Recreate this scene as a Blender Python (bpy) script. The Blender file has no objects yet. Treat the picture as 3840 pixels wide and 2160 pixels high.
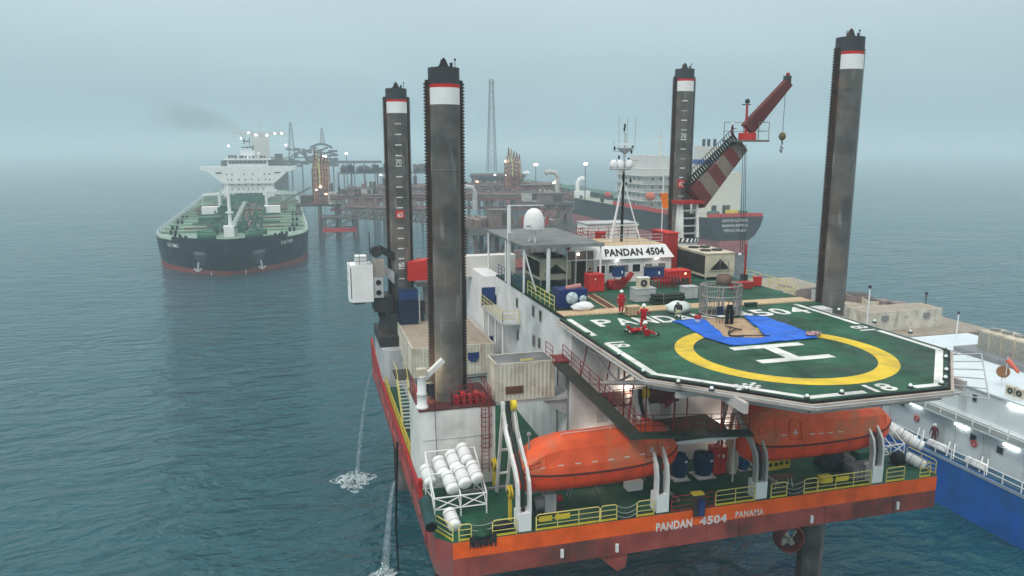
import bpy, bmesh, math, random
from mathutils import Vector, Matrix
random.seed(7)
SC = bpy.context.scene
COL = SC.collection
# ---------------------------------------------------------------- camera
FPX, YAW, PITCH, ROLL, CZ = 2823.33, -0.2694, 0.1834, 0.0006, 35.2
FW = Vector((-math.sin(YAW)*math.cos(PITCH), math.cos(YAW)*math.cos(PITCH), -math.sin(PITCH)))
RT0 = Vector((math.cos(YAW), math.sin(YAW), 0)); UP0 = RT0.cross(FW)
RT = RT0*math.cos(ROLL)+UP0*math.sin(ROLL); UP = UP0*math.cos(ROLL)-RT0*math.sin(ROLL)
cam = bpy.data.cameras.new('camera'); camo = bpy.data.objects.new('camera', cam); COL.objects.link(camo)
cam.sensor_width = 36; cam.lens = FPX/3840*36; cam.clip_start = .5; cam.clip_end = 20000
M4 = Matrix.Identity(4)
for i in range(3):
    M4[i][0] = RT[i]; M4[i][1] = UP[i]; M4[i][2] = -FW[i]
M4.translation = Vector((0, 0, CZ)); camo.matrix_world = M4
SC.camera = camo
def P(x, y, z=None, Y=None, X=None):
    """a point of the survey picture (2576 px wide) taken to its height z, its distance Y or its side X, in metres"""
    k = 3840/2576
    v = FW + RT*((x*k-1920)/FPX) + UP*((1080-y*k)/FPX)
    if z is not None: t = (z-CZ)/v.z
    elif Y is not None: t = Y/v.y
    else: t = X/v.x
    return Vector((0, 0, CZ)) + v*t
# ---------------------------------------------------------------- sky, sun, exposure
SC.view_settings.view_transform = 'Standard'; SC.view_settings.look = 'None'
SC.view_settings.exposure = 0.44; SC.view_settings.gamma = 1.0; SC.view_settings.use_curve_mapping = False
w = bpy.data.worlds.new('World'); SC.world = w; w.use_nodes = True
N = w.node_tree.nodes; L = w.node_tree.links; N.clear()
SUN_EL, SUN_AZ = math.radians(48), math.radians(-50)
out = N.new('ShaderNodeOutputWorld')
sky = N.new('ShaderNodeTexSky'); sky.sky_type = 'NISHITA'; sky.sun_disc = False
sky.sun_elevation = SUN_EL; sky.sun_rotation = math.radians(130); sky.dust_density = 6; sky.air_density = 1.0
bg1 = N.new('ShaderNodeBackground'); bg1.inputs[1].default_value = .05; L.new(sky.outputs[0], bg1.inputs[0])
tc = N.new('ShaderNodeTexCoord'); sp = N.new('ShaderNodeSeparateXYZ'); L.new(tc.outputs['Generated'], sp.inputs[0])
rp = N.new('ShaderNodeValToRGB'); L.new(sp.outputs[2], rp.inputs[0])
cr = rp.color_ramp
cr.elements[0].position = 0.0; cr.elements[0].color = (.275, .405, .455, 1)
cr.elements[1].position = 1.0; cr.elements[1].color = (1.15, 1.17, 1.17, 1)
for p_, c_ in ((.06, (.305, .43, .48, 1)), (.20, (.44, .545, .585, 1)), (.36, (.63, .70, .715, 1))):
    e = cr.elements.new(p_); e.color = c_
# soft overcast structure
nz = N.new('ShaderNodeTexNoise'); nz.inputs['Scale'].default_value = 1.6; nz.inputs['Detail'].default_value = 4
mpn = N.new('ShaderNodeMapping'); mpn.inputs['Scale'].default_value = (1, 1, 4); L.new(tc.outputs['Generated'], mpn.inputs[0]); L.new(mpn.outputs[0], nz.inputs[0])
mr = N.new('ShaderNodeMapRange'); mr.inputs[1].default_value = .3; mr.inputs[2].default_value = .7; mr.inputs[3].default_value = .89; mr.inputs[4].default_value = 1.07
L.new(nz.outputs[0], mr.inputs[0])
bg2 = N.new('ShaderNodeBackground'); L.new(rp.outputs[0], bg2.inputs[0]); L.new(mr.outputs[0], bg2.inputs[1])
mx = N.new('ShaderNodeMixShader'); mx.inputs[0].default_value = .9
L.new(bg1.outputs[0], mx.inputs[1]); L.new(bg2.outputs[0], mx.inputs[2]); L.new(mx.outputs[0], out.inputs[0])
sl = bpy.data.lights.new('sun', 'SUN'); sl.energy = 1.0; sl.angle = math.radians(14); sl.color = (1, .96, .9)
so = bpy.data.objects.new('sun', sl); COL.objects.link(so)
sd = Vector((math.cos(SUN_EL)*math.sin(SUN_AZ), -math.cos(SUN_EL)*math.cos(SUN_AZ), math.sin(SUN_EL)))  # towards the sun: behind and left of the camera
so.rotation_euler = sd.to_track_quat('Z', 'Y').to_euler()
cy = SC.cycles
cy.use_denoising = True; cy.volume_bounces = 2; cy.max_bounces = 6; cy.transparent_max_bounces = 12
cy.volume_max_steps = 64; cy.sample_clamp_indirect = 4
# ---------------------------------------------------------------- materials
MATS = {}
def mat(name, col, rough=.55, metal=0.0, var=.14, vs=.6, dirt=None, da=.45, ds=.8, streak=0.0, spec=.16, bump=0.0, bs=6.0, emit=None, es=1.0, scr=None):
    """procedural paint / steel: mottled base colour, patches of wear, vertical streaks, bump"""
    if name in MATS: return MATS[name]
    m = bpy.data.materials.new(name); m.use_nodes = True; n = m.node_tree.nodes; l = m.node_tree.links
    b = n['Principled BSDF']; b.inputs['Roughness'].default_value = rough; b.inputs['Metallic'].default_value = metal
    b.inputs['Specular IOR Level'].default_value = spec
    t = n.new('ShaderNodeTexCoord')
    def noise(scale, stretch=(1, 1, 1), det=4):
        mp = n.new('ShaderNodeMapping'); mp.inputs['Scale'].default_value = stretch; l.new(t.outputs['Object'], mp.inputs[0])
        q = n.new('ShaderNodeTexNoise'); q.inputs['Scale'].default_value = scale; q.inputs['Detail'].default_value = det; l.new(mp.outputs[0], q.inputs[0]); return q.outputs[0]
    def mrange(s, a, c, lo, hi):
        q = n.new('ShaderNodeMapRange'); l.new(s, q.inputs[0])
        for i_, v in zip((1, 2, 3, 4), (a, c, lo, hi)): q.inputs[i_].default_value = v
        return q.outputs[0]
    def mix(f, a, c, mode='MIX'):
        q = n.new('ShaderNodeMixRGB'); q.blend_type = mode
        if isinstance(f, float): q.inputs[0].default_value = f
        else: l.new(f, q.inputs[0])
        for s_, i_ in ((a, 1), (c, 2)):
            if isinstance(s_, tuple): q.inputs[i_].default_value = (*s_[:3], 1)
            else: l.new(s_, q.inputs[i_])
        return q.outputs[0]
    lo = tuple(max(0, c*(1-var)) for c in col); hi = tuple(min(1, c*(1+var)) for c in col)
    c = mix(mrange(noise(vs), .35, .65, 0, 1), lo, hi)
    if dirt:
        c = mix(mrange(noise(ds, det=7), .52, .68, 0, da), c, dirt)
        if streak: c = mix(mrange(noise(ds*1.6, (1, 1, .07), 5), .54, .7, 0, streak), c, dirt)
    if scr:
        c = mix(mrange(noise(1.3, (1, 1, .16), 8), .57, .68, 0, .6), c, scr)
        c = mix(mrange(noise(.22, (1, 1, 2.2), 3), .50, .62, 0, .35), c, (.03, .03, .03))
    l.new(c, b.inputs['Base Color'])
    l.new(mrange(noise(vs*3), .3, .7, max(.03, rough-.1), min(1, rough+.12)), b.inputs['Roughness'])
    if bump:
        bp = n.new('ShaderNodeBump'); bp.inputs['Strength'].default_value = bump; bp.inputs['Distance'].default_value = .05
        l.new(noise(bs), bp.inputs['Height']); l.new(bp.outputs[0], b.inputs['Normal'])
    if emit:
        b.inputs['Emission Color'].default_value = (*emit, 1); b.inputs['Emission Strength'].default_value = es
    MATS[name] = m; return m
RUST = (.12, .055, .03)
WHITE = mat('white_paint', (.74, .73, .70), dirt=(.33, .29, .25), da=.35, streak=.3, ds=.5)
WHITE2 = mat('clean_white_paint', (.80, .80, .79), var=.05)
CREAM = mat('cream_paint', (.60, .54, .42), dirt=(.3, .22, .15), da=.5, streak=.4)
CONT = mat('container_paint', (.60, .57, .49), dirt=(.30, .2, .13), da=.5, streak=.5, ds=.9)
RED = mat('red_paint', (.38, .025, .025), dirt=(.16, .05, .04), da=.5)
BRIGHTRED = mat('bright_red_paint', (.55, .03, .025), var=.1)
RAILRED = mat('rail_red_paint', (.24, .03, .035), dirt=(.12, .05, .04))
ORANGE = mat('orange_paint', (.90, .125, .018), dirt=(.35, .06, .03), da=.4, streak=.35, ds=.4)
LBOAT = mat('lifeboat_fibreglass', (.74, .105, .035), rough=.42, dirt=(.42, .17, .09), da=.8, ds=.45, var=.15, streak=.4)
LBHULL = mat('lifeboat_hull', (.80, .075, .025), rough=.38, dirt=(.35, .05, .03), da=.5, ds=.5, streak=.3)
HULLRED = mat('antifouling_red', (.30, .07, .058), rough=.7, dirt=(.10, .05, .045), da=.8, streak=.75, ds=.35, var=.25)
HULLSIDE = mat('weathered_side_red', (.32, .075, .07), rough=.65, dirt=(.16, .11, .11), da=.8, streak=.7, ds=.3, var=.2)
DECK = mat('green_deck', (.018, .085, .05), rough=.6, dirt=(.035, .06, .045), da=.8, ds=.25, var=.3, vs=.35)
HELI = mat('helideck_green', (.017, .082, .044), rough=.6, dirt=(.034, .058, .05), da=.9, ds=.2, var=.5, vs=.3, scr=(.07, .145, .095))
TAN = mat('tan_plate', (.55, .40, .24), dirt=(.35, .25, .16), var=.1)
DARK = mat('dark_steel', (.035, .036, .038), rough=.55, dirt=(.10, .06, .045), da=.5)
BLACK = mat('black_rubber', (.012, .013, .014), rough=.6)
GREY = mat('grey_steel', (.24, .24, .24), rough=.5, dirt=(.14, .11, .09), da=.6)
LGREY = mat('light_grey_paint', (.45, .46, .47), dirt=(.28, .26, .25), da=.4, streak=.3)
LEGP = mat('leg_paint', (.118, .114, .108), rough=.5, dirt=(.20, .155, .125), da=.6, streak=.6, ds=.55, var=.25, scr=(.34, .33, .32))
LEGTOP = mat('leg_top_paint', (.05, .055, .06), rough=.5, var=.15)
RACK = mat('rack_steel', (.05, .036, .032), rough=.6, dirt=RUST, da=.8, ds=1.5)
YEL = mat('yellow_paint', (.66, .50, .04), dirt=(.35, .25, .06), da=.4)
YELL = mat('pale_yellow_paint', (.66, .58, .18), var=.1)
CIRC = mat('circle_yellow', (.68, .48, .035), rough=.6, dirt=(.42, .31, .06), da=.7, ds=.7)
MARK = mat('marking_white', (.70, .70, .67), dirt=(.30, .34, .30), da=.7, ds=1.1)
BLUE = mat('blue_paint', (.02, .045, .16), dirt=(.03, .05, .1), da=.4)
NAVY = mat('navy_paint', (.016, .028, .06), var=.2)
TARP = mat('blue_tarpaulin', (.015, .13, .62), rough=.5, bump=.8, bs=1.6, dirt=(.012, .09, .42), da=.8, ds=.8)
GLASS = mat('dark_glass', (.015, .018, .02), rough=.08, spec=.6, var=.3)
GRATE = mat('olive_grating', (.055, .055, .045), rough=.7, bump=.5, bs=20)
WOOD = mat('plywood', (.42, .29, .18), var=.2, vs=2, dirt=(.3, .2, .12))
SKIN = mat('skin', (.36, .2, .14), var=.05)
SUIT = mat('red_coverall', (.42, .010, .018), rough=.85, var=.25, vs=4)
HIVIS = mat('reflective_tape', (.6, .6, .56), var=.05)
LAMP = mat('lamp_warm', (1, .9, .75), emit=(1, .86, .62), es=14)
LAMPW = mat('lamp_white', (1, 1, 1), emit=(1, .98, .94), es=10)
LAMPO = mat('lamp_orange', (1, .8, .5), emit=(1, .62, .30), es=5)
# ---------------------------------------------------------------- mesh helper
class MB:
    def __init__(s): s.v = []; s.f = []; s.m = []; s.sm = []
    def add(s, vs, fs, mi=0, smooth=False):
        o = len(s.v); s.v += [tuple(p) for p in vs]; s.f += [tuple(i+o for i in f) for f in fs]; s.m += [mi]*len(fs); s.sm += [smooth]*len(fs); return s
    def box(s, x0, x1, y0, y1, z0, z1, mi=0):
        vs = [(x, y, z) for z in (z0, z1) for y in (y0, y1) for x in (x0, x1)]
        return s.add(vs, [(0, 2, 3, 1), (4, 5, 7, 6), (0, 1, 5, 4), (2, 6, 7, 3), (0, 4, 6, 2), (1, 3, 7, 5)], mi)
    def obox(s, c, ax, ay, az, mi=0):
        """box at c with half-axis vectors"""
        c = Vector(c); ax = Vector(ax); ay = Vector(ay); az = Vector(az)
        vs = [c+ax*i+ay*j+az*k for k in (-1, 1) for j in (-1, 1) for i in (-1, 1)]
        return s.add(vs, [(0, 2, 3, 1), (4, 5, 7, 6), (0, 1, 5, 4), (2, 6, 7, 3), (0, 4, 6, 2), (1, 3, 7, 5)], mi)
    def beam(s, a, b, w=.1, h=None, mi=0):
        a = Vector(a); b = Vector(b); d = b-a
        if d.length < 1e-6: return s
        h = h or w; u = d.normalized(); side = u.cross(Vector((0, 0, 1)))
        side = side.normalized() if side.length > 1e-3 else Vector((1, 0, 0)); up = side.cross(u)
        return s.obox((a+b)/2, d/2, side*w/2, up*h/2, mi)
    def cyl(s, a, b, r0, r1=None, n=12, mi=0, smooth=True, caps=True):
        a = Vector(a); b = Vector(b); r1 = r0 if r1 is None else r1; u = (b-a).normalized()
        q = Vector((0, 0, 1)) if abs(u.z) < .9 else Vector((1, 0, 0)); e = u.cross(q).normalized(); g = u.cross(e)
        vs = []
        for c, r in ((a, r0), (b, r1)):
            for i in range(n):
                t = 2*math.pi*i/n; vs.append(c+e*(r*math.cos(t))+g*(r*math.sin(t)))
        s.add(vs, [(i, n+i, n+(i+1) % n, (i+1) % n) for i in range(n)], mi, smooth)
        if caps:
            s.add(vs[:n], [tuple(range(n))], mi); s.add(vs[n:], [tuple(reversed(range(n)))], mi)
        return s
    def tube(s, pts, r=.04, n=6, mi=0, closed=False):
        pts = [Vector(p) for p in pts]; k = len(pts); vs = []
        for i, p in enumerate(pts):
            a = pts[i-1] if (i or closed) else p; b = pts[(i+1) % k] if (i < k-1 or closed) else p
            u = (b-a).normalized(); q = Vector((0, 0, 1)) if abs(u.z) < .95 else Vector((1, 0, 0)); e = u.cross(q).normalized(); g = u.cross(e)
            vs += [p+e*(r*math.cos(2*math.pi*j/n))+g*(r*math.sin(2*math.pi*j/n)) for j in range(n)]
        fs = [(i*n+j, ((i+1) % k)*n+j, ((i+1) % k)*n+(j+1) % n, i*n+(j+1) % n) for i in range(k if closed else k-1) for j in range(n)]
        s.add(vs, fs, mi, True)
        if not closed: s.add(vs[:n], [tuple(range(n))], mi); s.add(vs[-n:], [tuple(reversed(range(n)))], mi)
        return s
    def prism(s, pts, off, mi=0, smooth=False):
        """flat polygon pts (3-D) extruded by vector off"""
        k = len(pts); o = Vector(off); a = [Vector(p) for p in pts]; vs = a+[p+o for p in a]
        return s.add(vs, [tuple(reversed(range(k))), tuple(range(k, 2*k))]+[(i, (i+1) % k, k+(i+1) % k, k+i) for i in range(k)], mi, smooth)
    def lathe(s, prof, c=(0, 0, 0), n=20, mi=0, axis=2, smooth=True):
        c = Vector(c); vs = []
        for r, h in prof:
            for i in range(n):
                t = 2*math.pi*i/n; q = (r*math.cos(t), r*math.sin(t), h)
                q = q if axis == 2 else ((h, q[0], q[1]) if axis == 0 else (q[0], h, q[1])); vs.append(c+Vector(q))
        return s.add(vs, [(j*n+i, j*n+(i+1) % n, (j+1)*n+(i+1) % n, (j+1)*n+i) for j in range(len(prof)-1) for i in range(n)], mi, smooth)
    def ball(s, c, r, n=12, mi=0, sc=(1, 1, 1)):
        k = n//2; prof = [(r*math.sin(math.pi*j/k), -r*math.cos(math.pi*j/k)) for j in range(k+1)]
        t = MB().lathe(prof, (0, 0, 0), n); c = Vector(c)
        return s.add([(c.x+x*sc[0], c.y+y*sc[1], c.z+z*sc[2]) for x, y, z in t.v], t.f, mi, True)
    def loft(s, rings, mi=0, smooth=True, closed=True, caps=True):
        n = len(rings[0]); vs = [p for r in rings for p in r]; e = n if closed else n-1
        s.add(vs, [(j*n+i, j*n+(i+1) % n, (j+1)*n+(i+1) % n, (j+1)*n+i) for j in range(len(rings)-1) for i in range(e)], mi, smooth)
        if caps and closed: s.add(rings[0], [tuple(reversed(range(n)))], mi); s.add(rings[-1], [tuple(range(n))], mi)
        return s
    def xf(s, M):
        s.v = [tuple(M @ Vector(p)) for p in s.v]; return s
    def build(s, name, mats, parent=None, recalc=True, w=False):
        """link as ONE object; w=True: the coordinates are world ones and are brought into the parent's frame"""
        me = bpy.data.meshes.new(name); o = parent; base = Vector((0, 0, 0))
        if w:
            while o: base += o.location; o = o.parent
            s.v = [(x-base.x, y-base.y, z-base.z) for x, y, z in s.v]
        me.from_pydata(s.v, [], s.f)
        ms = mats if isinstance(mats, (list, tuple)) else [mats]
        for m_ in ms: me.materials.append(m_)
        me.polygons.foreach_set('material_index', s.m); me.polygons.foreach_set('use_smooth', s.sm)
        if recalc:
            b = bmesh.new(); b.from_mesh(me); bmesh.ops.recalc_face_normals(b, faces=b.faces); b.to_mesh(me); b.free()
        me.update()
        ob = bpy.data.objects.new(name, me); COL.objects.link(ob)
        if parent: ob.parent = parent
        return ob
def tag(o, label=None, cat=None, group=None, kind=None):
    for k, v in (('label', label), ('category', cat), ('group', group), ('kind', kind)):
        if v: o[k] = v
    return o
def thing(name, label, cat, loc=(0, 0, 0), rz=0.0, group=None):
    o = bpy.data.objects.new(name, None); COL.objects.link(o); o.empty_display_size = .2
    o.location = loc; o.rotation_euler = (0, 0, rz); return tag(o, label, cat, group)
def copy_tree(o, loc=None, rz=None, label=None, parent=None):
    c = o.copy(); COL.objects.link(c); c.parent = parent
    if loc is not None: c.location = loc
    if rz is not None: c.rotation_euler = (0, 0, rz)
    if label: c['label'] = label
    for ch in list(o.children): copy_tree(ch, parent=c)
    return c
def lettering(txt, fn, spacing=1.0, bold=.022):
    """text as flat faces; fn(u, v) maps the unit-height text (u in 0..1 across, v in 0..1 up) into the scene"""
    cu = bpy.data.curves.new('lettering', 'FONT'); cu.body = txt; cu.space_character = spacing; cu.resolution_u = 3; cu.offset = bold
    to = bpy.data.objects.new('lettering', cu); COL.objects.link(to)
    me = bpy.data.meshes.new_from_object(to.evaluated_get(bpy.context.evaluated_depsgraph_get()))
    vs = [v.co.copy() for v in me.vertices]; fs = [tuple(p.vertices) for p in me.polygons]
    bpy.data.objects.remove(to); bpy.data.curves.remove(cu); bpy.data.meshes.remove(me)
    if not vs: return MB()
    x0 = min(v.x for v in vs); x1 = max(v.x for v in vs); y0 = min(v.y for v in vs); y1 = max(v.y for v in vs)
    return MB().add([fn((v.x-x0)/(x1-x0), (v.y-y0)/(y1-y0)) for v in vs], fs)
def quad(o, du, dv):
    o = Vector(o); du = Vector(du); dv = Vector(dv); return lambda u, v: o+du*u+dv*v
DZ, HZ = 12.62, 23.5     # main deck, helideck
# ================================================================= SETTING: sea
def sea():
    m = bpy.data.materials.new('sea_water'); m.use_nodes = True; n = m.node_tree.nodes; l = m.node_tree.links
    b = n['Principled BSDF']; b.inputs['IOR'].default_value = 1.33; b.inputs['Roughness'].default_value = .09
    t = n.new('ShaderNodeTexCoord')
    def ns(scale, st, det, rot=0.0, dist=.6):
        mp = n.new('ShaderNodeMapping'); mp.inputs['Scale'].default_value = st; mp.inputs['Rotation'].default_value = (0, 0, rot); l.new(t.outputs['Object'], mp.inputs[0])
        q = n.new('ShaderNodeTexNoise'); q.inputs['Scale'].default_value = scale; q.inputs['Detail'].default_value = det; q.inputs['Distortion'].default_value = dist
        l.new(mp.outputs[0], q.inputs[0]); return q.outputs[0]
    big = ns(.035, (1, 1.8, 1), 3, .5); mid = ns(.20, (1, 2.2, 1), 5, .35, 1.0); sml = ns(1.1, (1, 1.8, 1), 4, .2, .5)
    def ma(op, a, bb, v=None):
        q = n.new('ShaderNodeMath'); q.operation = op; l.new(a, q.inputs[0])
        if v is None: l.new(bb, q.inputs[1])
        else: q.inputs[1].default_value = v
        return q.outputs[0]
    mid2 = ns(.085, (1, 2.4, 1), 3, .42, 1.4); patch = ns(.009, (1, 2.0, 1), 2, .3)
    gust = n.new('ShaderNodeMapRange'); gust.inputs[1].default_value = .35; gust.inputs[2].default_value = .65; gust.inputs[3].default_value = .55; gust.inputs[4].default_value = 1.25; l.new(patch, gust.inputs[0])
    h = ma('ADD', ma('ADD', ma('ADD', ma('MULTIPLY', big, None, 2.2), ma('MULTIPLY', mid2, None, 2.6)), ma('MULTIPLY', ma('MULTIPLY', mid, None, 1.9), gust.outputs[0])), ma('MULTIPLY', ma('MULTIPLY', sml, None, .34), gust.outputs[0]))
    bp = n.new('ShaderNodeBump'); bp.inputs['Strength'].default_value = 1.0; bp.inputs['Distance'].default_value = .85
    l.new(h, bp.inputs['Height']); l.new(bp.outputs[0], b.inputs['Normal'])
    mx_ = n.new('ShaderNodeMixRGB'); mx_.inputs[1].default_value = (.003, .048, .067, 1); mx_.inputs[2].default_value = (.008, .080, .104, 1)
    l.new(gust.outputs[0], mx_.inputs[0]); l.new(mx_.outputs[0], b.inputs['Base Color'])
    k = 64; R_ = 9000
    vs = [(0, 0, 0)]+[(R_*math.cos(2*math.pi*i/k), R_*math.sin(2*math.pi*i/k), 0) for i in range(k)]
    o = MB().add(vs, [(0, 1+i, 1+(i+1) % k) for i in range(k)]).build('water', m); tag(o, kind='structure', label='teal grey rippled sea around the vessels')
sea()
# ================================================================= JACK-UP BARGE
XL, XR, YS, ZB = 6.52, 42.16, 39.78, 10.3
YB, YBM = 82.5, 90.0
barge = thing('jackup_barge', 'red and orange jack-up barge hull lifted above the sea on four legs, green deck', 'barge', (24, 62, ZB))
ch = .9
outl = [(XL+ch, YS), (XR-.25, YS), (XR, YS+.25), (XR, YB), (XR-6, YBM), (XL+6, YBM), (XL, YB), (XL, YS+ch)]
hb = MB(); zs = (ZB, 11.58, DZ)
for j in range(2):
    for i in range(len(outl)):
        a, b = outl[i], outl[(i+1) % len(outl)]
        stern = i in (0, 1); orange = j == 1 and i in (0, 1)
        mi = 1 if orange else (0 if stern else 2)
        hb.add([(a[0], a[1], zs[j]), (b[0], b[1], zs[j]), (b[0], b[1], zs[j+1]), (a[0], a[1], zs[j+1])], [(0, 1, 2, 3)], mi)
hb.add([(x, y, ZB) for x, y in outl], [tuple(range(len(outl)))], 0)
hb.add([(x, y, DZ) for x, y in outl], [tuple(range(len(outl)))], 3)
hull = hb.build('hull', [HULLRED, ORANGE, HULLSIDE, DECK], barge, w=True)
# port bulwark: red sheer strake rising to the bow
bw = MB(); n_ = 14; prof = []
for i in range(n_+1):
    y = 44+(YB-44)*i/n_; h = .22+max(0, (y-66)/(YB-66))**1.6*1.7 if y > 66 else .22
    prof.append((y, h))
for (y0, h0), (y1, h1) in zip(prof, prof[1:]):
    vs = [(XL-.03, y0, DZ-.35), (XL-.03, y1, DZ-.35), (XL-.03, y1, DZ+h1), (XL-.03, y0, DZ+h0), (XL+.14, y0, DZ-.35), (XL+.14, y1, DZ-.35), (XL+.14, y1, DZ+h1), (XL+.14, y0, DZ+h0)]
    bw.add(vs, [(0, 1, 2, 3), (4, 7, 6, 5), (3, 2, 6, 7), (0, 4, 5, 1)])
bw.build('bulwark', RED, barge, w=True)
fd = MB()
for z in (11.35, ): fd.box(XL-.12, XL, 46, 80, z-.12, z+.12)
for y in (44, 50, 56, 62, 68, 74): fd.box(XL-.1, XL-.002, y-.12, y+.12, ZB+.1, DZ-.4)
fd.build('side_fender', HULLSIDE, barge, w=True)
# deck pads and pipes, hatch coamings
dk = MB()
for (x0, x1, y0, y1) in ((12.5, 16.8, 45.8, 46.0), (13, 22, 44.6, 44.75), (26, 36, 45.2, 45.4), (22.5, 22.65, 41, 46.5), (30.2, 30.4, 41.5, 46), (8.2, 13.2, 45.9, 46.1)):
    dk.box(x0, x1, y0, y1, DZ+.01, DZ+.16)
dk.build('deck_pipe', GREY, barge, w=True)
# stern lettering
def on_stern(px0, py0, px1, py1, hgt):
    a = P(px0, py0, Y=YS-.012); b = P(px1, py1, Y=YS-.012); d = b-a; d.y = 0; return quad(a, d, (0, 0, hgt))
lettering('PANDAN', on_stern(1650, 1338, 1741, 1325, .58), 1.05, .035).build('stern_name', MARK, barge, w=True)
lettering('4504', on_stern(1760, 1322, 1828, 1313, .58), 1.05, .035).build('stern_number', MARK, barge, w=True)
lettering('PANAMA', on_stern(1850, 1303, 1921, 1294, .44), 1.1, .012).build('stern_port_name', MARK, barge, w=True)
# underwater gear
sk = MB(); c = P(1545, 1412, Y=40.2)
sk.prism([(c.x-1.2, 39.9, ZB), (c.x+.75, 39.9, ZB), (c.x+.65, 39.9, ZB-1.0), (c.x+.1, 39.9, ZB-1.2)], (0, 2.6, 0))
sk.build('skeg', HULLRED, barge, w=True)
def thruster(c, r):
    nz_ = MB(); nz_.lathe([(r, -.5), (r*1.1, -.5), (r*1.18, 0), (r*1.08, .55), (r*.96, .55), (r, -.5)], c, 28, axis=1)
    nz_.cyl(c+Vector((0, .2, r)), (c.x, c.y+.2, ZB+.1), .4, .5, 14)
    noz = nz_.build('thruster_nozzle', HULLRED, barge, w=True)
    pr = MB(); pr.cyl(c+Vector((0, -.35, 0)), c+Vector((0, .3, 0)), .12, .2, 12)
    for k in range(4):
        t = k*math.pi/2+.35; e = Vector((math.cos(t), 0, math.sin(t))); g = Vector((-math.sin(t), 0, math.cos(t)))
        pts = []
        for q in range(9):
            a_ = q/8*math.pi; pts.append(c+e*(r*(.16+.72*math.sin(a_*.5)))+g*(r*.36*math.sin(a_)*1.0)+Vector((0, -.22+.3*q/8, 0)))
        pts += [c+e*(r*.5)-g*(r*.16)+Vector((0, .1, 0))]
        pr.prism(pts, (0, .05, 0))
    pr.build('propeller', mat('propeller_bronze', (.5, .47, .38), rough=.4), barge, w=True)
thruster(P(1984, 1352, Y=46.5), .98)
for i, (x, y) in enumerate(((1413, 1391), (1551, 1377), (2040, 1305), (2256, 1271))):
    c = P(x, y, Y=YS); MB().box(c.x-.09, c.x+.09, YS-.14, YS-.003, c.z-.26, c.z+.26).build('tail_light', WHITE2, barge, w=True)
for x in (8.3, 14.6, 18.2, 24.0, 26.4, 32.9, 38.4):
    MB().box(x-.03, x+.03, YS-.05, YS-.002, ZB+.05, 11.5).build('hull_rib', HULLRED, barge, w=True)
# draft pipe down port corner
MB().tube([P(1000, 1112, X=XL-.25), P(998, 1200, X=XL-.25), P(996, 1320, X=XL-.25), P(1003, 1449, X=XL-.25)], .09).build('drain_hose', BLACK, barge, w=True)
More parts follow.
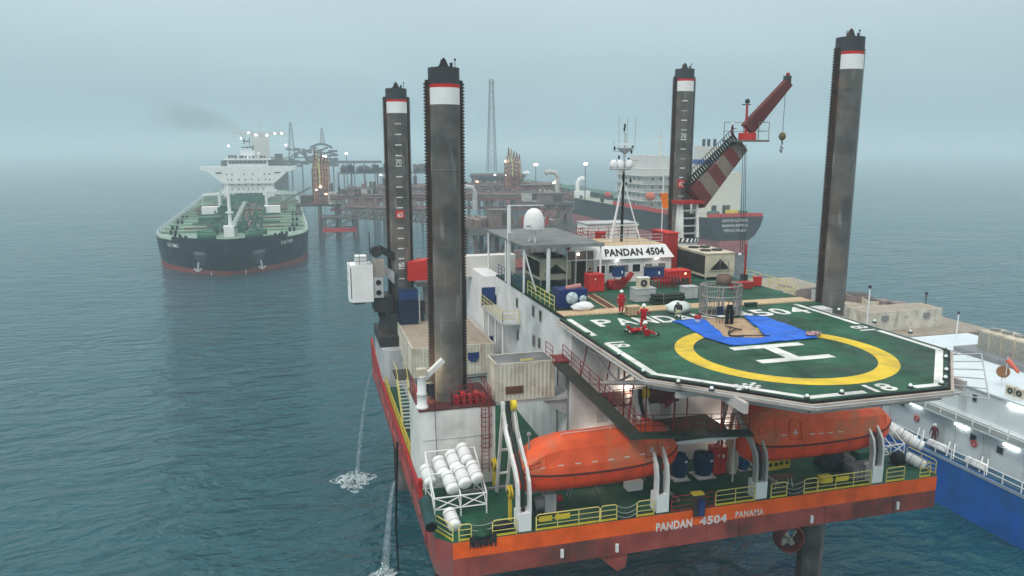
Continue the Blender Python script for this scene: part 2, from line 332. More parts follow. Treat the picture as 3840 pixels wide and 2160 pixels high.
# ================================================================= LEGS
LEGS = [('L1', 9.07, 74.76), ('L2', 9.07, 49.37), ('L3', 39.61, 74.76), ('L4', 39.61, 49.37)]
R = 1.017
def leg(x, y, z70, label, marks, seed, wire=False):
    t = thing('barge_leg', label, 'leg', (x, y, -2), 0, 'tall steel legs of the jack-up barge')
    zt = z70+7.3
    rings = [(-2, 0), (z70+5.0, 0), (z70+5.0, 2), (z70+6.05, 2), (z70+6.05, 3), (z70+6.27, 3), (z70+6.27, 1), (zt, 1)]
    tb = MB(); n = 40
    secs = [(-2, z70+5.0, 0, R), (z70+5.0, z70+6.05, 2, R), (z70+6.05, z70+6.27, 3, R), (z70+6.27, zt, 1, R)]
    for z0, z1, mi, r in secs: tb.cyl((x, y, z0), (x, y, z1), r, r, n, mi, caps=False)
    for zj in range(8, int(z70)+4, 5): tb.lathe([(R, zj), (R+.012, zj+.02), (R+.012, zj+.1), (R, zj+.12)], (x, y, .37*seed % 2), n, 0)
    tb.add([(x+R*math.cos(2*math.pi*i/n), y+R*math.sin(2*math.pi*i/n), zt) for i in range(n)], [tuple(range(n))], 1)
    tb.build('tube', [LEGP, LEGTOP, WHITE2, BRIGHTRED], t, w=True)
    for sgn in (-1, 1):
        rk = MB(); z = -1.5; ztop = zt-.75
        rk.box(x+sgn*(R+.0)-.05 if sgn < 0 else x+R-.05, x+sgn*R+.05 if sgn < 0 else x+R+.05, y-.3, y+.3, -1.5, ztop)
        x0 = x+sgn*(R-.02); x1 = x+sgn*(R+.2); x2 = x+sgn*(R+.31)
        rk.box(min(x0, x1), max(x0, x1), y-.12, y+.12, -1.5, ztop)
        z = 13.0
        while z < ztop-.1:
            rk.add([(x1, y-.12, z-.085), (x2, y-.12, z-.035), (x2, y-.12, z+.035), (x1, y-.12, z+.085), (x1, y+.12, z-.085), (x2, y+.12, z-.035), (x2, y+.12, z+.035), (x1, y+.12, z+.085)],
                   [(0, 1, 2, 3), (4, 7, 6, 5), (1, 5, 6, 2), (0, 4, 5, 1), (3, 2, 6, 7)]); z += .21
        rk.build('rack', RACK, t, w=True)
    # head: lug with sheave and lamp
    hd = MB()
    pts = [(x-.62, y-.1, zt), (x-.3, y-.1, zt+.14), (x-.14, y-.1, zt+.5), (x, y-.1, zt+.66), (x+.14, y-.1, zt+.5), (x+.3, y-.1, zt+.14), (x+.62, y-.1, zt)]
    hd.prism(pts, (0, .2, 0)); hd.cyl((x-.12, y+.3, zt), (x-.12, y+.3, zt+.55), .05, .03, 6); hd.cyl((x+.45, y-.25, zt), (x+.45, y-.25, zt+.32), .1, .1, 8)
    hd.build('lifting_lug', DARK, t, w=True)
    ld = MB(); ld.cyl((x+.75, y, zt), (x+.75, y, zt+.5), .025, .025, 6); ld.ball((x+.75, y, zt+.55), .08, 8); ld.build('beacon', DARK, t, w=True)
    if marks:
        az = math.atan2(-x, -y)+marks      # direction of the painted scale
        def on(u_m, z): a_ = az-u_m/R; return Vector((x+(R+.008)*math.sin(a_), y+(R+.008)*math.cos(a_), z))
        for n_ in range(50, 75):
            z = z70+n_-70
            if z < DZ+3: continue
            if n_ == 65: continue
            hw = .3
            d = MB(); st = [-hw+2*hw*i/6 for i in range(7)]
            d.add([on(u, z-.055) for u in st]+[on(u, z+.055) for u in st], [(i, i+1, 8+i, 7+i) for i in range(6)]); d.build('height_mark', MARK, t, w=True)
        for n_ in (60, 70):
            if z70+n_-70 > DZ+3: lettering(str(n_), lambda u, v: on((u-.5)*.58, z70+n_-70+.14+v*.5)).build('height_number', MARK, t, w=True)
        if z70-5 > DZ+3:
            d = MB(); st = [-.42+.84*i/6 for i in range(7)]
            d.add([on(u, z70-5-.1) for u in st]+[on(u, z70-5+.75) for u in st], [(i, i+1, 8+i, 7+i) for i in range(6)]); d.build('height_mark', BRIGHTRED, t, w=True)
            lettering('65', lambda u, v: on((u-.5)*.55, z70-5+.08+v*.5)+Vector((0, -.004, 0))).build('height_number', MARK, t, w=True)
    return t
z70s = {'L1': CZ-1.69, 'L3': CZ+.94}
z70s['L2'] = P(1112, 262, Y=48.4).z-5.0
z70s['L4'] = P(2136, 173, Y=48.6).z-5.0
leg(9.07, 74.76, z70s['L1'], 'far left leg with white tick marks and the number 70 beside the white crane cab', -.10, 1)
leg(9.07, 49.37, z70s['L2'], 'thick plain leg on the left with pale scratches, rising from the white tower', None, 2)
leg(39.61, 74.76, z70s['L3'], 'leg with white tick marks behind the red and white crane boom', -.16, 3)
leg(39.61, 49.37, z70s['L4'], 'tallest looking leg on the right, behind the edge of the helideck', None, 4)
# ================================================================= ACCOMMODATION BLOCK
AX0, AX1, AY0, AY1 = 17.2, 41.0, 47.0, 67.8
acc = thing('accommodation_block', 'white four storey living quarters block under the helideck on the barge', 'building', ((AX0+AX1)/2, (AY0+AY1)/2, DZ))
a = MB(); zt = HZ-.02
a.box(AX0, 38.0, AY0, AY1, DZ+.004, zt-.12)
a.build('wall', mat('quarters_wall_paint', (.70, .70, .70), dirt=(.36, .31, .27), da=.3, streak=.25, ds=.4), acc, w=True)
MB().box(AX0-.04, 38.04, 48.2, AY1+.04, zt-.12, zt).build('roof', DECK, acc, w=True)
MB().box(AX0-.07, AX0+.10, 48.2, AY1, zt, zt+.06).build('roof_edge', BLACK, acc, w=True)
# port windows
for (x, y, h) in ((1301, 762, 30), (1342, 783, 32), (1303, 843, 28), (1343, 857, 32), (1360, 795, 28), (1357, 863, 28), (1428, 965, 30), (1300, 905, 20)):
    c = P(x, y, X=AX0-.01)
    f = MB().box(AX0-.03, AX0+.05, c.y-.38, c.y+.38, c.z-.5, c.z+.5).build('window', LGREY, acc, w=True)
    MB().box(AX0-.045, AX0-.02, c.y-.28, c.y+.28, c.z-.4, c.z+.4).build('pane', GLASS, f, w=True)
# pipes and seams on the port wall
pp = MB()
for y in (47.35, 49.6): pp.cyl((AX0-.09, y, DZ+.2), (AX0-.09, y, 20.5), .05, n=6)
pp.build('drain_pipe', GREY, acc, w=True)
# bow-end port annex with blue panels
BX0 = P(1216, 700, Y=68.2).x; zA = P(1216, 695, Y=68.2).z
an = MB().box(BX0, AX0+.5, 68.0, 76, DZ+.004, zA).build('annex', WHITE2, acc, w=True)
for (x0, y0, x1, y1) in ((1212, 722, 1245, 770), (1213, 845, 1240, 880), (1248, 762, 1264, 795)):
    p0 = P(x0, y1, Y=67.97); p1 = P(x1, y0, Y=67.97); MB().box(p0.x, p1.x, 67.95, 68.02, p0.z, p1.z).build('blue_panel', BLUE, acc, w=True)
for (x0, y0, x1, y1) in ((1245, 742, 1250, 795), (1262, 800, 1267, 862)):
    p0 = P(x0, y1, Y=67.95); p1 = P(x1+4, y0, Y=67.95); MB().box(p0.x, p1.x, 67.93, 68.02, p0.z, p1.z).build('door', NAVY, acc, w=True)
# front wall doors, lamps and pipes under the helideck
for x in (19.6, 24.5, 30.5, 35.5):
    d = MB().box(x-.42, x+.42, AY0-.03, AY0+.05, 16.2, 18.1).build('door', LGREY, acc, w=True)
    MB().cyl((x+.3, AY0-.1, 17.1), (x+.3, AY0-.02, 17.1), .04, n=6).build('handle', DARK, d, w=True)
for x, z in ((21.3, 18.6), (27.2, 18.9), (33.5, 18.6), (19.0, 15.0), (29, 15)):
    f = MB().box(x-.2, x+.2, AY0-.14, AY0-.03, z-.04, z+.04).build('wall_lamp', LAMP, acc, w=True)
    q_ = bpy.data.lights.new('wall_lamp_light', 'POINT'); q_.energy = 45; q_.color = (1, .84, .70); q_.shadow_soft_size = .2
    q2 = bpy.data.objects.new('wall_lamp_light', q_); COL.objects.link(q2); q2.parent = acc; q2.location = Vector((x, AY0-.7, z))-acc.location
# ================================================================= HELIDECK
HX0, HX1, HY0, HY1, HC = 17.0, 36.3, 29.0, 48.6, 5.7
hd = thing('helideck', 'green octagonal helideck with yellow circle and white letter H, cantilevered over the stern', 'helideck', (26.6, 38.8, 20))
oc = [(HX0+HC, HY0), (HX1-HC, HY0), (HX1, HY0+HC), (HX1, HY1), (HX0, HY1), (HX0, HY0+HC)]
MB().prism([(x, y, HZ-.22) for x, y in oc], (0, 0, .22)).build('deck_plate', HELI, hd, w=True)
def ins(d):
    return [(HX0+HC+d*.414, HY0+d), (HX1-HC-d*.414, HY0+d), (HX1-d, HY0+HC+d*.414), (HX1-d, HY1), (HX0+d, HY1), (HX0+d, HY0+HC+d*.414)]
# edge gutter (dark) and perimeter beam
gt = MB(); i0 = ins(-.14); i1 = ins(.02)
for k in range(len(oc)):
    if k == 3: continue
    a_, b_, c_, d_ = i0[k], i0[(k+1) % 6], i1[(k+1) % 6], i1[k]
    gt.prism([(a_[0], a_[1], HZ-.12), (b_[0], b_[1], HZ-.12), (c_[0], c_[1], HZ-.12), (d_[0], d_[1], HZ-.12)], (0, 0, .1))
gt.build('gutter', BLACK, hd, w=True)
# white perimeter line
pl = MB(); i0 = ins(.22); i1 = ins(.62); z = HZ+.006
def strip(p, q, r, s_): MB().add([(*p, z), (*q, z), (*r, z), (*s_, z)], [(0, 1, 2, 3)]).build('perimeter_line', MARK, hd, w=True)
def lerp2(p, q, t): return (p[0]+(q[0]-p[0])*t, p[1]+(q[1]-p[1])*t)
gaps = {0: [(0, .42), (.80, 1)], 1: [(0, 1)], 2: [(0, .36), (.50, 1)], 4: [(.02, .38), (.52, 1)], 5: [(0, 1)]}
for k, segs in gaps.items():
    for t0, t1 in segs:
        if k in (2, 4):
            pass
        strip(lerp2(i0[k], i0[(k+1) % 6], t0), lerp2(i0[k], i0[(k+1) % 6], t1), lerp2(i1[k], i1[(k+1) % 6], t1), lerp2(i1[k], i1[(k+1) % 6], t0))
cc = (26.5, 36.75); z = HZ+.008
rg = MB(); n = 96; ro, ri = 6.15, 5.05
rg.add([(cc[0]+r*math.cos(2*math.pi*i/n), cc[1]+r*math.sin(2*math.pi*i/n), z) for r in (ro, ri) for i in range(n)], [(i, (i+1) % n, n+(i+1) % n, n+i) for i in range(n)])
rg.build('landing_circle', CIRC, hd, w=True)
hh = MB(); hz_ = HZ+.012; hx, hy = 26.45, 36.8
for (x0, x1, y0, y1) in ((hx-2.4, hx+2.4, hy+1.08, hy+1.75), (hx-2.4, hx+2.4, hy-1.75, hy-1.08), (hx-.42, hx+.42, hy-1.08, hy+1.08)):
    hh.add([(x0, y0, hz_), (x1, y0, hz_), (x1, y1, hz_), (x0, y1, hz_)], [(0, 1, 2, 3)])
hh.build('letter_h', MARK, hd, w=True)
# painted name: single wide letters
zt_ = HZ+.010; xs0, pitch = 18.7, 1.53
for i, chn in enumerate('PANDAN 4504'):
    if chn != ' ': lettering(chn, quad((xs0+i*pitch, 45.55, zt_), (1.32, 0, 0), (0, 2.05, 0))).build('name_letter', MARK, hd, w=True)
# weight numbers 18 on three sides
lettering('18', quad((HX0+1.62, 41.6, zt_), (0, -1.3, 0), (1.25*-1, 0, 0))).build('weight_number', MARK, hd, w=True)
lettering('18', quad((HX1-1.62, 40.0, zt_), (0, 1.3, 0), (1.2, 0, 0))).build('weight_number', MARK, hd, w=True)
lettering('18', quad((26.55, 29.2, zt_), (1.45, 0, 0), (0, 1.15, 0))).build('weight_number', MARK, hd, w=True)
ck = MB(); q = P(1877, 972, z=HZ)   # chequered plate
ck.add([(q.x-.75+.25*i, q.y-.45+.22*j, HZ+.014) for j in range(5) for i in range(7)], [(j*7+i, j*7+i+1, (j+1)*7+i+1, (j+1)*7+i) for j in range(4) for i in range(6) if (i+j) % 2 == 0])
ck.build('chequered_patch', MARK, hd, w=True)
# perimeter lights
lights = [(1480, 840), (1618, 938), (1706, 965), (1790, 983), (1878, 982), (2030, 1003), (2117, 991), (2290, 976), (2368, 968), (2378, 955), (2380, 935), (2379, 902), (2376, 880), (2290, 838), (2200, 812), (2110, 783), (1556, 895)]
for x, y in lights:
    p = P(x, y, z=HZ); f = MB().cyl((p.x, p.y, HZ), (p.x, p.y, HZ+.10), .15, .13, 10).build('perimeter_light', DARK, hd, w=True)
    MB().ball((p.x, p.y, HZ+.14), .10, 10).build('lens', mat('lamp_lens', (.8, .9, .85), rough=.1), f, w=True)
# outrigger frame and safety net under the rim
nt = MB(); fb = MB()
for k in (0, 1, 2, 4, 5):
    d_out = -1.75 if k == 1 else -.55
    io = ins(d_out); ii = ins(-.14); a_, b_ = io[k], io[(k+1) % 6]; c_, d_ = ii[k], ii[(k+1) % 6]
    f0, f1, f2, f3 = ins(-.30)[k], ins(-.30)[(k+1) % 6], ins(-.12)[(k+1) % 6], ins(-.12)[k]
    fb.prism([(f0[0], f0[1], HZ-.42), (f1[0], f1[1], HZ-.42), (f2[0], f2[1], HZ-.42), (f3[0], f3[1], HZ-.42)], (0, 0, .29))
    m_ = 5 if k == 1 else max(3, int(math.dist(a_, b_)/1.6))
    nt.tube([(a_[0], a_[1], HZ-.16), (b_[0], b_[1], HZ-.16)], .035)
    for i in range(m_+1):
        p = lerp2(a_, b_, i/m_); q = lerp2(c_, d_, i/m_); nt.tube([(p[0], p[1], HZ-.16), (q[0], q[1], HZ-.3)], .032)
fb.build('fascia_beam', mat('fascia_beige', (.46, .40, .35), dirt=(.3, .2, .16), da=.5), hd, w=True)
nt.build('net_frame', LGREY, hd, w=True)
pb = MB(); i0 = ins(.35)
for k in range(6):
    a_, b_ = i0[k], i0[(k+1) % 6]; pb.beam((a_[0], a_[1], HZ-.5), (b_[0], b_[1], HZ-.5), .3, .5)
for x in (20, 23.2, 26.5, 29.8, 33): pb.beam((x, 30.2, HZ-.55), (x, 47, HZ-.55), .22, .55)
for y in (33.5, 38, 42.5): pb.beam((HX0+1, y, HZ-.75), (HX1-1, y, HZ-.75), .2, .35)
pb.build('support_beam', mat('underdeck_paint', (.5, .46, .44), dirt=(.3, .2, .16), da=.5), hd, w=True)
ts = MB()
for x in (18.3, 22.5, 26.6, 30.7, 34.9):
    yf = 31.5 if 20 < x < 33 else 36
    ts.cyl((x, yf, HZ-.9), (x, AY0, 19.2), .14, n=8); ts.cyl((x, AY0, HZ-1.9), (x, yf, HZ-.9), .1, n=8)
    ts.cyl((x, (yf+AY0)/2, HZ-.8), (x, (yf+AY0)/2, 21.0), .08, n=6); ts.cyl((x, AY0-.1, 21.9), (x, (yf+AY0)/2, 20.9), .08, n=6)
    if x < 34: ts.cyl((x, (yf+AY0)/2, 20.95), (x+4.15, (yf+AY0)/2+.4, HZ-.9), .08, n=6)
ts.build('truss', mat('truss_paint', (.52, .47, .45), dirt=(.3, .2, .16), da=.5), hd, w=True)
# ================================================================= LEG JACK TOWERS
def tower(x0, x1, y0, y1, zt, label, m):
    t = thing('leg_tower', label, 'tower', ((x0+x1)/2, (y0+y1)/2, DZ), 0, None)
    MB().box(x0, x1, y0, y1, DZ+.004, zt-.1).build('wall', m, t, w=True); MB().box(x0-.05, x1+.05, y0-.05, y1+.05, zt-.1, zt).build('top_plate', mat('tower_top_red', (.10, .03, .03), dirt=(.12, .11, .08), da=.6, rough=.7), t, w=True); return t
tw = tower(6.72, 11.86, 47.2, 52.2, 18.2, 'white steel jacking tower around the left stern leg, cylinders stacked in front', WHITE)
MB().box(6.9, 11.7, 47.17, 47.21, 16.05, 16.09).build('seam', LGREY, tw, w=True)
tw4 = tower(37.4, 41.9, 47.2, 51.8, 18.2, 'white steel jacking tower around the right stern leg below the helideck', WHITE)
t1 = thing('leg_tower', 'grey rounded jacking tower with black machinery around the far left leg', 'tower', (9.07, 74.76, DZ))
b_ = MB(); b_.prism([(6.6, 70.6, DZ), (7.2, 70, DZ), (12.2, 70, DZ), (12.2, 78, DZ), (6.6, 78, DZ)], (0, 0, 3.6)); b_.build('wall', LGREY, t1, w=True)
b2 = MB(); b2.box(6.5, 12.0, 71.4, 78, DZ+3.6, DZ+4.6); b2.cyl((9.07, 74.76, DZ+4.6), (9.07, 74.76, DZ+6.6), 2.4, 2.2, 24)
for k in range(8):
    t_ = k*math.pi/4; b2.box(9.07+2.0*math.cos(t_)-.35, 9.07+2.0*math.cos(t_)+.35, 74.76+2.0*math.sin(t_)-.35, 74.76+2.0*math.sin(t_)+.35, DZ+6.0, DZ+7.4)
b2.build('jack_machinery', DARK, t1, w=True)
t3 = thing('leg_tower', 'white jacking tower at the foot of the leg behind the striped crane', 'tower', (39.61, 74.76, DZ))
MB().box(37.0, 42.0, 72.2, 77.4, DZ+.004, 22.5).build('wall', WHITE, t3, w=True)
# ================================================================= LIFEBOATS
def lifeboat(x0, x1, yc, zg, turret_s, mirror, label):
    """enclosed lifeboat, keel along x from x0 to x1, gunwale height zg"""
    Ln = x1-x0; t = thing('lifeboat', label, 'lifeboat', ((x0+x1)/2, yc, zg), 0, 'orange lifeboats in davits at the stern')
    S = [0, .015, .06, .13, .25, .4, .55, .7, .82, .9, .955, 1.0]
    hbm = [1.05, 1.22, 1.4, 1.52, 1.6, 1.62, 1.6, 1.5, 1.28, .98, .6, .08]
    kl = [-1.15, -1.25, -1.3, -1.34, -1.36, -1.36, -1.34, -1.3, -1.2, -1.0, -.7, -.22]
    sh = [.18, .15, .1, .04, -.02, -.05, -.04, 0, .07, .16, .27, .4]
    rings = []; gun = []
    for s_, b_, k_, h_ in zip(S, hbm, kl, sh):
        x = x0+Ln*s_; r = []
        for q in range(-6, 7):
            a_ = q/6; u = abs(a_); y = b_*(1-(1-u)**2.4)*(1 if a_ > 0 else -1); z = zg+h_+(k_-h_)*(1-u**2.1)
            r.append((x, yc+y, z))
        rings.append(r); gun.append(((x, yc-b_, zg+h_), (x, yc+b_, zg+h_)))
    h = MB(); h.loft(rings, closed=False, caps=False); h.add(rings[0], [tuple(range(13))])
    h.build('hull', LBHULL, t, w=True)
    # canopy: faceted shell
    cp = MB(); cr_ = []
    ht = [0.25, .55, 1.0, 1.6, 1.98, 2.04, 2.08, 2.1, 2.08, 1.8, .8, .02] if not mirror else [1.3, 1.8, 2.3, 2.45, 2.4, 2.15, 1.95, 1.8, 1.6, 1.3, .7, .02]
    tp = [.85, .82, .7, .6, .52, .5, .5, .5, .5, .48, .5, .5] if not mirror else [.7, .66, .6, .58, .58, .6, .62, .62, .62, .6, .5, .5]
    for s_, b_, h_, z_, w_ in zip(S, hbm, sh, ht, tp):
        x = x0+Ln*s_; b2 = b_*.95; r = []
        for (f, zf) in ((-1, 0), (-.97, .22), (-(w_+.22), .72), (-w_, .93), (-w_*.5, 1.0), (0, 1.02), (w_*.5, 1.0), (w_, .93), (w_+.22, .72), (.97, .22), (1, 0)):
            r.append((x, yc+b2*f, zg+h_+.03+z_*zf))
        cr_.append(r)
    cp.loft(cr_, closed=False, caps=False, smooth=False); cp.add(cr_[0], [tuple(range(11))])
    cp.build('canopy', LBOAT, t, w=True)
    gw = MB()
    for k in (0, 1): gw.tube([(p[k][0], p[k][1]+(.0 if k else -.0), p[k][2]) for p in gun], .06, 6)
    gw.build('gunwale_fender', mat('fender_brown', (.09, .03, .025)), t, w=True)
    # steering turret
    xs = x0+Ln*turret_s; tz = zg+(1.95 if not mirror else 2.2)
    tr = MB(); tr.prism([(xs-.3, yc-.45, tz-.15), (xs+.3, yc-.45, tz-.15), (xs+.24, yc-.45, tz+.42), (xs-.2, yc-.45, tz+.42)], (0, .9, 0)); tr.build('steering_turret', LBOAT, t, w=True)
    # side hatch, reflective dashes and cross marks, placed on the near canopy side
    def side(s_, f):
        """point on the near side of the canopy: s_ along, f up the slope"""
        x = x0+Ln*s_; i = max(j for j in range(len(S)-1) if S[j] <= s_); tt = (s_-S[i])/(S[i+1]-S[i])
        a_, b_ = Vector(cr_[i][1]).lerp(Vector(cr_[i+1][1]), tt), Vector(cr_[i][2]).lerp(Vector(cr_[i+1][2]), tt)
        p = a_.lerp(b_, f); return p+Vector((0, -.02, .008))
    hs = .78 if not mirror else .25
    hp = MB(); d_ = .45/Ln
    pts = [side(hs-d_, -.1), side(hs-d_, .72), side(hs-d_*.6, .95), side(hs+d_*.6, .95), side(hs+d_, .72), side(hs+d_, -.1)]
    hp.tube(pts, .035, 5, closed=True); hp.build('side_hatch', LBHULL, t, w=True)
    for s_ in ([.10, .2, .3, .4, .5, .6, .7, .88] if not mirror else [.16, .34, .40, .46, .53]):
        MB().add([side(s_, .12), side(s_+.035, .12), side(s_+.035, .17), side(s_, .17)], [(0, 1, 2, 3)]).build('reflective_strip', HIVIS, t, w=True)
    cx = MB(); e = .02
    cx.add([side(hs-e, .24), side(hs+e, .24), side(hs+e, .27), side(hs-e, .27)], [(0, 1, 2, 3)]); cx.add([side(hs-.004, .12), side(hs+.004, .12), side(hs+.004, .42), side(hs-.004, .42)], [(0, 1, 2, 3)])
    cx.build('cross_mark', HIVIS, t, w=True)
    # seams, grab line, hooks, front window frame
    for s_ in (.13, .9): MB().tube([side(s_, 0), side(s_, .98)], .03, 5).build('canopy_rib', LBOAT, t, w=True)
    rl_ = MB()
    tp_pts = [Vector(cr_[i][5])+Vector((0, -.35, .14)) for i in range(4, 9)]; rl_.tube(tp_pts, .025, 5)
    for q in tp_pts: rl_.tube([q, q-Vector((0, 0, .18))], .022, 4)
    rl_.build('roof_handrail', HIVIS, t, w=True)
    for s_ in (.3, .45, .6, .72, .84):
        i = max(j for j in range(len(S)-1) if S[j] <= s_); tt = (s_-S[i])/(S[i+1]-S[i]); r_ = [Vector(rings[i][q]).lerp(Vector(rings[i+1][q]), tt)+Vector((0, -.012, 0)) for q in range(0, 6)]
        MB().tube(r_, .016, 4).build('hull_seam', mat('seam_dark_orange', (.36, .04, .02)), t, w=True)
    hk = MB()
    for s_ in (.07, .93):
        x = x0+Ln*s_; hk.cyl((x, yc, zg+.3), (x, yc, zg+2.1 if s_ < .5 else zg+1.5), .06, .06, 6); hk.ball((x, yc, zg+2.2 if s_ < .5 else zg+1.6), .16, 8)
    hk.build('release_hook', GREY, t, w=True)
    wn = MB()
    for s_ in (.4, .5, .6):
        a_, b_ = side(s_-.012, .62), side(s_+.012, .8)
    gl = MB()
    for i in range(1, len(gun)-2):
        a_, b_ = Vector(gun[i][0]), Vector(gun[i+1][0]); m_ = (a_+b_)/2-Vector((0, .0, .28)); gl.tube([a_, m_, b_], .018, 4)
    gl.build('grab_line', mat('rope', (.3, .12, .08)), t, w=True)
    wnd = MB()
    if not mirror:
        p = [side(.035, .2), side(.10, .35), side(.10, .75), side(.05, .75)]
    else:
        p = [side(.03, .3), side(.08, .3), side(.08, .7), side(.03, .7)]
    wnd.tube(p, .03, 5, closed=True); wnd.build('window_frame', LBHULL, t, w=True)
    return t
B1 = (P(1312, 1172, Y=41).x, P(1702, 1160, Y=42).x)
B2 = (P(1893, 1110, Y=41).x, P(2237, 1078, Y=42).x)
lifeboat(B1[0], B1[1], 42.0, 15.72, .80, False, 'orange enclosed lifeboat on the left, hanging over the stern rail with small roof turret')
lifeboat(B2[0], B2[1], 42.0, 15.85, .14, True, 'orange enclosed lifeboat on the right, tucked under the helideck rim')
# ================================================================= DAVITS
def davit(x, label, dark=False):
    t = thing('davit', label, 'davit', (x, 40.2, DZ), 0, 'curved white lifeboat davits')
    m = WHITE if not dark else mat('davit_grey', (.40, .38, .35), dirt=(.25, .22, .19), da=.6)
    MB().box(x-.42, x+.42, 40.0, 40.9, DZ+.004, DZ+1.15).build('base', WHITE2, t, w=True)
    path = [(40.25, DZ+1.15), (40.25, 14.9), (40.4, 15.6), (40.9, 16.2), (41.9, 16.9), (43.0, 17.8), (43.7, 18.9), (43.8, 19.5)]
    def side_plate(xs, w_=.21):
        b = MB(); n = len(path); vs = []
        for i, (y, z) in enumerate(path):
            a_ = path[max(0, i-1)]; c_ = path[min(n-1, i+1)]; d = Vector((c_[0]-a_[0], c_[1]-a_[1])).normalized(); nx, ny = d.y, -d.x
            for sx in (-.085, .085):
                for k in (-w_, w_): vs.append((xs+sx, y+nx*k, z+ny*k))
        fs = []
        for i in range(n-1):
            o = i*4; p = o+4
            fs += [(o, o+1, p+1, p), (o+2, p+2, p+3, o+3), (o, p, p+2, o+2), (o+1, o+3, p+3, p+1)]
        fs += [(0, 2, 3, 1), (n*4-4, n*4-3, n*4-1, n*4-2)]
        return b.add(vs, fs)
    for sx in (-.36, .36): side_plate(x+sx).build('side_plate', m, t, w=True)
    tr = MB(); tr.tube([(x, y+.1, z) for y, z in path], .13, 6); tr.build('falls_track', DARK, t, w=True)
    sv = MB(); sv.cyl((x+.15, 43.6, 19.3), (x+.45, 43.6, 19.3), .34, .34, 16); sv.build('sheave', YEL, t, w=True)
    fl = MB(); fl.tube([(x+.3, 43.3, 19.2), (x+.3, 42.3, 17.6)], .03, 5); fl.build('fall_wire', GREY, t, w=True)
    br = MB(); br.beam((x-.36, 43.7, 19.2), (x-.36, 45.4, DZ+.1), .18); br.beam((x+.36, 43.7, 19.2), (x+.36, 45.4, DZ+.1), .18)
    for z in (14.2, 16.0, 17.8): br.beam((x-.36, 45.4-(z-DZ)*.25, z), (x+.36, 45.4-(z-DZ)*.25, z), .12)
    br.build('back_stay', m, t, w=True)
    return t
davit(P(1320, 1320, Y=40).x, 'white davit at the left end of the left lifeboat, yellow sheave on top')
davit(P(1667, 1280, Y=40).x, 'white davit at the right end of the left lifeboat')
davit(P(1915, 1245, Y=40).x, 'grey stained davit at the left end of the right lifeboat', True)
davit(P(2207, 1205, Y=40).x, 'white davit at the right end of the right lifeboat')
# ================================================================= LIFERAFT RACKS
def canister(c, d, lab, grp, L_=1.5, r=.41):
    c = Vector(c); d = Vector(d).normalized(); t = thing('liferaft_canister', lab, 'life raft', c, 0, grp)
    q = d.to_track_quat('Z', 'Y').to_matrix()
    b = MB(); prof = [(0, -L_/2), (r*.72, -L_/2), (r*.95, -L_/2+.07), (r, -L_/2+.14), (r, -.06), (r*1.04, -.05), (r*1.04, .05), (r, .06), (r, L_/2-.14), (r*.95, L_/2-.07), (r*.72, L_/2), (0, L_/2)]
    b.lathe(prof, n=18); b.v = [tuple(q @ Vector(p)) for p in b.v]; b.build('shell', WHITE2, t)
    bd = MB()
    for h in (-.36, .36): bd.lathe([(r+.004, h-.03), (r+.016, h-.03), (r+.016, h+.03), (r+.004, h+.03)], n=18)
    bd.v = [tuple(q @ Vector(p)) for p in bd.v]; bd.build('lashing_band', LGREY, t); return t
def rack(pts, x0, x1, y0, y1, z0, z1, label):
    t = thing('raft_rack', label, 'rack', ((x0+x1)/2, (y0+y1)/2, DZ), 0, None)
    b = MB()
    for x in (x0, (x0+x1)/2, x1):
        b.cyl((x, y0, DZ), (x, y0, z0), .05, n=6); b.cyl((x, y1, DZ), (x, y1, z1), .05, n=6); b.cyl((x, y0, z0), (x, y1, z1), .05, n=6)
        b.cyl((x, y0, DZ+.5), (x, y1, z1-.2), .035, n=6); b.cyl((x, y1, DZ+.4), (x, y0, z0-.1), .035, n=6)
    for (y, z) in ((y0, z0), (y1, z1), (y0, DZ+.6), (y1, DZ+.6), ((y0+y1)/2, (z0+z1)/2)):
        b.cyl((x0, y, z), (x1, y, z), .045, n=6)
    for (xa, xb) in ((x0, (x0+x1)/2), (x1, (x0+x1)/2)): b.cyl((xa, y0, DZ+.6), (xb, y0, z0), .04, n=6); b.cyl((xa, y0, z0), (xb, y0, DZ+.6), .04, n=6)
    b.build('frame', WHITE2, t, w=True); return t
rack(None, 6.9, 10.2, 42.9, 46.4, 14.0, 15.6, 'white pipe rack carrying life raft cylinders in front of the white tower')
dR = (.12, -.9, -.42)
GR = 'white life raft cylinders on the left rack'
fr = [(1132, 1213), (1163, 1199), (1194, 1187)]
for i, (x, y) in enumerate(fr): canister(P(x, y, Y=43.9), dR, ('white life raft cylinder at the left of the lower row on the left rack', 'white life raft cylinder in the middle of the lower row on the left rack', 'white life raft cylinder at the right of the lower row on the left rack')[i], GR)
for i, (x, y) in enumerate([(1077, 1196), (1109, 1175), (1141, 1160), (1169, 1142)]): canister(P(x, y, Y=45.4), dR, ('white life raft cylinder at the left end of the upper row on the left rack', 'second white life raft cylinder from the left in the upper row, left rack', 'third white life raft cylinder from the left in the upper row, left rack', 'white life raft cylinder at the right end of the upper row on the left rack')[i], GR)
canister(P(1137, 1307, Y=41.7), (.1, -.95, -.3), 'single white life raft cylinder lying low by the yellow gate', GR)
rack(None, 39.3, 41.7, 42.7, 45.8, 13.9, 15.3, 'white pipe rack with life raft cylinders at the right stern corner')
GR2 = 'white life raft cylinders at the right corner'
for (x, y, Y_, lb) in ((2247, 1078, 45.2, 'top white life raft cylinder beside the bow of the right lifeboat'), (2264, 1095, 44.6, 'second white life raft cylinder down on the right corner rack'), (2281, 1098, 44.1, 'third white life raft cylinder down on the right corner rack'), (2298, 1112, 43.6, 'outermost white life raft cylinder on the right corner rack'), (2302, 1160, 41.6, 'low white life raft cylinder at the right rail corner')):
    canister(P(x, y, Y=Y_), (.6, -.7, -.35), lb, GR2, 1.4, .38)
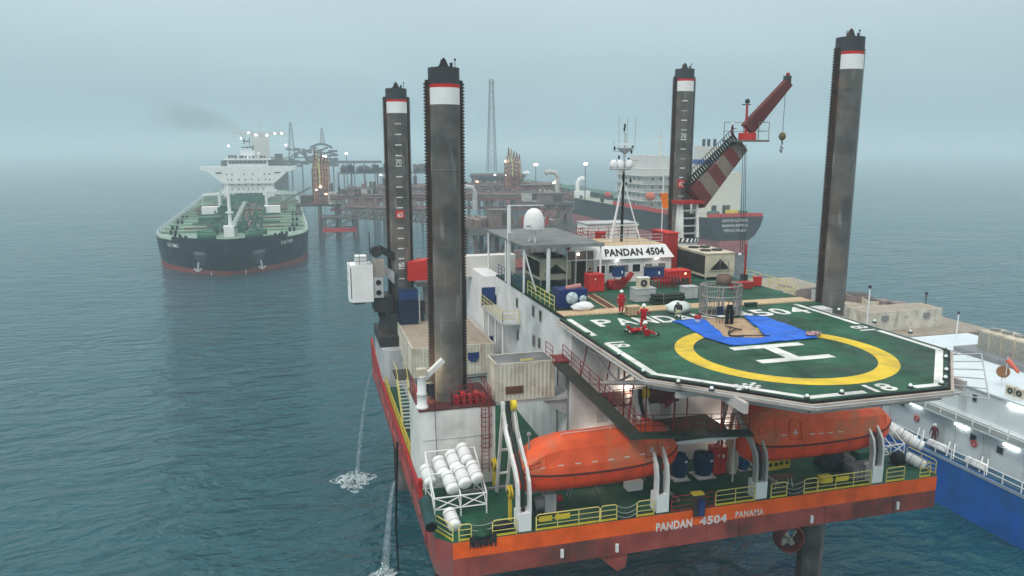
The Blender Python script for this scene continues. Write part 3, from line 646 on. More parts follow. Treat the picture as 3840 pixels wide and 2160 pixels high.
# ================================================================= STERN RAILS
def rail(a, b, lab, m=YELL, h=1.02, board=None, posts=None, grp='yellow rail sections along the stern edge'):
    a = Vector(a); b = Vector(b); L_ = (b-a).length; t = thing('safety_rail', lab, 'railing', (a+b)/2, 0, grp)
    k = posts or max(1, round(L_/1.25)); f = MB(); up = Vector((0, 0, h))
    f.tube([a, a+up*.88, a+up*.97+(b-a).normalized()*.08, a+up+(b-a).normalized()*.18, b+up-(b-a).normalized()*.18, b+up*.97-(b-a).normalized()*.08, b+up*.88, b], .036, 6)
    for i in range(1, k): p = a.lerp(b, i/k); f.tube([p, p+up], .032, 6)
    f.build('frame', m, t, w=True)
    br = MB()
    for q in (.35, .68): br.tube([a+up*q, b+up*q], .026, 5)
    br.build('mid_bar', m, t, w=True)
    tb = MB(); tb.beam(a+Vector((0, 0, .07)), b+Vector((0, 0, .07)), .03, .12); tb.build('toe_board', YEL if m is YELL else m, t, w=True)
    if board:
        for (u0, u1) in board:
            p = a.lerp(b, u0); q = a.lerp(b, u1); MB().obox((p+q)/2+Vector((0, -.05, h*.72)), (q-p)/2, (0, .012, 0), (0, 0, .17)).build('yellow_board', YEL, t, w=True)
    return t
def sx(px, py): return P(px, py, Y=YS+.12).x
RL = [(1155, 1186, 1360, 'short yellow rail right of the corner gate', None), (1239, 1299, 1345, 'yellow rail left of the first davit base', None), (1349, 1508, 1325, 'long yellow rail with two yellow boards under the left lifeboat', [(.04, .24), (.29, .52)]),
      (1511, 1551, 1308, 'narrow yellow rail left of the chain gap under the left lifeboat', None), (1602, 1644, 1296, 'narrow yellow rail right of the chain gap, beside the second davit', None), (1800, 1897, 1268, 'yellow rail with rounded end left of the grey davit', None),
      (1939, 1978, 1250, 'narrow yellow rail right of the grey davit', None), (2022, 2055, 1240, 'narrow yellow rail before the yellow boards under the right lifeboat', None), (2057, 2189, 1225, 'long yellow rail with boards under the right lifeboat', [(.1, .26), (.32, .56)]),
      (2229, 2273, 1210, 'yellow rail right of the last davit', None), (2313, 2338, 1202, 'last short yellow rail at the right stern corner', None)]
for x0, x1, y, lb, bd in RL: rail((sx(x0, y), YS+.12, DZ), (sx(x1, y), YS+.12, DZ), lb, board=bd)
rail((XL+.2, YS+1.7, DZ), (XL+.95, YS+.2, DZ), 'yellow gate frame across the left stern corner')
rail((XR-.12, YS+.3, DZ), (XR-.12, YS+3, DZ), 'yellow rail on the starboard side by the stern corner')
rail((sx(1689, 1290), YS+.12, DZ), (sx(1743, 1285), YS+.12, DZ), 'dark red rail right of the second davit', RAILRED)
rail((sx(1775, 1280), YS+.12, DZ), (sx(1797, 1275), YS+.12, DZ), 'dark red rail beside the hanging fender', RAILRED)
for i in range(6):
    y0 = 52.5+i*4.4; rail((XL+.25, y0, DZ), (XL+.25, y0+4.2, DZ), 'yellow side rail section %s along the port edge of the barge' % ('nearest the tower', 'second from the tower', 'third from the tower', 'fourth from the tower', 'next to the bow end', 'at the bow end')[i], YEL, 1.05, grp='yellow rails along the port side')
def chain(a, b, sag, lab):
    a = Vector(a); b = Vector(b); c = MB()
    for h in (.95, .6, .3):
        c.tube([a.lerp(b, i/10)+Vector((0, 0, h-sag*4*(i/10)*(1-i/10))) for i in range(11)], .018, 4)
    o = c.build('gap_chain', LGREY, None); return tag(o, lab, 'chain', 'chains across rail gaps')
chain((sx(1551, 1305), YS+.12, DZ), (sx(1602, 1298), YS+.12, DZ), .25, 'sagging chains between two narrow rails under the left lifeboat')
chain((sx(1186, 1360), YS+.12, DZ), (sx(1239, 1350), YS+.12, DZ), .12, 'chains across the gap by the green sheet')
chain((sx(1978, 1248), YS+.12, DZ), (sx(2022, 1242), YS+.12, DZ), .2, 'chains across the gap beside the brown bench')
# drape over the edge (bundled netting)
def bundle(c, sx_, sy, sz, seed, m, name, label, cat):
    rnd = random.Random(seed); b = MB(); rings = []
    for j in range(7):
        u = -1+2*j/6; r = []
        for i in range(16):
            t = 2*math.pi*i/16; k = math.sqrt(max(.05, 1-u*u*.8))*(1+rnd.uniform(-.16, .16)); r.append((c[0]+sx_*k*math.cos(t), c[1]+sy*k*math.sin(t), c[2]+sz*(u*.5+.5)+rnd.uniform(-.05, .05)))
        rings.append(r)
    b.loft(rings); o = b.build(name, m); return tag(o, label, cat)
p = P(1213, 1345, Y=YS-.05)
GNET = mat('green_netting', (.015, .06, .035), var=.4, vs=3, bump=1, bs=8); DNET = mat('dark_netting', (.03, .03, .035), var=.5, vs=3, bump=1, bs=8)
bundle((p.x, YS+.55, DZ), .85, .75, .55, 3, GNET, 'green_sheet', 'dark green sheet heaped at the stern edge between yellow rails', 'sheet')
dn = MB()
for i in range(13):
    u = i/12; xw = p.x-.75+1.5*u
    dn.add([(xw+.06*math.sin(i*5), YS-.05-.03*math.sin(i*2.2), DZ+.25), (xw+.13, YS-.05-.03*math.sin(i*2.2+1), DZ+.25), (xw+.11, YS-.07, DZ-.2-.3*abs(math.sin(i*1.7))), (xw, YS-.07, DZ-.25-.3*abs(math.cos(i*1.3)))], [(0, 1, 2, 3)])
tag(dn.build('hanging_net', DNET), 'frayed dark net hanging over the stern below the green sheet', 'net')
# dark fender in the gap
p = P(1757, 1255, Y=YS); fd_ = thing('hanging_fender', 'blue and dark rubber fender hanging at the gap in the stern rail', 'fender', (p.x, YS, DZ))
MB().box(p.x-.36, p.x+.36, YS-.14, YS-.008, DZ-.42, DZ+1.0).build('pad', mat('fender_dark', (.05, .04, .04), dirt=RUST), fd_, w=True)
MB().cyl((p.x+.1, YS-.3, DZ-.25), (p.x+.1, YS-.3, DZ+.7), .2, n=12).build('blue_roll', BLUE, fd_, w=True)
MB().box(p.x-.4, p.x+.35, YS-.1, YS+.3, DZ+1.0, DZ+1.12).build('cap', YEL, fd_, w=True)
# ---------------------------------------------------------------- stern deck gear
def drum(px, py0, py1, w_, Y, m, name, label, cat, r=None, stand=True, grp=None):
    a = P(px, py1, Y=Y); b = P(px, py0, Y=Y); r = r or w_/2; t = thing(name, label, cat, (a.x, Y, a.z), 0, grp)
    h = b.z-a.z; prof = [(0, 0), (r*.78, 0), (r*.8, .05), (r*.97, h*.35), (r, h*.8), (r*.9, h*.95), (r*.4, h), (0, h)]
    MB().lathe(prof, (a.x, Y, a.z), 20).build('body', m, t, w=True); MB().lathe([(r*.5, h*.97), (r*.3, h*1.03), (0, h*1.05)], (a.x, Y, a.z), 14).build('lid', m, t, w=True)
    MB().obox((a.x+r*.3, Y-r*.985, a.z+h*.74), (.09, 0, 0), (0, .02, 0), (0, 0, .07)).build('white_label', WHITE2, t, w=True)
    if stand:
        s_ = MB(); s_.lathe([(r*.95, -.14), (r*.95, .0), (0, 0)], (a.x, Y, a.z), 20); s_.box(a.x-r, a.x+r, Y-r, Y+r, DZ+.005, a.z-.14); s_.build('stand', WHITE, t, w=True)
    return t
BG = 'blue water tanks against the quarters wall'
BTANK = mat('tank_blue', (.012, .04, .10), rough=.35, var=.2); BTANK2 = mat('tank_bright_blue', (.01, .075, .2), rough=.3)
drum(1708, 1140, 1196, 1.2, 44.3, BTANK, 'water_tank', 'dark blue water tank just right of the left lifeboat bow', 'tank', grp=BG)
drum(1768, 1137, 1190, 1.45, 44.3, BTANK, 'water_tank', 'wider dark blue water tank beside the red cabinet', 'tank', grp=BG)
drum(1868, 1142, 1180, 1.0, 44.6, BTANK2, 'water_tank', 'bright blue tank between the cream post and the grey davit', 'tank', grp=BG)
def crate(x0, x1, y0, y1, z0, z1, m, name, label, cat, extra=None, grp=None):
    t = thing(name, label, cat, ((x0+x1)/2, (y0+y1)/2, z0), 0, grp); e = .035
    b = MB(); b.box(x0, x1, y0, y1, z0+.04, z1-.03); b.build('body', m, t, w=True)
    l_ = MB(); l_.box(x0-e, x1+e, y0-e, y1+e, z1-.03, z1+.02); l_.build('lid', m, t, w=True)
    f_ = MB()
    for x in (x0+.08, x1-.08):
        for y in (y0+.06, y1-.06): f_.box(x-.05, x+.05, y-.05, y+.05, z0-.0, z0+.04)
    f_.build('skid', DARK, t, w=True)
    for (fx, fz, w_, h_, mm, nm) in extra or []:
        cx = x0+(x1-x0)*fx; cz = z0+(z1-z0)*fz; MB().box(cx-w_/2, cx+w_/2, y0-.02, y0+.01, cz-h_/2, cz+h_/2).build(nm, mm, t, w=True)
    return t
p = P(1806, 1213, Y=44.3); crate(p.x-.55, p.x+.5, 44.1, 44.9, DZ, DZ+1.95, BRIGHTRED, 'red_cabinet', 'tall red cabinet with white stickers on the stern deck', 'cabinet', [(.35, .72, .12, .12, WHITE2, 'sticker'), (.72, .68, .14, .25, WHITE2, 'sticker'), (.52, .5, .02, 1.6, RAILRED, 'door_seam')])
t = thing('pump_column', 'cream painted pump column between the red cabinet and a blue tank', 'pump', (P(1841, 1200, Y=44).x, 44, DZ)); x = P(1841, 1200, Y=44).x
MB().box(x-.33, x+.33, 43.8, 44.3, DZ+.5, DZ+2.6).build('body', CREAM, t, w=True); MB().box(x-.24, x+.24, 43.85, 44.25, DZ, DZ+.5).build('foot', CREAM, t, w=True); MB().cyl((x+.1, 43.74, DZ+1.9), (x+.1, 43.81, DZ+1.9), .1).build('gauge', GREY, t, w=True)
# flat grey-topped awning over the tanks
t = thing('awning', 'flat dark awning with a white edge above the blue tanks', 'awning', (25.2, 43.4, 16.2)); a_ = P(1672, 1140, Y=42.6); b_ = P(1855, 1122, Y=42.6)
MB().box(a_.x, b_.x, 42.7, 46.9, 15.95, 16.05).build('sheet', GRATE, t, w=True); MB().box(a_.x, b_.x, 42.6, 42.7, 15.85, 16.07).build('edge', WHITE2, t, w=True)
for x in (a_.x+.1, b_.x-.1): MB().cyl((x, 42.8, DZ), (x, 42.8, 15.95), .05, n=8).build('post', WHITE2, t, w=True)
# winch left of the long rail
t = thing('deck_winch', 'grey deck winch behind the yellow boards under the left lifeboat', 'winch', (14, 41.9, DZ)); x, y = P(1372, 1280, z=DZ).x, 41.9
MB().box(x-.3, x+.45, y-.3, y+.4, DZ, DZ+1.35).build('motor_box', LGREY, t, w=True); MB().cyl((x-1.0, y, DZ+.7), (x-.35, y, DZ+.7), .42, n=16).build('rope_drum', GREY, t, w=True); MB().cyl((x-1.05, y, DZ+.7), (x-.98, y, DZ+.7), .55, n=16).build('drum_flange', DARK, t, w=True)
MB().cyl((x+.45, y, DZ+.9), (x+.9, y, DZ+.9), .22, n=12).build('brake', RED, t, w=True); MB().box(x-1.2, x+1.1, y-.4, y+.5, DZ, DZ+.1).build('bedplate', DARK, t, w=True)
p = P(1595, 1232, Y=43.4); crate(p.x-.55, p.x+.55, 43.2, 43.9, DZ, DZ+.62, WHITE2, 'white_chest', 'low white chest under the right half of the left lifeboat', 'chest')
p = P(1615, 1198, Y=45); crate(p.x-1.0, p.x+1.2, 45.2, 46.3, DZ, DZ+1.0, WHITE, 'white_locker', 'long white locker behind the low white chest', 'locker', [(.3, .5, .1, .3, RED, 'red_mark'), (.6, .5, .1, .25, RED, 'red_mark')])
# two picnic style tables/benches
def bench(x, y, lab, m, L_=1.5):
    t = thing('work_bench', lab, 'bench', (x, y, DZ)); MB().box(x-L_/2, x+L_/2, y-.3, y+.3, DZ+.72, DZ+.78).build('top', m, t, w=True)
    for dx in (-L_/2+.12, L_/2-.12):
        for dy in (-.24, .24): MB().cyl((x+dx*1.1, y+dy, DZ), (x+dx*.85, y+dy*.8, DZ+.72), .03, n=6).build('leg', LGREY, t, w=True)
bench(P(1990, 1215, z=DZ+.7).x, 41.2, 'brown topped bench at the chain gap by the grey davit', mat('brown_board', (.14, .07, .05)))
bench(P(1480, 1235, z=DZ+.7).x, 43.6, 'dark work bench on the green deck below the left lifeboat', mat('dark_board', (.07, .055, .05)), 2.2)
# yellow wheels, bollards, nets and boxes
def reel(px, py, Y, lab, r=.42):
    p = P(px, py, Y=Y); t = thing('hose_reel', lab, 'reel', (p.x, Y, DZ)); MB().lathe([(r*.35, -.12), (r, -.12), (r, -.06), (r*.6, -.04), (r*.6, .04), (r, .06), (r, .12), (r*.35, .12)], (p.x, Y, p.z), 20, axis=0).build('drum', YEL, t, w=True); MB().cyl((p.x-.15, Y, p.z), (p.x+.15, Y, p.z), r*.36, n=10).build('hub', DARK, t, w=True)
    MB().box(p.x-.1, p.x+.1, Y-.1, Y+.1, DZ, p.z-.1).build('stand', YEL, t, w=True)
reel(1243, 1167, 46.6, 'yellow hose reel at the foot of the white tower'); reel(1283, 1237, 41.6, 'yellow hose reel left of the first davit')
def bollard(px, py, lab):
    p = P(px, py, z=DZ); t = thing('bollard_frame', lab, 'frame', p); b = MB()
    b.box(p.x-.5, p.x+.5, p.y, p.y+.5, DZ, DZ+.75); b.build('block', YEL, t, w=True)
    for dx in (-.25, .22): MB().cyl((p.x+dx, p.y-.02, DZ+.42), (p.x+dx, p.y+.01, DZ+.42), .15, n=14).build('hole', DARK, t, w=True)
for px, py, lb in ((1945, 1183, 'yellow fairlead frame with a dark hole right of the grey davit'), (1972, 1178, 'yellow fairlead frame with two holes below the right lifeboat'), (2170, 1143, 'yellow frame left of the last davit'), (1505, 1195, 'yellow panel standing under the left lifeboat')): bollard(px, py, lb)
bundle((P(2100, 1190, z=DZ).x, 42.8, DZ), 1.25, .8, 1.5, 5, DNET, 'net_heap', 'heap of black netting under the right lifeboat', 'net')
bundle((P(2140, 1190, z=DZ).x, 42.6, DZ), .75, .6, 1.1, 8, mat('grey_canvas', (.16, .15, .15), var=.4, vs=3), 'canvas_heap', 'grey crumpled canvas beside the black netting', 'canvas')
p = P(2165, 1222, Y=40.9); crate(p.x-.9, p.x+.95, 40.7, 41.6, DZ, DZ+.95, mat('crate_grey', (.2, .19, .2)), 'grey_crate', 'grey slatted crate behind the right yellow rail', 'crate', [(.2, .5, .04, .9, LGREY, 'slat'), (.4, .5, .04, .9, LGREY, 'slat'), (.6, .5, .04, .9, LGREY, 'slat'), (.8, .5, .04, .9, LGREY, 'slat')])
p = P(2175, 1185, Y=43); crate(p.x-.7, p.x+.8, 42.9, 43.8, DZ, DZ+.85, mat('green_box', (.02, .09, .06)), 'green_box', 'dark green box behind the grey crate', 'box')
p = P(2075, 1225, Y=41); crate(p.x-.5, p.x+.35, 40.8, 41.2, DZ, DZ+.5, YEL, 'yellow_case', 'yellow case left of the grey crate', 'case')
bundle((P(2290, 1185, z=DZ).x, 42.2, DZ), .6, .5, .9, 11, BLACK, 'black_cover', 'black covered gear beneath the right corner rafts', 'cover')
p = P(1265, 1327, Y=40.6); bundle((p.x, 40.55, DZ), .6, .4, .5, 14, mat('tyre_black', (.02, .02, .022)), 'mooring_rope_pile', 'dark coil of mooring rope behind the rail left of the first davit', 'rope')
p = P(1085, 1295, X=XL-.1); t = thing('covered_roll', 'dark green covered roll hanging outside the port stern corner', 'roll', p)
MB().cyl(p+Vector((-.2, 1.2, .35)), p+Vector((-.2, -1.2, -.15)), .36, n=14).build('cover', mat('roll_green', (.02, .06, .06), var=.3, bump=.6), t, w=True); MB().cyl(p+Vector((-.2, -1.25, -.16)), p+Vector((-.2, -1.2, -.15)), .3, n=14).build('end_cap', BLACK, t, w=True)
for px, py, Y_, lb in ((1057, 1215, 45.5, 'red fire extinguisher post at the port rail by the rafts'), ):
    p = P(px, py, Y=Y_); t = thing('fire_post', lb, 'fire post', (p.x, Y_, DZ)); MB().box(p.x-.12, p.x+.12, Y_-.12, Y_+.12, DZ, DZ+1.6).build('post', BRIGHTRED, t, w=True); MB().box(p.x-.15, p.x+.15, Y_-.16, Y_-.1, DZ+1.0, DZ+1.5).build('box', RED, t, w=True)
# ================================================================= TOWER TOP
TZ = 18.2
def rrail(pts, lab, h=1.05, m=RAILRED, closed=False, grp='red railings around the platforms', step=1.1):
    pts = [Vector(p) for p in pts]; t = thing('platform_rail', lab, 'railing', pts[0], 0, grp); f = MB(); up = Vector((0, 0, h)); n = len(pts)
    segs = [(pts[i], pts[(i+1) % n]) for i in range(n if closed else n-1)]
    for a, b in segs:
        k = max(1, round((b-a).length/step))
        for i in range(k+1): q = a.lerp(b, i/k); f.tube([q, q+up], .03, 5)
    for q in (.36, .68, 1.0):
        for a, b in segs: f.tube([a+up*q, b+up*q], .028, 5)
    f.build('rail_frame', m, t, w=True); return t
rrail([(8.9, 47.35, TZ), (11.6, 47.35, TZ), (11.7, 50.5, TZ)], 'red railing along the front of the white tower top')
rrail([(8.9, 47.35, TZ), (8.9, 48.4, TZ), (10.6, 48.5, TZ), (10.7, 50.2, TZ)], 'inner red railing at the foot of the thick left leg')
rrail([(6.8, 52.0, TZ), (6.8, 48.8, TZ)], 'red railing on the port edge of the tower top')
pl_ = MB()
for i in range(5): pl_.box(9.2+i*.45, 9.5+i*.45, 47.6, 48.3, TZ+.01, TZ+.55+.2*(i % 2))
tag(pl_.build('hydraulic_pack', RED), 'red hydraulic machinery behind the tower top railing', 'machinery')
def ladder(x, y, z0, z1, lab, cage=True):
    t = thing('caged_ladder', lab, 'ladder', (x, y, z0)); a = MB()
    for dx in (-.25, .25): a.tube([(x+dx, y-.12, z0), (x+dx, y-.12, z1+1.0)], .035, 5)
    z = z0+.3
    while z < z1: a.tube([(x-.25, y-.12, z), (x+.25, y-.12, z)], .022, 4); z += .3
    a.build('stile_and_rungs', RAILRED, t, w=True)
    if cage:
        c = MB(); z = z0+2.0
        while z < z1+.9:
            c.tube([(x-.33, y-.15, z), (x-.36, y-.5, z), (x-.15, y-.78, z), (x+.15, y-.78, z), (x+.36, y-.5, z), (x+.33, y-.15, z)], .025, 4); z += .72
        for dx, dy in ((-.36, -.5), (-.15, -.78), (.15, -.78), (.36, -.5)): c.tube([(x+dx, y+dy, z0+2.0), (x+dx, y+dy, z1+.8)], .02, 4)
        c.build('cage', RAILRED, t, w=True)
ladder(P(1222, 1100, Y=47).x, 47.2, DZ+.8, TZ, 'dark red caged ladder up the front of the white tower')
# small white jib crane with lamp
t = thing('jib_crane', 'small white jib crane with a bright lamp on the tower corner', 'crane', (7.3, 47.9, TZ)); b0 = P(1062, 1022, Y=47.8); x, y, z = b0.x, 47.8, TZ
MB().lathe([(.42, 0), (.42, .12), (.33, .16), (.33, .9), (.38, .95), (.3, 1.05), (.3, 2.1), (.36, 2.2), (0, 2.25)], (x, y, z), 16).build('pedestal', WHITE2, t, w=True)
MB().beam((x+.05, y, z+1.9), (x+1.5, y+.3, z+3.1), .34, .3).build('boom', WHITE, t, w=True); MB().box(x-.35, x+.3, y-.25, y+.25, z+2.1, z+2.7).build('head', CREAM, t, w=True)
MB().cyl((x+.6, y+.2, z+.8), (x+.6, y+.2, z+1.6), .3, n=12).build('winch_drum', DARK, t, w=True)
lp = P(1054, 934, Y=48.2); MB().ball(lp, .16, 10).build('lamp', LAMP, t, w=True); MB().tube([(x, y, z+2.6), lp], .03, 5).build('lamp_arm', GREY, t, w=True)
wl = bpy.data.lights.new('tower_lamp', 'POINT'); wl.energy = 260; wl.color = (1, .85, .55); wl.shadow_soft_size = .16
wo = bpy.data.objects.new('tower_lamp', wl); COL.objects.link(wo); wo.parent = t; wo.location = lp+Vector((.15, -.1, -.35))-Vector(t.location)
MB().tube([(x+.7, 47.1, TZ+1.6), (x+.75, 47.05, TZ-1.0), (x+.85, 47.0, 14.0)], .022, 4).build('hanging_cable', BLACK, t, w=True)
# ten foot container on the bracket, long containers behind the leg
def container(x0, x1, y0, y1, z0, z1, m, roofm, label, face='y', grp='shipping containers on the barge'):
    t = thing('shipping_container', label, 'container', ((x0+x1)/2, (y0+y1)/2, z0), 0, grp); fr_ = MB(); e = .06
    for x in (x0, x1-.12):
        for y in (y0, y1-.12): fr_.box(x, x+.12, y, y+.12, z0, z1)
    for z in (z0, z1-.12):
        for y in (y0, y1-.12): fr_.box(x0+.12, x1-.12, y, y+.12, z, z+.12)
        for x in (x0, x1-.12): fr_.box(x, x+.12, y0+.12, y1-.12, z, z+.12)
    fr_.build('corner_frame', m, t, w=True)
    def corr(a, b, vert0, vert1, nrm):
        a = Vector(a); b = Vector(b); n = max(4, int((b-a).length/.28)); pts = []
        for i in range(n*4+1):
            u = i/(n*4); q = a.lerp(b, u); k = i % 4; pts.append(q+Vector(nrm)*(-.035 if k in (0, 1) else 0))
        vs = [(q.x, q.y, vert0) for q in pts]+[(q.x, q.y, vert1) for q in pts]; N_ = len(pts)
        return MB().add(vs, [(i, i+1, N_+i+1, N_+i) for i in range(N_-1)])
    for (a, b, nr) in (((x0+.12, y0+.02, 0), (x1-.12, y0+.02, 0), (0, -1, 0)), ((x0+.12, y1-.02, 0), (x1-.12, y1-.02, 0), (0, 1, 0)), ((x0+.02, y0+.12, 0), (x0+.02, y1-.12, 0), (-1, 0, 0)), ((x1-.02, y0+.12, 0), (x1-.02, y1-.12, 0), (1, 0, 0))):
        c = corr(a, b, z0+.1, z1-.1, tuple(-k for k in nr)); c.build('side_panel', m, t, w=True, recalc=False)
    MB().box(x0+.05, x1-.05, y0+.05, y1-.05, z1-.05, z1-.015).build('roof', roofm, t, w=True); MB().box(x0+.05, x1-.05, y0+.05, y1-.05, z0+.02, z0+.08).build('floor', DARK, t, w=True)
    return t
ROOFG = mat('container_roof_grey', (.15, .15, .155), dirt=(.26, .25, .24), da=.6, ds=1.0); ROOFT = mat('container_roof_tan', (.36, .30, .23), dirt=(.25, .17, .11), da=.7, ds=.6)
c0 = container(11.9, 16.1, 47.25, 49.7, 18.3, 20.95, CONT, ROOFG, 'cream container on the bracket beside the quarters wall with a brown hatch')
q0 = P(1272, 992, Y=47.2); q1 = P(1316, 970, Y=47.2); MB().box(q0.x, q1.x, 47.17, 47.3, q0.z, q1.z).build('vent_hatch', mat('vent_brown', (.13, .06, .03), var=.4, vs=6), c0, w=True)
q0 = P(1325, 905, Y=47.2); MB().box(q0.x-.45, q0.x+.45, 47.2, 47.26, q0.z-.06, q0.z+.06).build('name_plate', YELL, c0, w=True)
t = thing('container_bracket', 'white steel bracket under the cream container', 'bracket', (14, 48, 18)); MB().box(11.95, 17.15, 47.3, 49.7, 18.05, 18.28).build('platform', LGREY, t, w=True); MB().prism([(15.2, 47.5, 18.04), (17.15, 47.5, 18.04), (17.15, 47.5, 16.8)], (0, .2, 0)).build('gusset', LGREY, t, w=True)
c1 = container(8.35, 12.0, 62.3, 72.6, 15.7, 18.35, CONT, ROOFT, 'long pale container with a tan roof left of the thick leg')
c2 = container(12.15, 15.6, 62.3, 72.6, 15.7, 18.35, CONT, ROOFT, 'long pale container with a tan roof right of the thick leg')
sh_ = P(1191, 898, Y=62.2); s = MB(); s.prism([(sh_.x-.5, 62.2, sh_.z+.4), (sh_.x+.5, 62.2, sh_.z+.4), (sh_.x+.5, 62.2, sh_.z-.1), (sh_.x+.25, 62.2, sh_.z-.45), (sh_.x-.25, 62.2, sh_.z-.45), (sh_.x-.5, 62.2, sh_.z-.1)], (0, .05, 0)); s.build('blue_emblem', BLUE, c2, w=True)
t = thing('container_support', 'steel frame carrying the two long containers above the deck', 'frame', (12, 67, DZ)); f = MB()
for x in (8.5, 11.9, 15.4):
    for y in (62.6, 67.4, 72.3): f.box(x-.15, x+.15, y-.15, y+.15, DZ, 15.55)
for y in (62.6, 67.4, 72.3): f.box(8.3, 15.6, y-.14, y+.14, 15.4, 15.68)
f.build('post', LGREY, t, w=True); MB().box(8.4, 15.5, 62.8, 72.2, DZ+.01, 15.2).build('store', LGREY, t, w=True)
p = P(1028, 768, Y=72.9); t = thing('blue_tank', 'dark blue tank standing in front of the far left leg', 'tank', (p.x, 72, 18.4)); a_ = P(1005, 805, Y=71.6); b_ = P(1050, 728, Y=71.6)
MB().box(a_.x, b_.x, 71.4, 72.9, 18.4, b_.z).build('body', NAVY, t, w=True); MB().box(a_.x+.02, b_.x-.02, 71.37, 71.4, b_.z-.95, b_.z-.1).build('panel', BLUE, t, w=True); MB().cyl((b_.x+.15, 71.5, 18.4), (b_.x+.15, 71.5, b_.z-.5), .07, n=8).build('pipe', LGREY, t, w=True)
# diagonal escape stair and walkway under the left rim of the helideck
W1 = P(1402, 905, X=16.4); W2 = P(1597, 1092, Y=40.1); W3 = P(1888, 1131, Y=38.9); W3.z = W2.z-.15
t = thing('escape_walkway', 'dark sloping escape walkway with red rails below the helideck rim', 'walkway', W2)
b = MB(); side_ = Vector((.45, .1, 0))
b.add([W1-side_, W1+side_, W2+side_, W2-side_, *(q-Vector((0, 0, .16)) for q in (W1-side_, W1+side_, W2+side_, W2-side_))], [(0, 1, 2, 3), (7, 6, 5, 4), (0, 3, 7, 4), (1, 5, 6, 2), (0, 4, 5, 1), (3, 2, 6, 7)])
b.build('ramp', GRATE, t, w=True)
b = MB(); s2 = Vector((.1, .42, 0)); b.add([W2-s2-Vector((.4, 0, 0)), W3-s2, W3+s2, W2+s2-Vector((.4, 0, 0)), *(q-Vector((0, 0, .16)) for q in (W2-s2-Vector((.4, 0, 0)), W3-s2, W3+s2, W2+s2-Vector((.4, 0, 0))))], [(0, 1, 2, 3), (7, 6, 5, 4), (0, 4, 5, 1), (1, 5, 6, 2), (2, 6, 7, 3), (3, 7, 4, 0)])
b.build('landing', mat('landing_green', (.035, .06, .045), dirt=(.06, .05, .04)), t, w=True)
f = MB(); g = MB()
for i in range(9):
    u = i/8; q = W1.lerp(W2, u)+side_*.95; f.tube([q, q+Vector((0, 0, 1.05))], .03, 5)
for h in (.35, .7, 1.05): g.tube([W1+side_*.95+Vector((0, 0, h)), W2+side_*.95+Vector((0, 0, h))], .026, 5); g.tube([W2+s2*.95+Vector((0, 0, h)), W3+s2*.95+Vector((0, 0, h))], .026, 5)
for i in range(7): q = W2.lerp(W3, i/6)+s2*.95; f.tube([q, q+Vector((0, 0, 1.05))], .03, 5)
for u in (.25, .55, .85): q = W1.lerp(W2, u)+side_; f.tube([q, Vector((q.x+.6, q.y, HZ-.7))], .045, 5)
for u in (.1, .45, .75): q = W2.lerp(W3, u)+s2; f.tube([q, Vector((q.x, q.y, HZ-.7))], .045, 5)
f.build('post', RAILRED, t, w=True); g.build('handrail', RAILRED, t, w=True)
t = thing('landing_platform', 'small red platform at the top of the escape walkway by the wall', 'platform', W1); q = W1
MB().box(q.x-.5, q.x+1.6, q.y-.4, q.y+1.3, q.z-.12, q.z).build('floor', RAILRED, t, w=True)
rrail([(q.x-.45, q.y+1.2, q.z), (q.x-.45, q.y-.35, q.z)], 'red railing on the small wall platform')
rrail([(q.x+1.5, q.y-.35, q.z), (q.x+1.5, q.y+1.2, q.z)], 'inner red railing on the small wall platform')
# mid platform in front of the quarters wall with rails and stairs
t = thing('mid_platform', 'dark brown mezzanine platform with red rails under the helideck', 'platform', (25, 45.2, 19.2))
MB().box(19.2, 24.0, 44.2, 46.9, 18.3, 18.42).build('floor', mat('platform_red', (.09, .025, .025), dirt=(.05, .045, .04)), t, w=True); MB().box(24.0, 32.5, 44.6, 46.9, 19.9, 20.02).build('upper_floor', GRATE, t, w=True)
rrail([(19.2, 44.25, 18.42), (24.0, 44.25, 18.42)], 'red rail on the mezzanine left of the stair'); rrail([(24.0, 44.65, 20.02), (32.5, 44.65, 20.02)], 'red rail on the upper mezzanine under the helideck')
rrail([(20.5, 43.2, 16.05), (31.0, 43.2, 16.05)], 'long red rail above the awning edge', 1.1)
st = MB()
for i in range(9): st.box(22.6+i*.22, 22.9+i*.22, 43.3, 44.1, 18.4+i*.19, 18.44+i*.19)
st.build('stair_tread', RAILRED, t, w=True)
s_ = MB(); s_.beam((22.5, 43.3, 18.3), (24.7, 43.3, 20.1), .06, .25); s_.beam((22.5, 44.1, 18.3), (24.7, 44.1, 20.1), .06, .25); s_.tube([(22.5, 43.3, 19.3), (24.7, 43.3, 21.1)], .03, 5); s_.build('stair_stringer', RAILRED, t, w=True)
for x in (20.0, 23.8, 27.6, 31.4): MB().cyl((x, 44.4, DZ), (x, 44.4, HZ-.8), .07, n=8).build('column', RAILRED, t, w=True)
# port side stair tower near the bow with ladder and people
t = thing('access_stair', 'pale steel stair between the port rail and the long containers', 'stair', (7.4, 61, DZ)); s_ = MB()
for i in range(14): s_.box(6.95, 7.75, 58.2+i*.27, 58.45+i*.27, DZ+.2+i*.22, DZ+.24+i*.22)
s_.build('tread', LGREY, t, w=True); s2_ = MB()
for x in (6.93, 7.78): s2_.beam((x, 58.0, DZ+.1), (x, 62, DZ+3.2), .05, .22); s2_.tube([(x, 58.0, DZ+1.1), (x, 62, DZ+4.2), (x, 64, DZ+4.2)], .03, 5)
s2_.build('stringer', YELL, t, w=True); MB().box(6.9, 8.3, 62, 65, DZ+3.1, DZ+3.2).build('landing', GRATE, t, w=True)
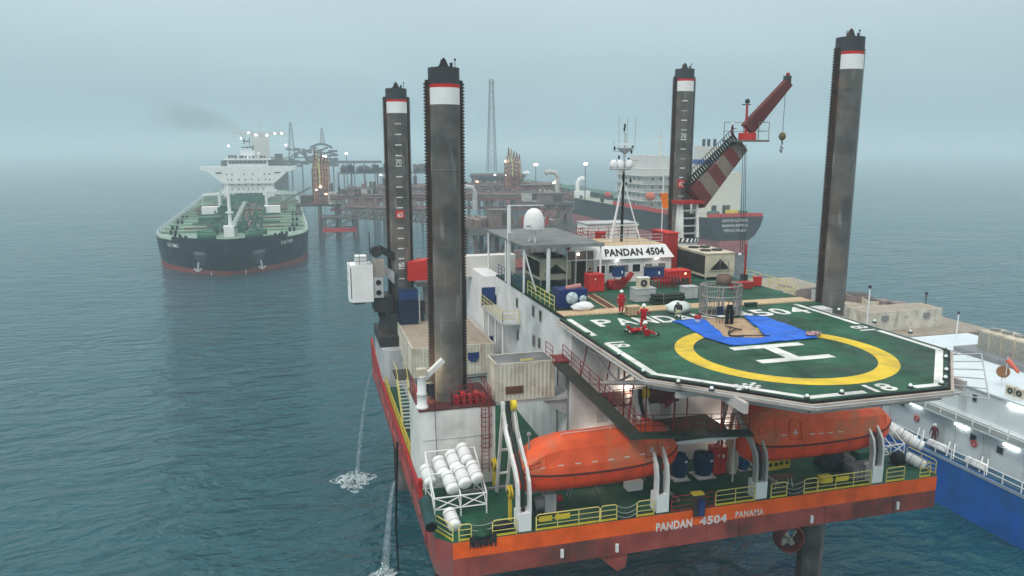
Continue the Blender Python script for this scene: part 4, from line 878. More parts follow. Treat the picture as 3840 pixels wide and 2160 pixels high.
# yellow railed balcony on the port wall near the bow annex
t = thing('wall_balcony', 'white balcony with yellow rails on the port quarters wall', 'balcony', (16.4, 66, 20))
q0 = P(1195, 775, Y=67.0); q1 = P(1262, 818, Y=58.5); zb_ = P(1225, 795, Y=63).z
MB().box(15.6, AX0-.05, 59.5, 67.6, zb_-.12, zb_).build('floor', LGREY, t, w=True)
rrail([(15.65, 67.5, zb_), (15.65, 59.6, zb_), (AX0-.1, 59.6, zb_)], 'yellow railing around the wall balcony', 1.1, YELL, grp='yellow rails of the balcony')
for y in (60, 62.5, 65, 67): MB().cyl((15.75, y, DZ), (15.75, y, zb_), .07, n=8).build('column', WHITE2, t, w=True)
# ================================================================= UPPER DECK
UZ = HZ
t = thing('deck_band', 'tan perforated plate strip across the back edge of the helideck', 'plate', (28, 50, UZ))
MB().box(17.35, 37.9, 49.2, 50.75, UZ-.02, UZ+.05).build('plate', TAN, t, w=True); h = MB()
for i in range(56): h.box(17.9+i*.36, 18.02+i*.36, 49.33, 49.42, UZ+.05, UZ+.056)
h.build('slot', DARK, t, w=True)
a_ = P(1482, 741, z=UZ); b_ = P(1557, 787, z=UZ); d = (b_-a_); d.z = 0; s_ = d.cross(Vector((0, 0, 1))).normalized()
t = thing('drain_channel', 'brown drain channel with cream edges crossing the upper green deck', 'channel', (a_+b_)/2)
MB().obox((a_+b_)/2+Vector((0, 0, .02)), d/2, s_*.3, (0, 0, .02)).build('channel', mat('channel_brown', (.10, .04, .025)), t, w=True); e = MB()
for k in (-1, 1): e.obox((a_+b_)/2+s_*(.36*k)+Vector((0, 0, .03)), d/2, s_*.05, (0, 0, .03))
e.build('edge', TAN, t, w=True)
def hvac(x0, x1, y0, y1, z0, z1, label):
    t = thing('ventilation_house', label, 'ventilation house', ((x0+x1)/2, (y0+y1)/2, UZ), 0, 'cream ventilation houses on the upper deck')
    MB().box(x0, x1, y0, y1, z0, z1).build('wall', mat('vent_house_cream', (.60, .54, .42), dirt=(.4, .33, .24), da=.4, streak=.3), t, w=True)
    MB().box(x0-.06, x1+.06, y0-.06, y1+.06, z1+.001, z1+.07).build('roof', CREAM, t, w=True)
    xm = (x0+x1)/2; w_ = (x1-x0)*.36; zb = z0+(z1-z0)*.30; zt = z0+(z1-z0)*.78
    MB().prism([(xm-w_, y0-.02, zb), (xm+w_, y0-.02, zb), (xm, y0-.02, zt)], (0, .015, 0)).build('intake', mat('intake_dark', (.03, .024, .018)), t, w=True)
    f = MB(); f.beam((xm-w_-.05, y0-.06, zb-.03), (xm+w_+.05, y0-.06, zb-.03), .1, .05); f.build('sill', CREAM, t, w=True)
    lv = MB(); n = 26
    lv.box(x0-.03, x0-.005, y0+.15, y1-.15, z0+.25, z1-.15)
    lv.build('louvre_panel', mat('louvre_dark', (.06, .055, .05)), t, w=True); ls = MB()
    for i in range(n): y = y0+.2+(y1-y0-.4)*i/n; ls.box(x0-.06, x0-.03, y, y+.06, z0+.25, z1-.15)
    ls.build('louvre_slat', DARK, t, w=True); lg = MB()
    for cxx in (x0+(x1-x0)*.3, x0+(x1-x0)*.7):
        for cy_ in (y0+(y1-y0)*.3, y0+(y1-y0)*.7): MB().cyl((cxx, cy_, z1+.07), (cxx, cy_, z1+.2), .5, .5, 14).build('roof_fan', DARK, t, w=True)
    for x in (x0+.1, x1-.1):
        for y in (y0+.1, y1-.1): MB().box(x-.07, x+.07, y-.07, y+.07, UZ, z0).build('leg', GREY, t, w=True)
    return t
hvac(19.35, 22.2, 61, 65.4, UZ+.5, 25.75, 'cream ventilation house with a triangular opening, left of the wheelhouse')
hvac(34.68, 37.6, 60, 65.6, UZ+.25, 25.85, 'cream ventilation house with a triangular opening, right of the wheelhouse')
# wheelhouse
WY = 61.0
wh = thing('wheelhouse', 'white wheelhouse with dark windows and PANDAN 4504 lettering', 'wheelhouse', (28.2, 64, UZ))
x0, x1 = 24.35, 31.75; zr = 26.65
MB().box(x0, x1, WY, 67.0, UZ+.002, 25.66).build('wall', WHITE, wh, w=True)
# sloped fascia
zb_, zt2 = 25.62, 26.72
fa = MB(); fo = [(x0-.1, WY-.28, zb_), (x1+.15, WY-.28, zb_), (x1-.55, WY+.35, zt2), (x0+.7, WY+.35, zt2)]
fa.add(fo+[(x0-.1, WY, zb_), (x1+.15, WY, zb_), (x1-.55, WY+.5, zt2), (x0+.7, WY+.5, zt2)], [(0, 1, 2, 3), (0, 4, 5, 1), (1, 5, 6, 2), (0, 3, 7, 4), (3, 2, 6, 7), (4, 7, 6, 5)])
fa.add([(x1+.15, WY-.28, zb_), (x1+.3, WY+.3, zb_), (x1+.3, 67, zb_), (x1-.3, 67, zt2), (x1-.45, WY+.4, zt2), (x1-.55, WY+.35, zt2)], [(0, 1, 4, 5), (1, 2, 3, 4)])
fa.add([(x0-.1, WY-.28, zb_), (x0-.25, WY+.3, zb_), (x0-.25, 67, zb_), (x0+.4, 67, zt2), (x0+.55, WY+.4, zt2), (x0+.7, WY+.35, zt2)], [(0, 5, 4, 1), (1, 4, 3, 2)])
fa.build('fascia', WHITE2, wh, w=True)
MB().box(x0+.5, x1-.4, WY+.4, 67, zt2-.1, zt2-.01).build('roof', TAN, wh, w=True)
vv = Vector((0, .63, 1.10)).normalized(); o_ = Vector((x0+.95, WY-.28+.13, zb_+.23))+Vector((0, -.02, .012))
lettering('PANDAN 4504', quad(o_, (5.7, 0, 0), tuple(vv*.72)), 1.05, .035).build('name_lettering', BLACK, wh, w=True)
for i, (px0, px1) in enumerate(((1501, 1522), (1530, 1552), (1562, 1580), (1591, 1610), (1621, 1642), (1652, 1677))):
    a_ = P((px0+px1)/2, 678-.05*((px0+px1)/2-1515), Y=WY); f = MB().box(a_.x-.46, a_.x+.46, WY-.03, WY+.03, a_.z-.42, a_.z+.42).build('window', WHITE2, wh, w=True)
    MB().box(a_.x-.36, a_.x+.36, WY-.045, WY-.025, a_.z-.33, a_.z+.33).build('pane', GLASS if i in (0, 1, 3) else mat('pale_glass', (.16, .17, .17), rough=.1), f, w=True)
for x in (26.4, 30.2): MB().box(x-.1, x+.1, WY-.3, WY-.2, zb_-.09, zb_-.03).build('soffit_lamp', LAMPW, wh, w=True)
rrail([(x0+.9, WY+.6, zt2), (x1-.7, WY+.6, zt2)], 'thin rail along the wheelhouse roof front', .9, LGREY, grp='rails on the wheelhouse roof')
rrail([(x0+.7, 63.5, zt2), (x0+.7, 67, zt2), (x1-.6, 67, zt2)], 'dark red rail around the back of the wheelhouse roof', 1.0, RAILRED, grp='rails on the wheelhouse roof')
# mast
ms = thing('signal_mast', 'tall signal mast on white tripod legs with radar and white domes behind the wheelhouse', 'mast', (28.2, 64, zt2)); mxx, my = 28.15, 64.0
MB().cyl((mxx, my, zt2), (mxx+.05, my, 33.0), .13, .11, 10).build('pole', BLACK, ms, w=True); MB().cyl((mxx+.05, my, 33.0), (mxx+.1, my, 36.6), .1, .07, 10).build('top_pole', LGREY, ms, w=True)
for tx in (26.8, 29.9): MB().cyl((tx, my-.4, zt2), (mxx+(.1 if tx > mxx else -.05), my, 32.2), .06, n=8).build('stay_leg', WHITE2, ms, w=True)
MB().cyl((27.6, my+1.0, zt2), (mxx, my, 32.2), .06, n=8).build('stay_leg', WHITE2, ms, w=True); MB().beam((26.95, my-.35, 28.3), (29.7, my-.35, 28.3), .07).build('cross_bar', WHITE2, ms, w=True)
MB().lathe([(0, 33.3), (.95, 33.3), (1.0, 33.45), (0, 33.45)], (mxx-.3, my, 0), 16).build('lower_platform', LGREY, ms, w=True)
for dx in (-1.0, -.35, .5): MB().lathe([(.0, .75), (.2, .72), (.33, .55), (.36, .25), (.3, 0), (0, 0)], (mxx+dx, my-.1, 33.45), 14).build('antenna_dome', WHITE2, ms, w=True)
MB().lathe([(.12, -.5), (.75, 0), (.75, .08), (0, .08)], (mxx+.1, my, 35.2), 14).build('upper_platform', LGREY, ms, w=True); MB().beam((mxx-.75, my-.3, 35.55), (mxx+.95, my-.35, 35.6), .2, .16).build('radar_scanner', WHITE2, ms, w=True)
wz = MB()
for dx, z0_, z1_ in ((-.95, 34.9, 36.0), (-.5, 35.2, 38.0), (.3, 35.3, 38.0), (1.05, 35.2, 38.1), (.0, 36.5, 37.4)): wz.cyl((mxx+dx, my, z0_), (mxx+dx*1.05, my, z1_), .022, .014, 5)
wz.beam((mxx-1.0, my, 34.9), (mxx+1.0, my, 35.0), .04); wz.build('whip_aerial', GREY, ms, w=True)
for dx, z in ((-.45, 34.4), (.5, 34.2), (.75, 34.9), (.0, 36.9), (.05, 37.2), (.75, 32.3), (.3, 32.0), (-.9, 35.2), (.85, 35.3)): MB().cyl((mxx+dx, my, z-.16), (mxx+dx, my, z+.16), .09, n=8).build('signal_lantern', BLACK, ms, w=True)
MB().beam((mxx-1.4, my, 34.1), (mxx+1.6, my, 34.1), .04).build('yard', GREY, ms, w=True)
# flat awning roof on posts, satellite dome
cv = thing('awning_roof', 'wide flat grey awning roof on white posts left of the wheelhouse', 'awning', (20, 62, UZ)); zc = 27.3
MB().box(16.95, 24.0, 58.2, 71, zc, zc+.14).build('roof_sheet', mat('awning_grey', (.16, .165, .165), dirt=(.24, .23, .21), da=.5), cv, w=True); MB().box(16.9, 24.05, 58.1, 58.2, zc-.12, zc+.16).build('fascia', GREY, cv, w=True)
for (x, y) in ((17.1, 58.3), (19.2, 58.3), (17.1, 64), (17.1, 70.5), (23.8, 58.3), (23.8, 70.5)): MB().cyl((x, y, UZ), (x, y, zc), .17 if x == 19.2 else .09, n=10).build('post', WHITE2, cv, w=True)
MB().cyl((17.1, 58.4, zc-.1), (18.1, 58.2, UZ+.1), .07, n=8).build('brace', WHITE2, cv, w=True)
bt = thing('control_booth', 'white framed booth with dark doorway between ventilation house and wheelhouse', 'booth', (23.2, 60.4, UZ))
MB().box(22.4, 24.1, 60.6, 62.5, UZ+.002, UZ+2.15).build('wall', mat('booth_beige', (.4, .34, .28)), bt, w=True); MB().box(22.45, 23.35, 60.56, 60.62, UZ+.05, UZ+2.1).build('doorway', mat('doorway_dark', (.04, .025, .02)), bt, w=True)
f = MB()
for x in (21.6, 22.42, 23.4, 24.12): f.box(x-.04, x+.04, 60.45, 60.53, UZ+.003, UZ+3.05)
for z in (UZ+2.2, UZ+3.02): f.box(21.64, 24.08, 60.46, 60.52, z-.04, z+.04)
f.build('frame', WHITE2, bt, w=True); MB().box(21.65, 24.07, 60.62, 60.66, UZ+2.24, UZ+2.98).build('panel', mat('booth_panel', (.2, .15, .12)), bt, w=True); MB().ball((22.6, 60.38, UZ+2.75), .1, 8).build('lamp', LAMPW, bt, w=True)
sdm = thing('satellite_dome', 'white satellite dome on a tripod above the grey awning', 'dome', (18.55, 60, zc+.14)); c = P(1343, 578, Y=60.3)
r = P(1368, 560, Y=60.3).x-c.x; prof = [(0, 1.82), (.3*r, 1.78), (.6*r, 1.62), (.82*r, 1.35), (.95*r, 1.0), (r, .6), (r*1.0, .1), (.95*r, 0), (0, 0)]
MB().lathe(prof, (c.x, 60.3, c.z), 24).build('radome', WHITE2, sdm, w=True)
for k in range(3):
    t_ = 2*math.pi*k/3+.5; MB().cyl((c.x+.45*math.cos(t_), 60.3+.45*math.sin(t_), zc+.14), (c.x+.12*math.cos(t_), 60.3+.12*math.sin(t_), c.z), .045, n=6).build('leg', WHITE2, sdm, w=True)
q0 = P(1330, 565, Y=59.4); MB().box(q0.x-.18, q0.x+.18, 59.42, 59.46, c.z+.36, c.z+.44).build('maker_plate', DARK, sdm, w=True)
a_ = P(1280, 600, Y=62); b_ = P(1279, 517, Y=62); t = thing('white_davit_post', 'slim white davit post with a short arm at the left end of the awning', 'davit', a_)
MB().box(a_.x-.13, a_.x+.13, 61.9, 62.1, UZ, b_.z).build('post', WHITE2, t, w=True); MB().beam(b_, b_+Vector((3.2, .2, -.05)), .07).build('arm', WHITE2, t, w=True); MB().box(a_.x-.1, a_.x+.4, 61.8, 62.2, a_.z-.3, a_.z+.5).build('winch', LGREY, t, w=True)
# red gear and pale housings behind the awning/wheelhouse
t = thing('deck_housing', 'long pale deck housing behind the wheelhouse mast', 'housing', (28, 72, UZ)); a_ = P(1478, 600, Y=71); b_ = P(1604, 562, Y=71); MB().box(a_.x, b_.x, 71, 74, UZ-3, b_.z).build('wall', WHITE, t, w=True); MB().box(a_.x-.1, b_.x+.1, 70.9, 74.1, b_.z, b_.z+.1).build('roof', LGREY, t, w=True)
for px_, py_, w_, h_, lb in ((1510, 605, 1.0, 1.3, 'red cylinder locker behind the left of the wheelhouse roof'), (1438, 612, .9, 1.2, 'red winch behind the grey awning')):
    p = P(px_, py_+14, Y=68.5); t = thing('red_locker', lb, 'locker', (p.x, 68.5, UZ)); MB().cyl((p.x, 68.5, UZ), (p.x, 68.5, p.z+h_), w_/2, n=16).build('body', RED, t, w=True); MB().cyl((p.x, 68.5, p.z+h_), (p.x, 68.5, p.z+h_+.12), w_/2+.06, n=16).build('lid', BRIGHTRED, t, w=True)
rrail([P(1435, 624, Y=69), P(1520, 618, Y=69)], 'red railing behind the grey awning', 1.3, RED, step=.5); rrail([P(1440, 612, Y=72), P(1500, 607, Y=72)], 'further red railing by the pale housing', 1.5, RED, step=.45)
t = thing('red_winch_house', 'tall red housing at the right of the wheelhouse', 'housing', (33, 66, UZ)); a_ = P(1668, 690, Y=65); b_ = P(1692, 588, Y=65); MB().box(a_.x+.4, b_.x+.6, 65, 68.5, UZ, b_.z).build('wall', RED, t, w=True); MB().box(a_.x+.3, b_.x+.7, 64.9, 68.6, b_.z, b_.z+.1).build('roof', BRIGHTRED, t, w=True)
def rbox(px_, py0, py1, w_, d_, Y, m, nm, lb, cat, extra=None):
    p = P(px_, py1, z=UZ) if Y is None else P(px_, py1, Y=Y); Y = Y or p.y; h = P(px_, py0, Y=Y).z; return crate(p.x-w_/2, p.x+w_/2, Y, Y+d_, UZ, h, m, nm, lb, cat, extra)
rbox(1501, 692, 735, 1.35, 1.2, 57.3, BRIGHTRED, 'fire_locker', 'bright red fire locker in front of the wheelhouse left side', 'locker', [(.4, .75, .12, .12, WHITE2, 'sticker'), (.5, .4, .03, 1.0, RAILRED, 'seam')])
rbox(1708, 682, 735, 2.2, 1.4, 58.5, BRIGHTRED, 'red_machine', 'bright red machine housing in front of the wheelhouse right side', 'machine', [(.75, .8, .12, .12, LAMPO, 'lamp'), (.5, .25, 1.9, .5, DARK, 'grille')])
mf = MB(); p = P(1676, 725, z=UZ)
for i in range(9): xx = p.x-1.3+i*.3; mf.tube([(xx, p.y+.3, UZ), (xx, p.y+.3, UZ+.8), (xx+.08, p.y-.1, UZ+1.05), (xx+.02, p.y-.4, UZ+.6)], .06, 6)
mf.beam((p.x-1.5, p.y+.3, UZ+.8), (p.x+1.4, p.y+.3, UZ+.85), .16); tag(mf.build('pipe_manifold', RED), 'red pipe manifold with bent hoses left of the red machine', 'manifold')
mf = MB(); p = P(1550, 728, z=UZ)
mf.box(p.x-.45, p.x+.45, p.y, p.y+.7, UZ, UZ+.75); mf.cyl((p.x-.7, p.y+.2, UZ+.4), (p.x-.5, p.y+.2, UZ+.4), .4, n=14); mf.cyl((p.x+.5, p.y+.2, UZ+.5), (p.x+.9, p.y+.2, UZ+.9), .25, n=12); mf.beam((p.x+.7, p.y+.4, UZ+.2), (p.x+1.6, p.y+.4, UZ+1.3), .35); tag(mf.build('red_pump', RED), 'red pump set in front of the wheelhouse middle windows', 'pump')
def cub(px_, py_, Y, w_, h_, lb):
    p = P(px_, py_, Y=Y); t = thing('hanging_basin', lb, 'basin', p); MB().box(p.x-w_/2, p.x+w_/2, Y-.35, Y+.35, p.z-h_/2, p.z+h_/2).build('body', BLUE, t, w=True); MB().box(p.x+w_*.15, p.x+w_*.25, Y-.37, Y-.34, p.z-.12, p.z+.12).build('white_mark', WHITE2, t, w=True); MB().box(p.x-w_/2-.04, p.x+w_/2+.04, Y-.39, Y+.39, p.z+h_/2, p.z+h_/2+.04).build('rim', NAVY, t, w=True)
    for dx in (-w_*.4, w_*.4): MB().cyl((p.x+dx, Y, UZ), (p.x+dx, Y, p.z-h_/2), .04, n=6).build('leg', RED, t, w=True)
cub(1556, 683, 57.5, .85, .8, 'small dark blue bin on legs before the wheelhouse windows'); cub(1645, 685, 57.5, 1.55, .85, 'wide dark blue bin on legs before the wheelhouse windows')
# blue generator with two fans
t = thing('blue_generator', 'navy blue generator box with two white round fans on the upper deck', 'generator', P(1440, 780, z=UZ)); gp = P(1442, 777, z=UZ); gx, gy = gp.x, gp.y
MB().box(gx-1.15, gx+1.1, gy, gy+1.5, UZ+.12, UZ+1.45).build('body', mat('generator_blue', (.014, .028, .13), rough=.4), t, w=True); MB().box(gx-1.2, gx+1.15, gy-.05, gy+1.55, UZ, UZ+.12).build('skid', DARK, t, w=True)
FAN = mat('fan_pale_blue', (.55, .68, .72))
for dx, dz, r in ((-.12, .82, .46), (.75, .72, .28)):
    f = MB().lathe([(0, -.06), (r, -.06), (r, 0), (0, 0)], (gx+dx, gy-.005, UZ+dz), 22, axis=1).build('fan_guard', FAN, t, w=True)
    b = MB()
    for k in range(5): th = k*2*math.pi/5; b.obox((gx+dx+r*.5*math.cos(th), gy-.075, UZ+dz+r*.5*math.sin(th)), (r*.4*math.cos(th), 0, r*.4*math.sin(th)), (-r*.1*math.sin(th), 0, r*.1*math.cos(th)), (0, .005, 0))
    b.build('fan_blade', LGREY, f, w=True)
MB().cyl((gx-.4, gy+.6, UZ+1.45), (gx+.75, gy+.5, UZ+1.62), .2, n=12).build('silencer', mat('pink_lagging', (.45, .2, .2)), t, w=True)
bundle((gx+.45, gy-.75, UZ), .85, .45, .62, 21, mat('white_cloth', (.74, .76, .77), var=.08, bump=.6, bs=4), 'white_cover', 'white cloth cover lying in front of the blue generator', 'cloth')
# air conditioner on a grey crate, pipes, grey box
p = P(1624, 760, z=UZ); crate(p.x-.85, p.x+.85, p.y, p.y+1.1, UZ, UZ+1.05, LGREY, 'grey_crate', 'light grey crate carrying an air conditioner on the upper deck', 'crate', [(.5, .5, 1.5, .05, GREY, 'seam')]); ax_, ay_ = p.x-.05, p.y
t = thing('air_conditioner', 'cream air conditioner unit standing on the light grey crate', 'air conditioner', (ax_, ay_+.4, UZ+1.07)); MB().box(ax_-.5, ax_+.45, ay_+.2, ay_+.65, UZ+1.07, UZ+1.85).build('case', CREAM, t, w=True); MB().lathe([(.1, 0), (.28, 0), (.28, .02), (.1, .02)], (ax_-.05, ay_+.17, UZ+1.46), 18, axis=1).build('fan_grille', DARK, t, w=True); MB().box(ax_-.52, ax_+.47, ay_+.18, ay_+.67, UZ+1.85, UZ+1.9).build('top', WHITE2, t, w=True)
t = thing('pipe_stack', 'stack of dark green pipes lying right of the air conditioner', 'pipes', P(1688, 765, z=UZ)); p = P(1688, 766, z=UZ)
for j in range(4):
    for i in range(4-j//2): MB().cyl((p.x-1.35, p.y+.2+i*.22+.1*(j % 2), UZ+.1+j*.19), (p.x+1.25, p.y+.2+i*.22+.1*(j % 2), UZ+.1+j*.19), .095, n=8).build('pipe', mat('pipe_green', (.03, .045, .035), dirt=RUST), t, w=True)
MB().tube([(p.x-.6, p.y+.06, UZ+.02), (p.x-.6, p.y+.06, UZ+.8), (p.x-.6, p.y+.95, UZ+.8)], .03, 5).build('strap', GREY, t, w=True)
p = P(1738, 752, z=UZ); crate(p.x-.55, p.x+.6, p.y, p.y+.9, UZ, UZ+.95, LGREY, 'pale_box', 'pale grey box behind the steel cage', 'box')
p = P(1866, 728, z=UZ); crate(p.x-.9, p.x+1.1, p.y, p.y+.8, UZ, UZ+.55, RED, 'red_bin', 'low red bin at the right rear of the upper deck', 'bin')
p = P(1908, 720, z=UZ); crate(p.x-.3, p.x+.3, p.y, p.y+.4, UZ, UZ+.8, BRIGHTRED, 'red_hose_box', 'small red hose box at the starboard rail of the upper deck', 'hose box', [(.55, .55, .25, .25, BRIGHTRED, 'panel')])
p = P(1892, 772, z=UZ); crate(p.x-.5, p.x+.45, p.y, p.y+.3, UZ, UZ+.28, mat('hatch_green', (.02, .06, .045)), 'deck_hatch', 'small dark green hatch on the open green deck', 'hatch')
# tarpaulin, plywood and the diver basket
k_ = 1.4907
def hz(zx, zy): return P((2060+zx/2.587)/k_, (1000+zy/2.587)/k_, z=HZ)
def sheet(pts, z, m, name, lb, cat, th=.012, wob=.0):
    b = bmesh.new(); vs = [b.verts.new((p.x, p.y, z)) for p in pts]; b.faces.new(vs); bmesh.ops.triangulate(b, faces=b.faces[:])
    for _ in range(3): bmesh.ops.subdivide_edges(b, edges=[e for e in b.edges if e.calc_length() > .6], cuts=1, use_grid_fill=False); bmesh.ops.triangulate(b, faces=b.faces[:])
    rnd = random.Random(4)
    for v in b.verts: v.co.z += rnd.random()*wob; v.co.x += rnd.uniform(-1, 1)*wob*.8
    for f in b.faces: f.smooth = True
    me = bpy.data.meshes.new(name); b.to_mesh(me); b.free(); me.materials.append(m); o = bpy.data.objects.new(name, me); COL.objects.link(o)
    so_ = o.modifiers.new('thickness', 'SOLIDIFY'); so_.thickness = th; so_.offset = 1; return tag(o, lb, cat)
sheet([hz(*q) for q in ((1190, 530), (1500, 512), (1610, 600), (1710, 695), (2100, 695), (2030, 610), (1880, 480), (2100, 490), (2290, 560), (2590, 670), (2600, 700), (2432, 715), (1780, 772), (1740, 765), (1500, 690), (1330, 590))], HZ+.03, TARP, 'tarpaulin', 'bright blue tarpaulin spread on the helideck over part of the circle', 'tarpaulin', .015, .07)
sheet([hz(*q) for q in ((1480, 500), (1890, 500), (2105, 690), (1705, 690))], HZ+.016, WOOD, 'plywood', 'plywood sheets under the steel cage on the blue tarpaulin', 'plywood', .012, .0)
cg = thing('diver_cage', 'octagonal steel cage basket standing on the helideck edge by the tarpaulin', 'cage', hz(1640, 520)); c0_ = (hz(1475, 470)+hz(1885, 470))/2; rr = (hz(1885, 470)-hz(1475, 470)).length/2*.98; cx_, cy_ = c0_.x, c0_.y+.35; GALV = mat('galvanised', (.34, .33, .31), rough=.45, metal=.3, dirt=(.18, .13, .1), da=.6)
post = MB(); hp_ = 2.15
ang = [math.pi/8+i*math.pi/4 for i in range(8)]
for a_ in ang: MB().beam((cx_+rr*math.cos(a_), cy_+rr*.85*math.sin(a_), HZ+.04), (cx_+rr*math.cos(a_), cy_+rr*.85*math.sin(a_), HZ+hp_), .1).build('corner_post', GALV, cg, w=True)
b = MB()
for z in (.12, .75, 1.4, hp_):
    b.tube([(cx_+rr*math.cos(a_), cy_+rr*.85*math.sin(a_), HZ+z) for a_ in ang], .055, 6, closed=True)
b.build('hoop', GALV, cg, w=True); b = MB()
for i in range(8):
    p0 = Vector((cx_+rr*math.cos(ang[i]), cy_+rr*.85*math.sin(ang[i]), HZ)); p1 = Vector((cx_+rr*math.cos(ang[(i+1) % 8]), cy_+rr*.85*math.sin(ang[(i+1) % 8]), HZ))
    for u in ((.33, .66) if i != 5 else ()): q = p0.lerp(p1, u); b.tube([q+Vector((0, 0, .1)), q+Vector((0, 0, hp_))], .03, 5)
b.build('bar', GALV, cg, w=True); MB().lathe([(0, .06), (rr*.95, .06), (rr*.95, .1), (0, .1)], (cx_, cy_, HZ), 16).build('floor', GRATE, cg, w=True)
t = thing('wire_basket', 'rusty barrel shaped basket with a frame handle on top of the steel cage', 'basket', (cx_, cy_, HZ+hp_)); tb = MB(); tb.lathe([(.02, .06), (.5, .06), (.55, .35), (.5, .75), (.42, .75), (.42, .12), (.02, .12)], (cx_+.05, cy_-.2, HZ+hp_), 18); tb.build('barrel', mat('basket_rust', (.16, .11, .09), dirt=RUST, da=.8), t, w=True)
MB().tube([(cx_-.3, cy_-.2, HZ+hp_+.75), (cx_-.3, cy_-.2, HZ+hp_+1.75), (cx_+.35, cy_-.2, HZ+hp_+1.75), (cx_+.35, cy_-.2, HZ+hp_+.75)], .035, 5).build('handle', GREY, t, w=True)
MB().box(cx_-1.45, cx_+1.3, cy_-.05, cy_+.05, HZ+hp_+.05, HZ+hp_+.13).build('carry_beam', GALV, t, w=True)
p = hz(1740, 560); hs = MB(); rnd = random.Random(9)
for i in range(16): xx = p.x+rnd.uniform(-.3, .3); yy = p.y+rnd.uniform(-.15, .25); hs.tube([(xx, yy, HZ+.05), (xx+rnd.uniform(-.05, .05), yy, HZ+.7), (xx*.6+p.x*.4, yy*.6+p.y*.4, HZ+1.35)], .035, 5)
tag(hs.build('hose_bundle', BLACK), 'bundle of black hoses hanging upright beside the cage opening', 'hoses')
ho = MB()
for k in range(3):
    st_ = hz(1720, 590); pts = []
    for i in range(20): u = i/19; pts.append(Vector((st_.x+(1.2+.35*k)*math.sin(u*5+k)*u, st_.y-u*(2.2+.5*k)+.25*math.cos(u*9+k*2), HZ+.09)))
    ho.tube(pts, .03, 5)
tag(ho.build('deck_hose', BLACK), 'black hoses snaking over the plywood and blue tarpaulin', 'hose')
p = hz(1665, 545); t = thing('folding_chair', 'dark chair with a white seat beside the black hose bundle', 'chair', (p.x, p.y, HZ)); MB().box(p.x-.24, p.x+.24, p.y+.2, p.y+.24, HZ+.5, HZ+1.1).build('backrest', NAVY, t, w=True); MB().box(p.x-.24, p.x+.24, p.y-.22, p.y+.22, HZ+.44, HZ+.48).build('seat', WHITE2, t, w=True)
for dx in (-.22, .22):
    for dy in (-.2, .2): MB().cyl((p.x+dx, p.y+dy, HZ+.04), (p.x+dx, p.y+dy, HZ+.44), .02, n=6).build('leg', DARK, t, w=True)
p = hz(1438, 553); t = thing('bucket', 'red and white bucket on the left arm of the tarpaulin', 'bucket', (p.x, p.y, HZ+.05)); MB().lathe([(0, 0), (.17, 0), (.2, .3)], (p.x, p.y, HZ+.06), 14).build('pail', WHITE2, t, w=True); MB().lathe([(.23, .3), (.25, .34), (.22, .52), (0, .55)], (p.x, p.y, HZ+.06), 14).build('red_cloth', RED, t, w=True)
t_ = hz(2560, 675); bundle((t_.x, t_.y, HZ+.02), .55, .3, .28, 31, mat('rag_mix', (.35, .22, .24), var=.5, vs=5), 'rag_pile', 'small pile of rags at the right corner of the tarpaulin', 'rags')
bundle((hz(1265, 455).x, hz(1265, 455).y+.2, HZ), .98, .55, .85, 33, mat('white_sheet', (.66, .72, .70), var=.1, bump=.8, bs=3), 'white_sheet', 'white sheet heap on the tan strip left of the cage', 'sheet')
p = hz(815, 480); t = thing('wooden_crate', 'small wooden crate behind the standing worker', 'crate', (p.x, p.y, HZ)); MB().box(p.x-.42, p.x+.5, p.y, p.y+.55, HZ+.05, HZ+.62).build('box', WOOD, t, w=True); MB().box(p.x-.5, p.x+.55, p.y-.06, p.y+.62, HZ+.62, HZ+.7).build('lid', TAN, t, w=True); b = MB()
for i in range(4): b.box(p.x-.4+i*.26, p.x-.32+i*.26, p.y-.03, p.y, HZ+.05, HZ+.62)
b.build('slat', TAN, t, w=True)
rrail([(17.35, 51.2, UZ), (17.35, 58.0, UZ)], 'pale yellow rail on the port edge of the upper deck', 1.05, YELL, grp='rails along the upper deck edge'); rrail([(17.3, 58.4, UZ), (17.3, 67.4, UZ)], 'dark blue rail on the port edge below the awning', 1.05, BLUE, grp='rails along the upper deck edge')
rrail([(37.9, 51.5, UZ), (37.9, 58.5, UZ)], 'pale yellow rail on the starboard edge of the upper deck', 1.05, YELL, grp='rails along the upper deck edge'); rrail([(37.9, 59, UZ), (37.9, 67, UZ)], 'grey rail on the starboard edge behind the ventilation house', 1.1, GREY, grp='rails along the upper deck edge')
t = thing('hose_post', 'red and dark vent post behind the low red bin', 'post', P(1870, 715, z=UZ)); p = P(1872, 717, z=UZ); MB().cyl((p.x, p.y, UZ), (p.x, p.y, UZ+3.6), .09, n=8).build('pipe', RED, t, w=True); MB().box(p.x-.3, p.x+.2, p.y-.2, p.y+.2, UZ, UZ+.95).build('base', DARK, t, w=True)
p = P(1861, 640, Y=62); t = thing('globe_lamp', 'white globe lamp on a post right of the right ventilation house', 'lamp', (p.x, 62, UZ)); MB().cyl((p.x, 62, UZ), (p.x, 62, p.z-.1), .04, n=6).build('post', GREY, t, w=True); MB().ball(p, .16, 10).build('globe', WHITE2, t, w=True)
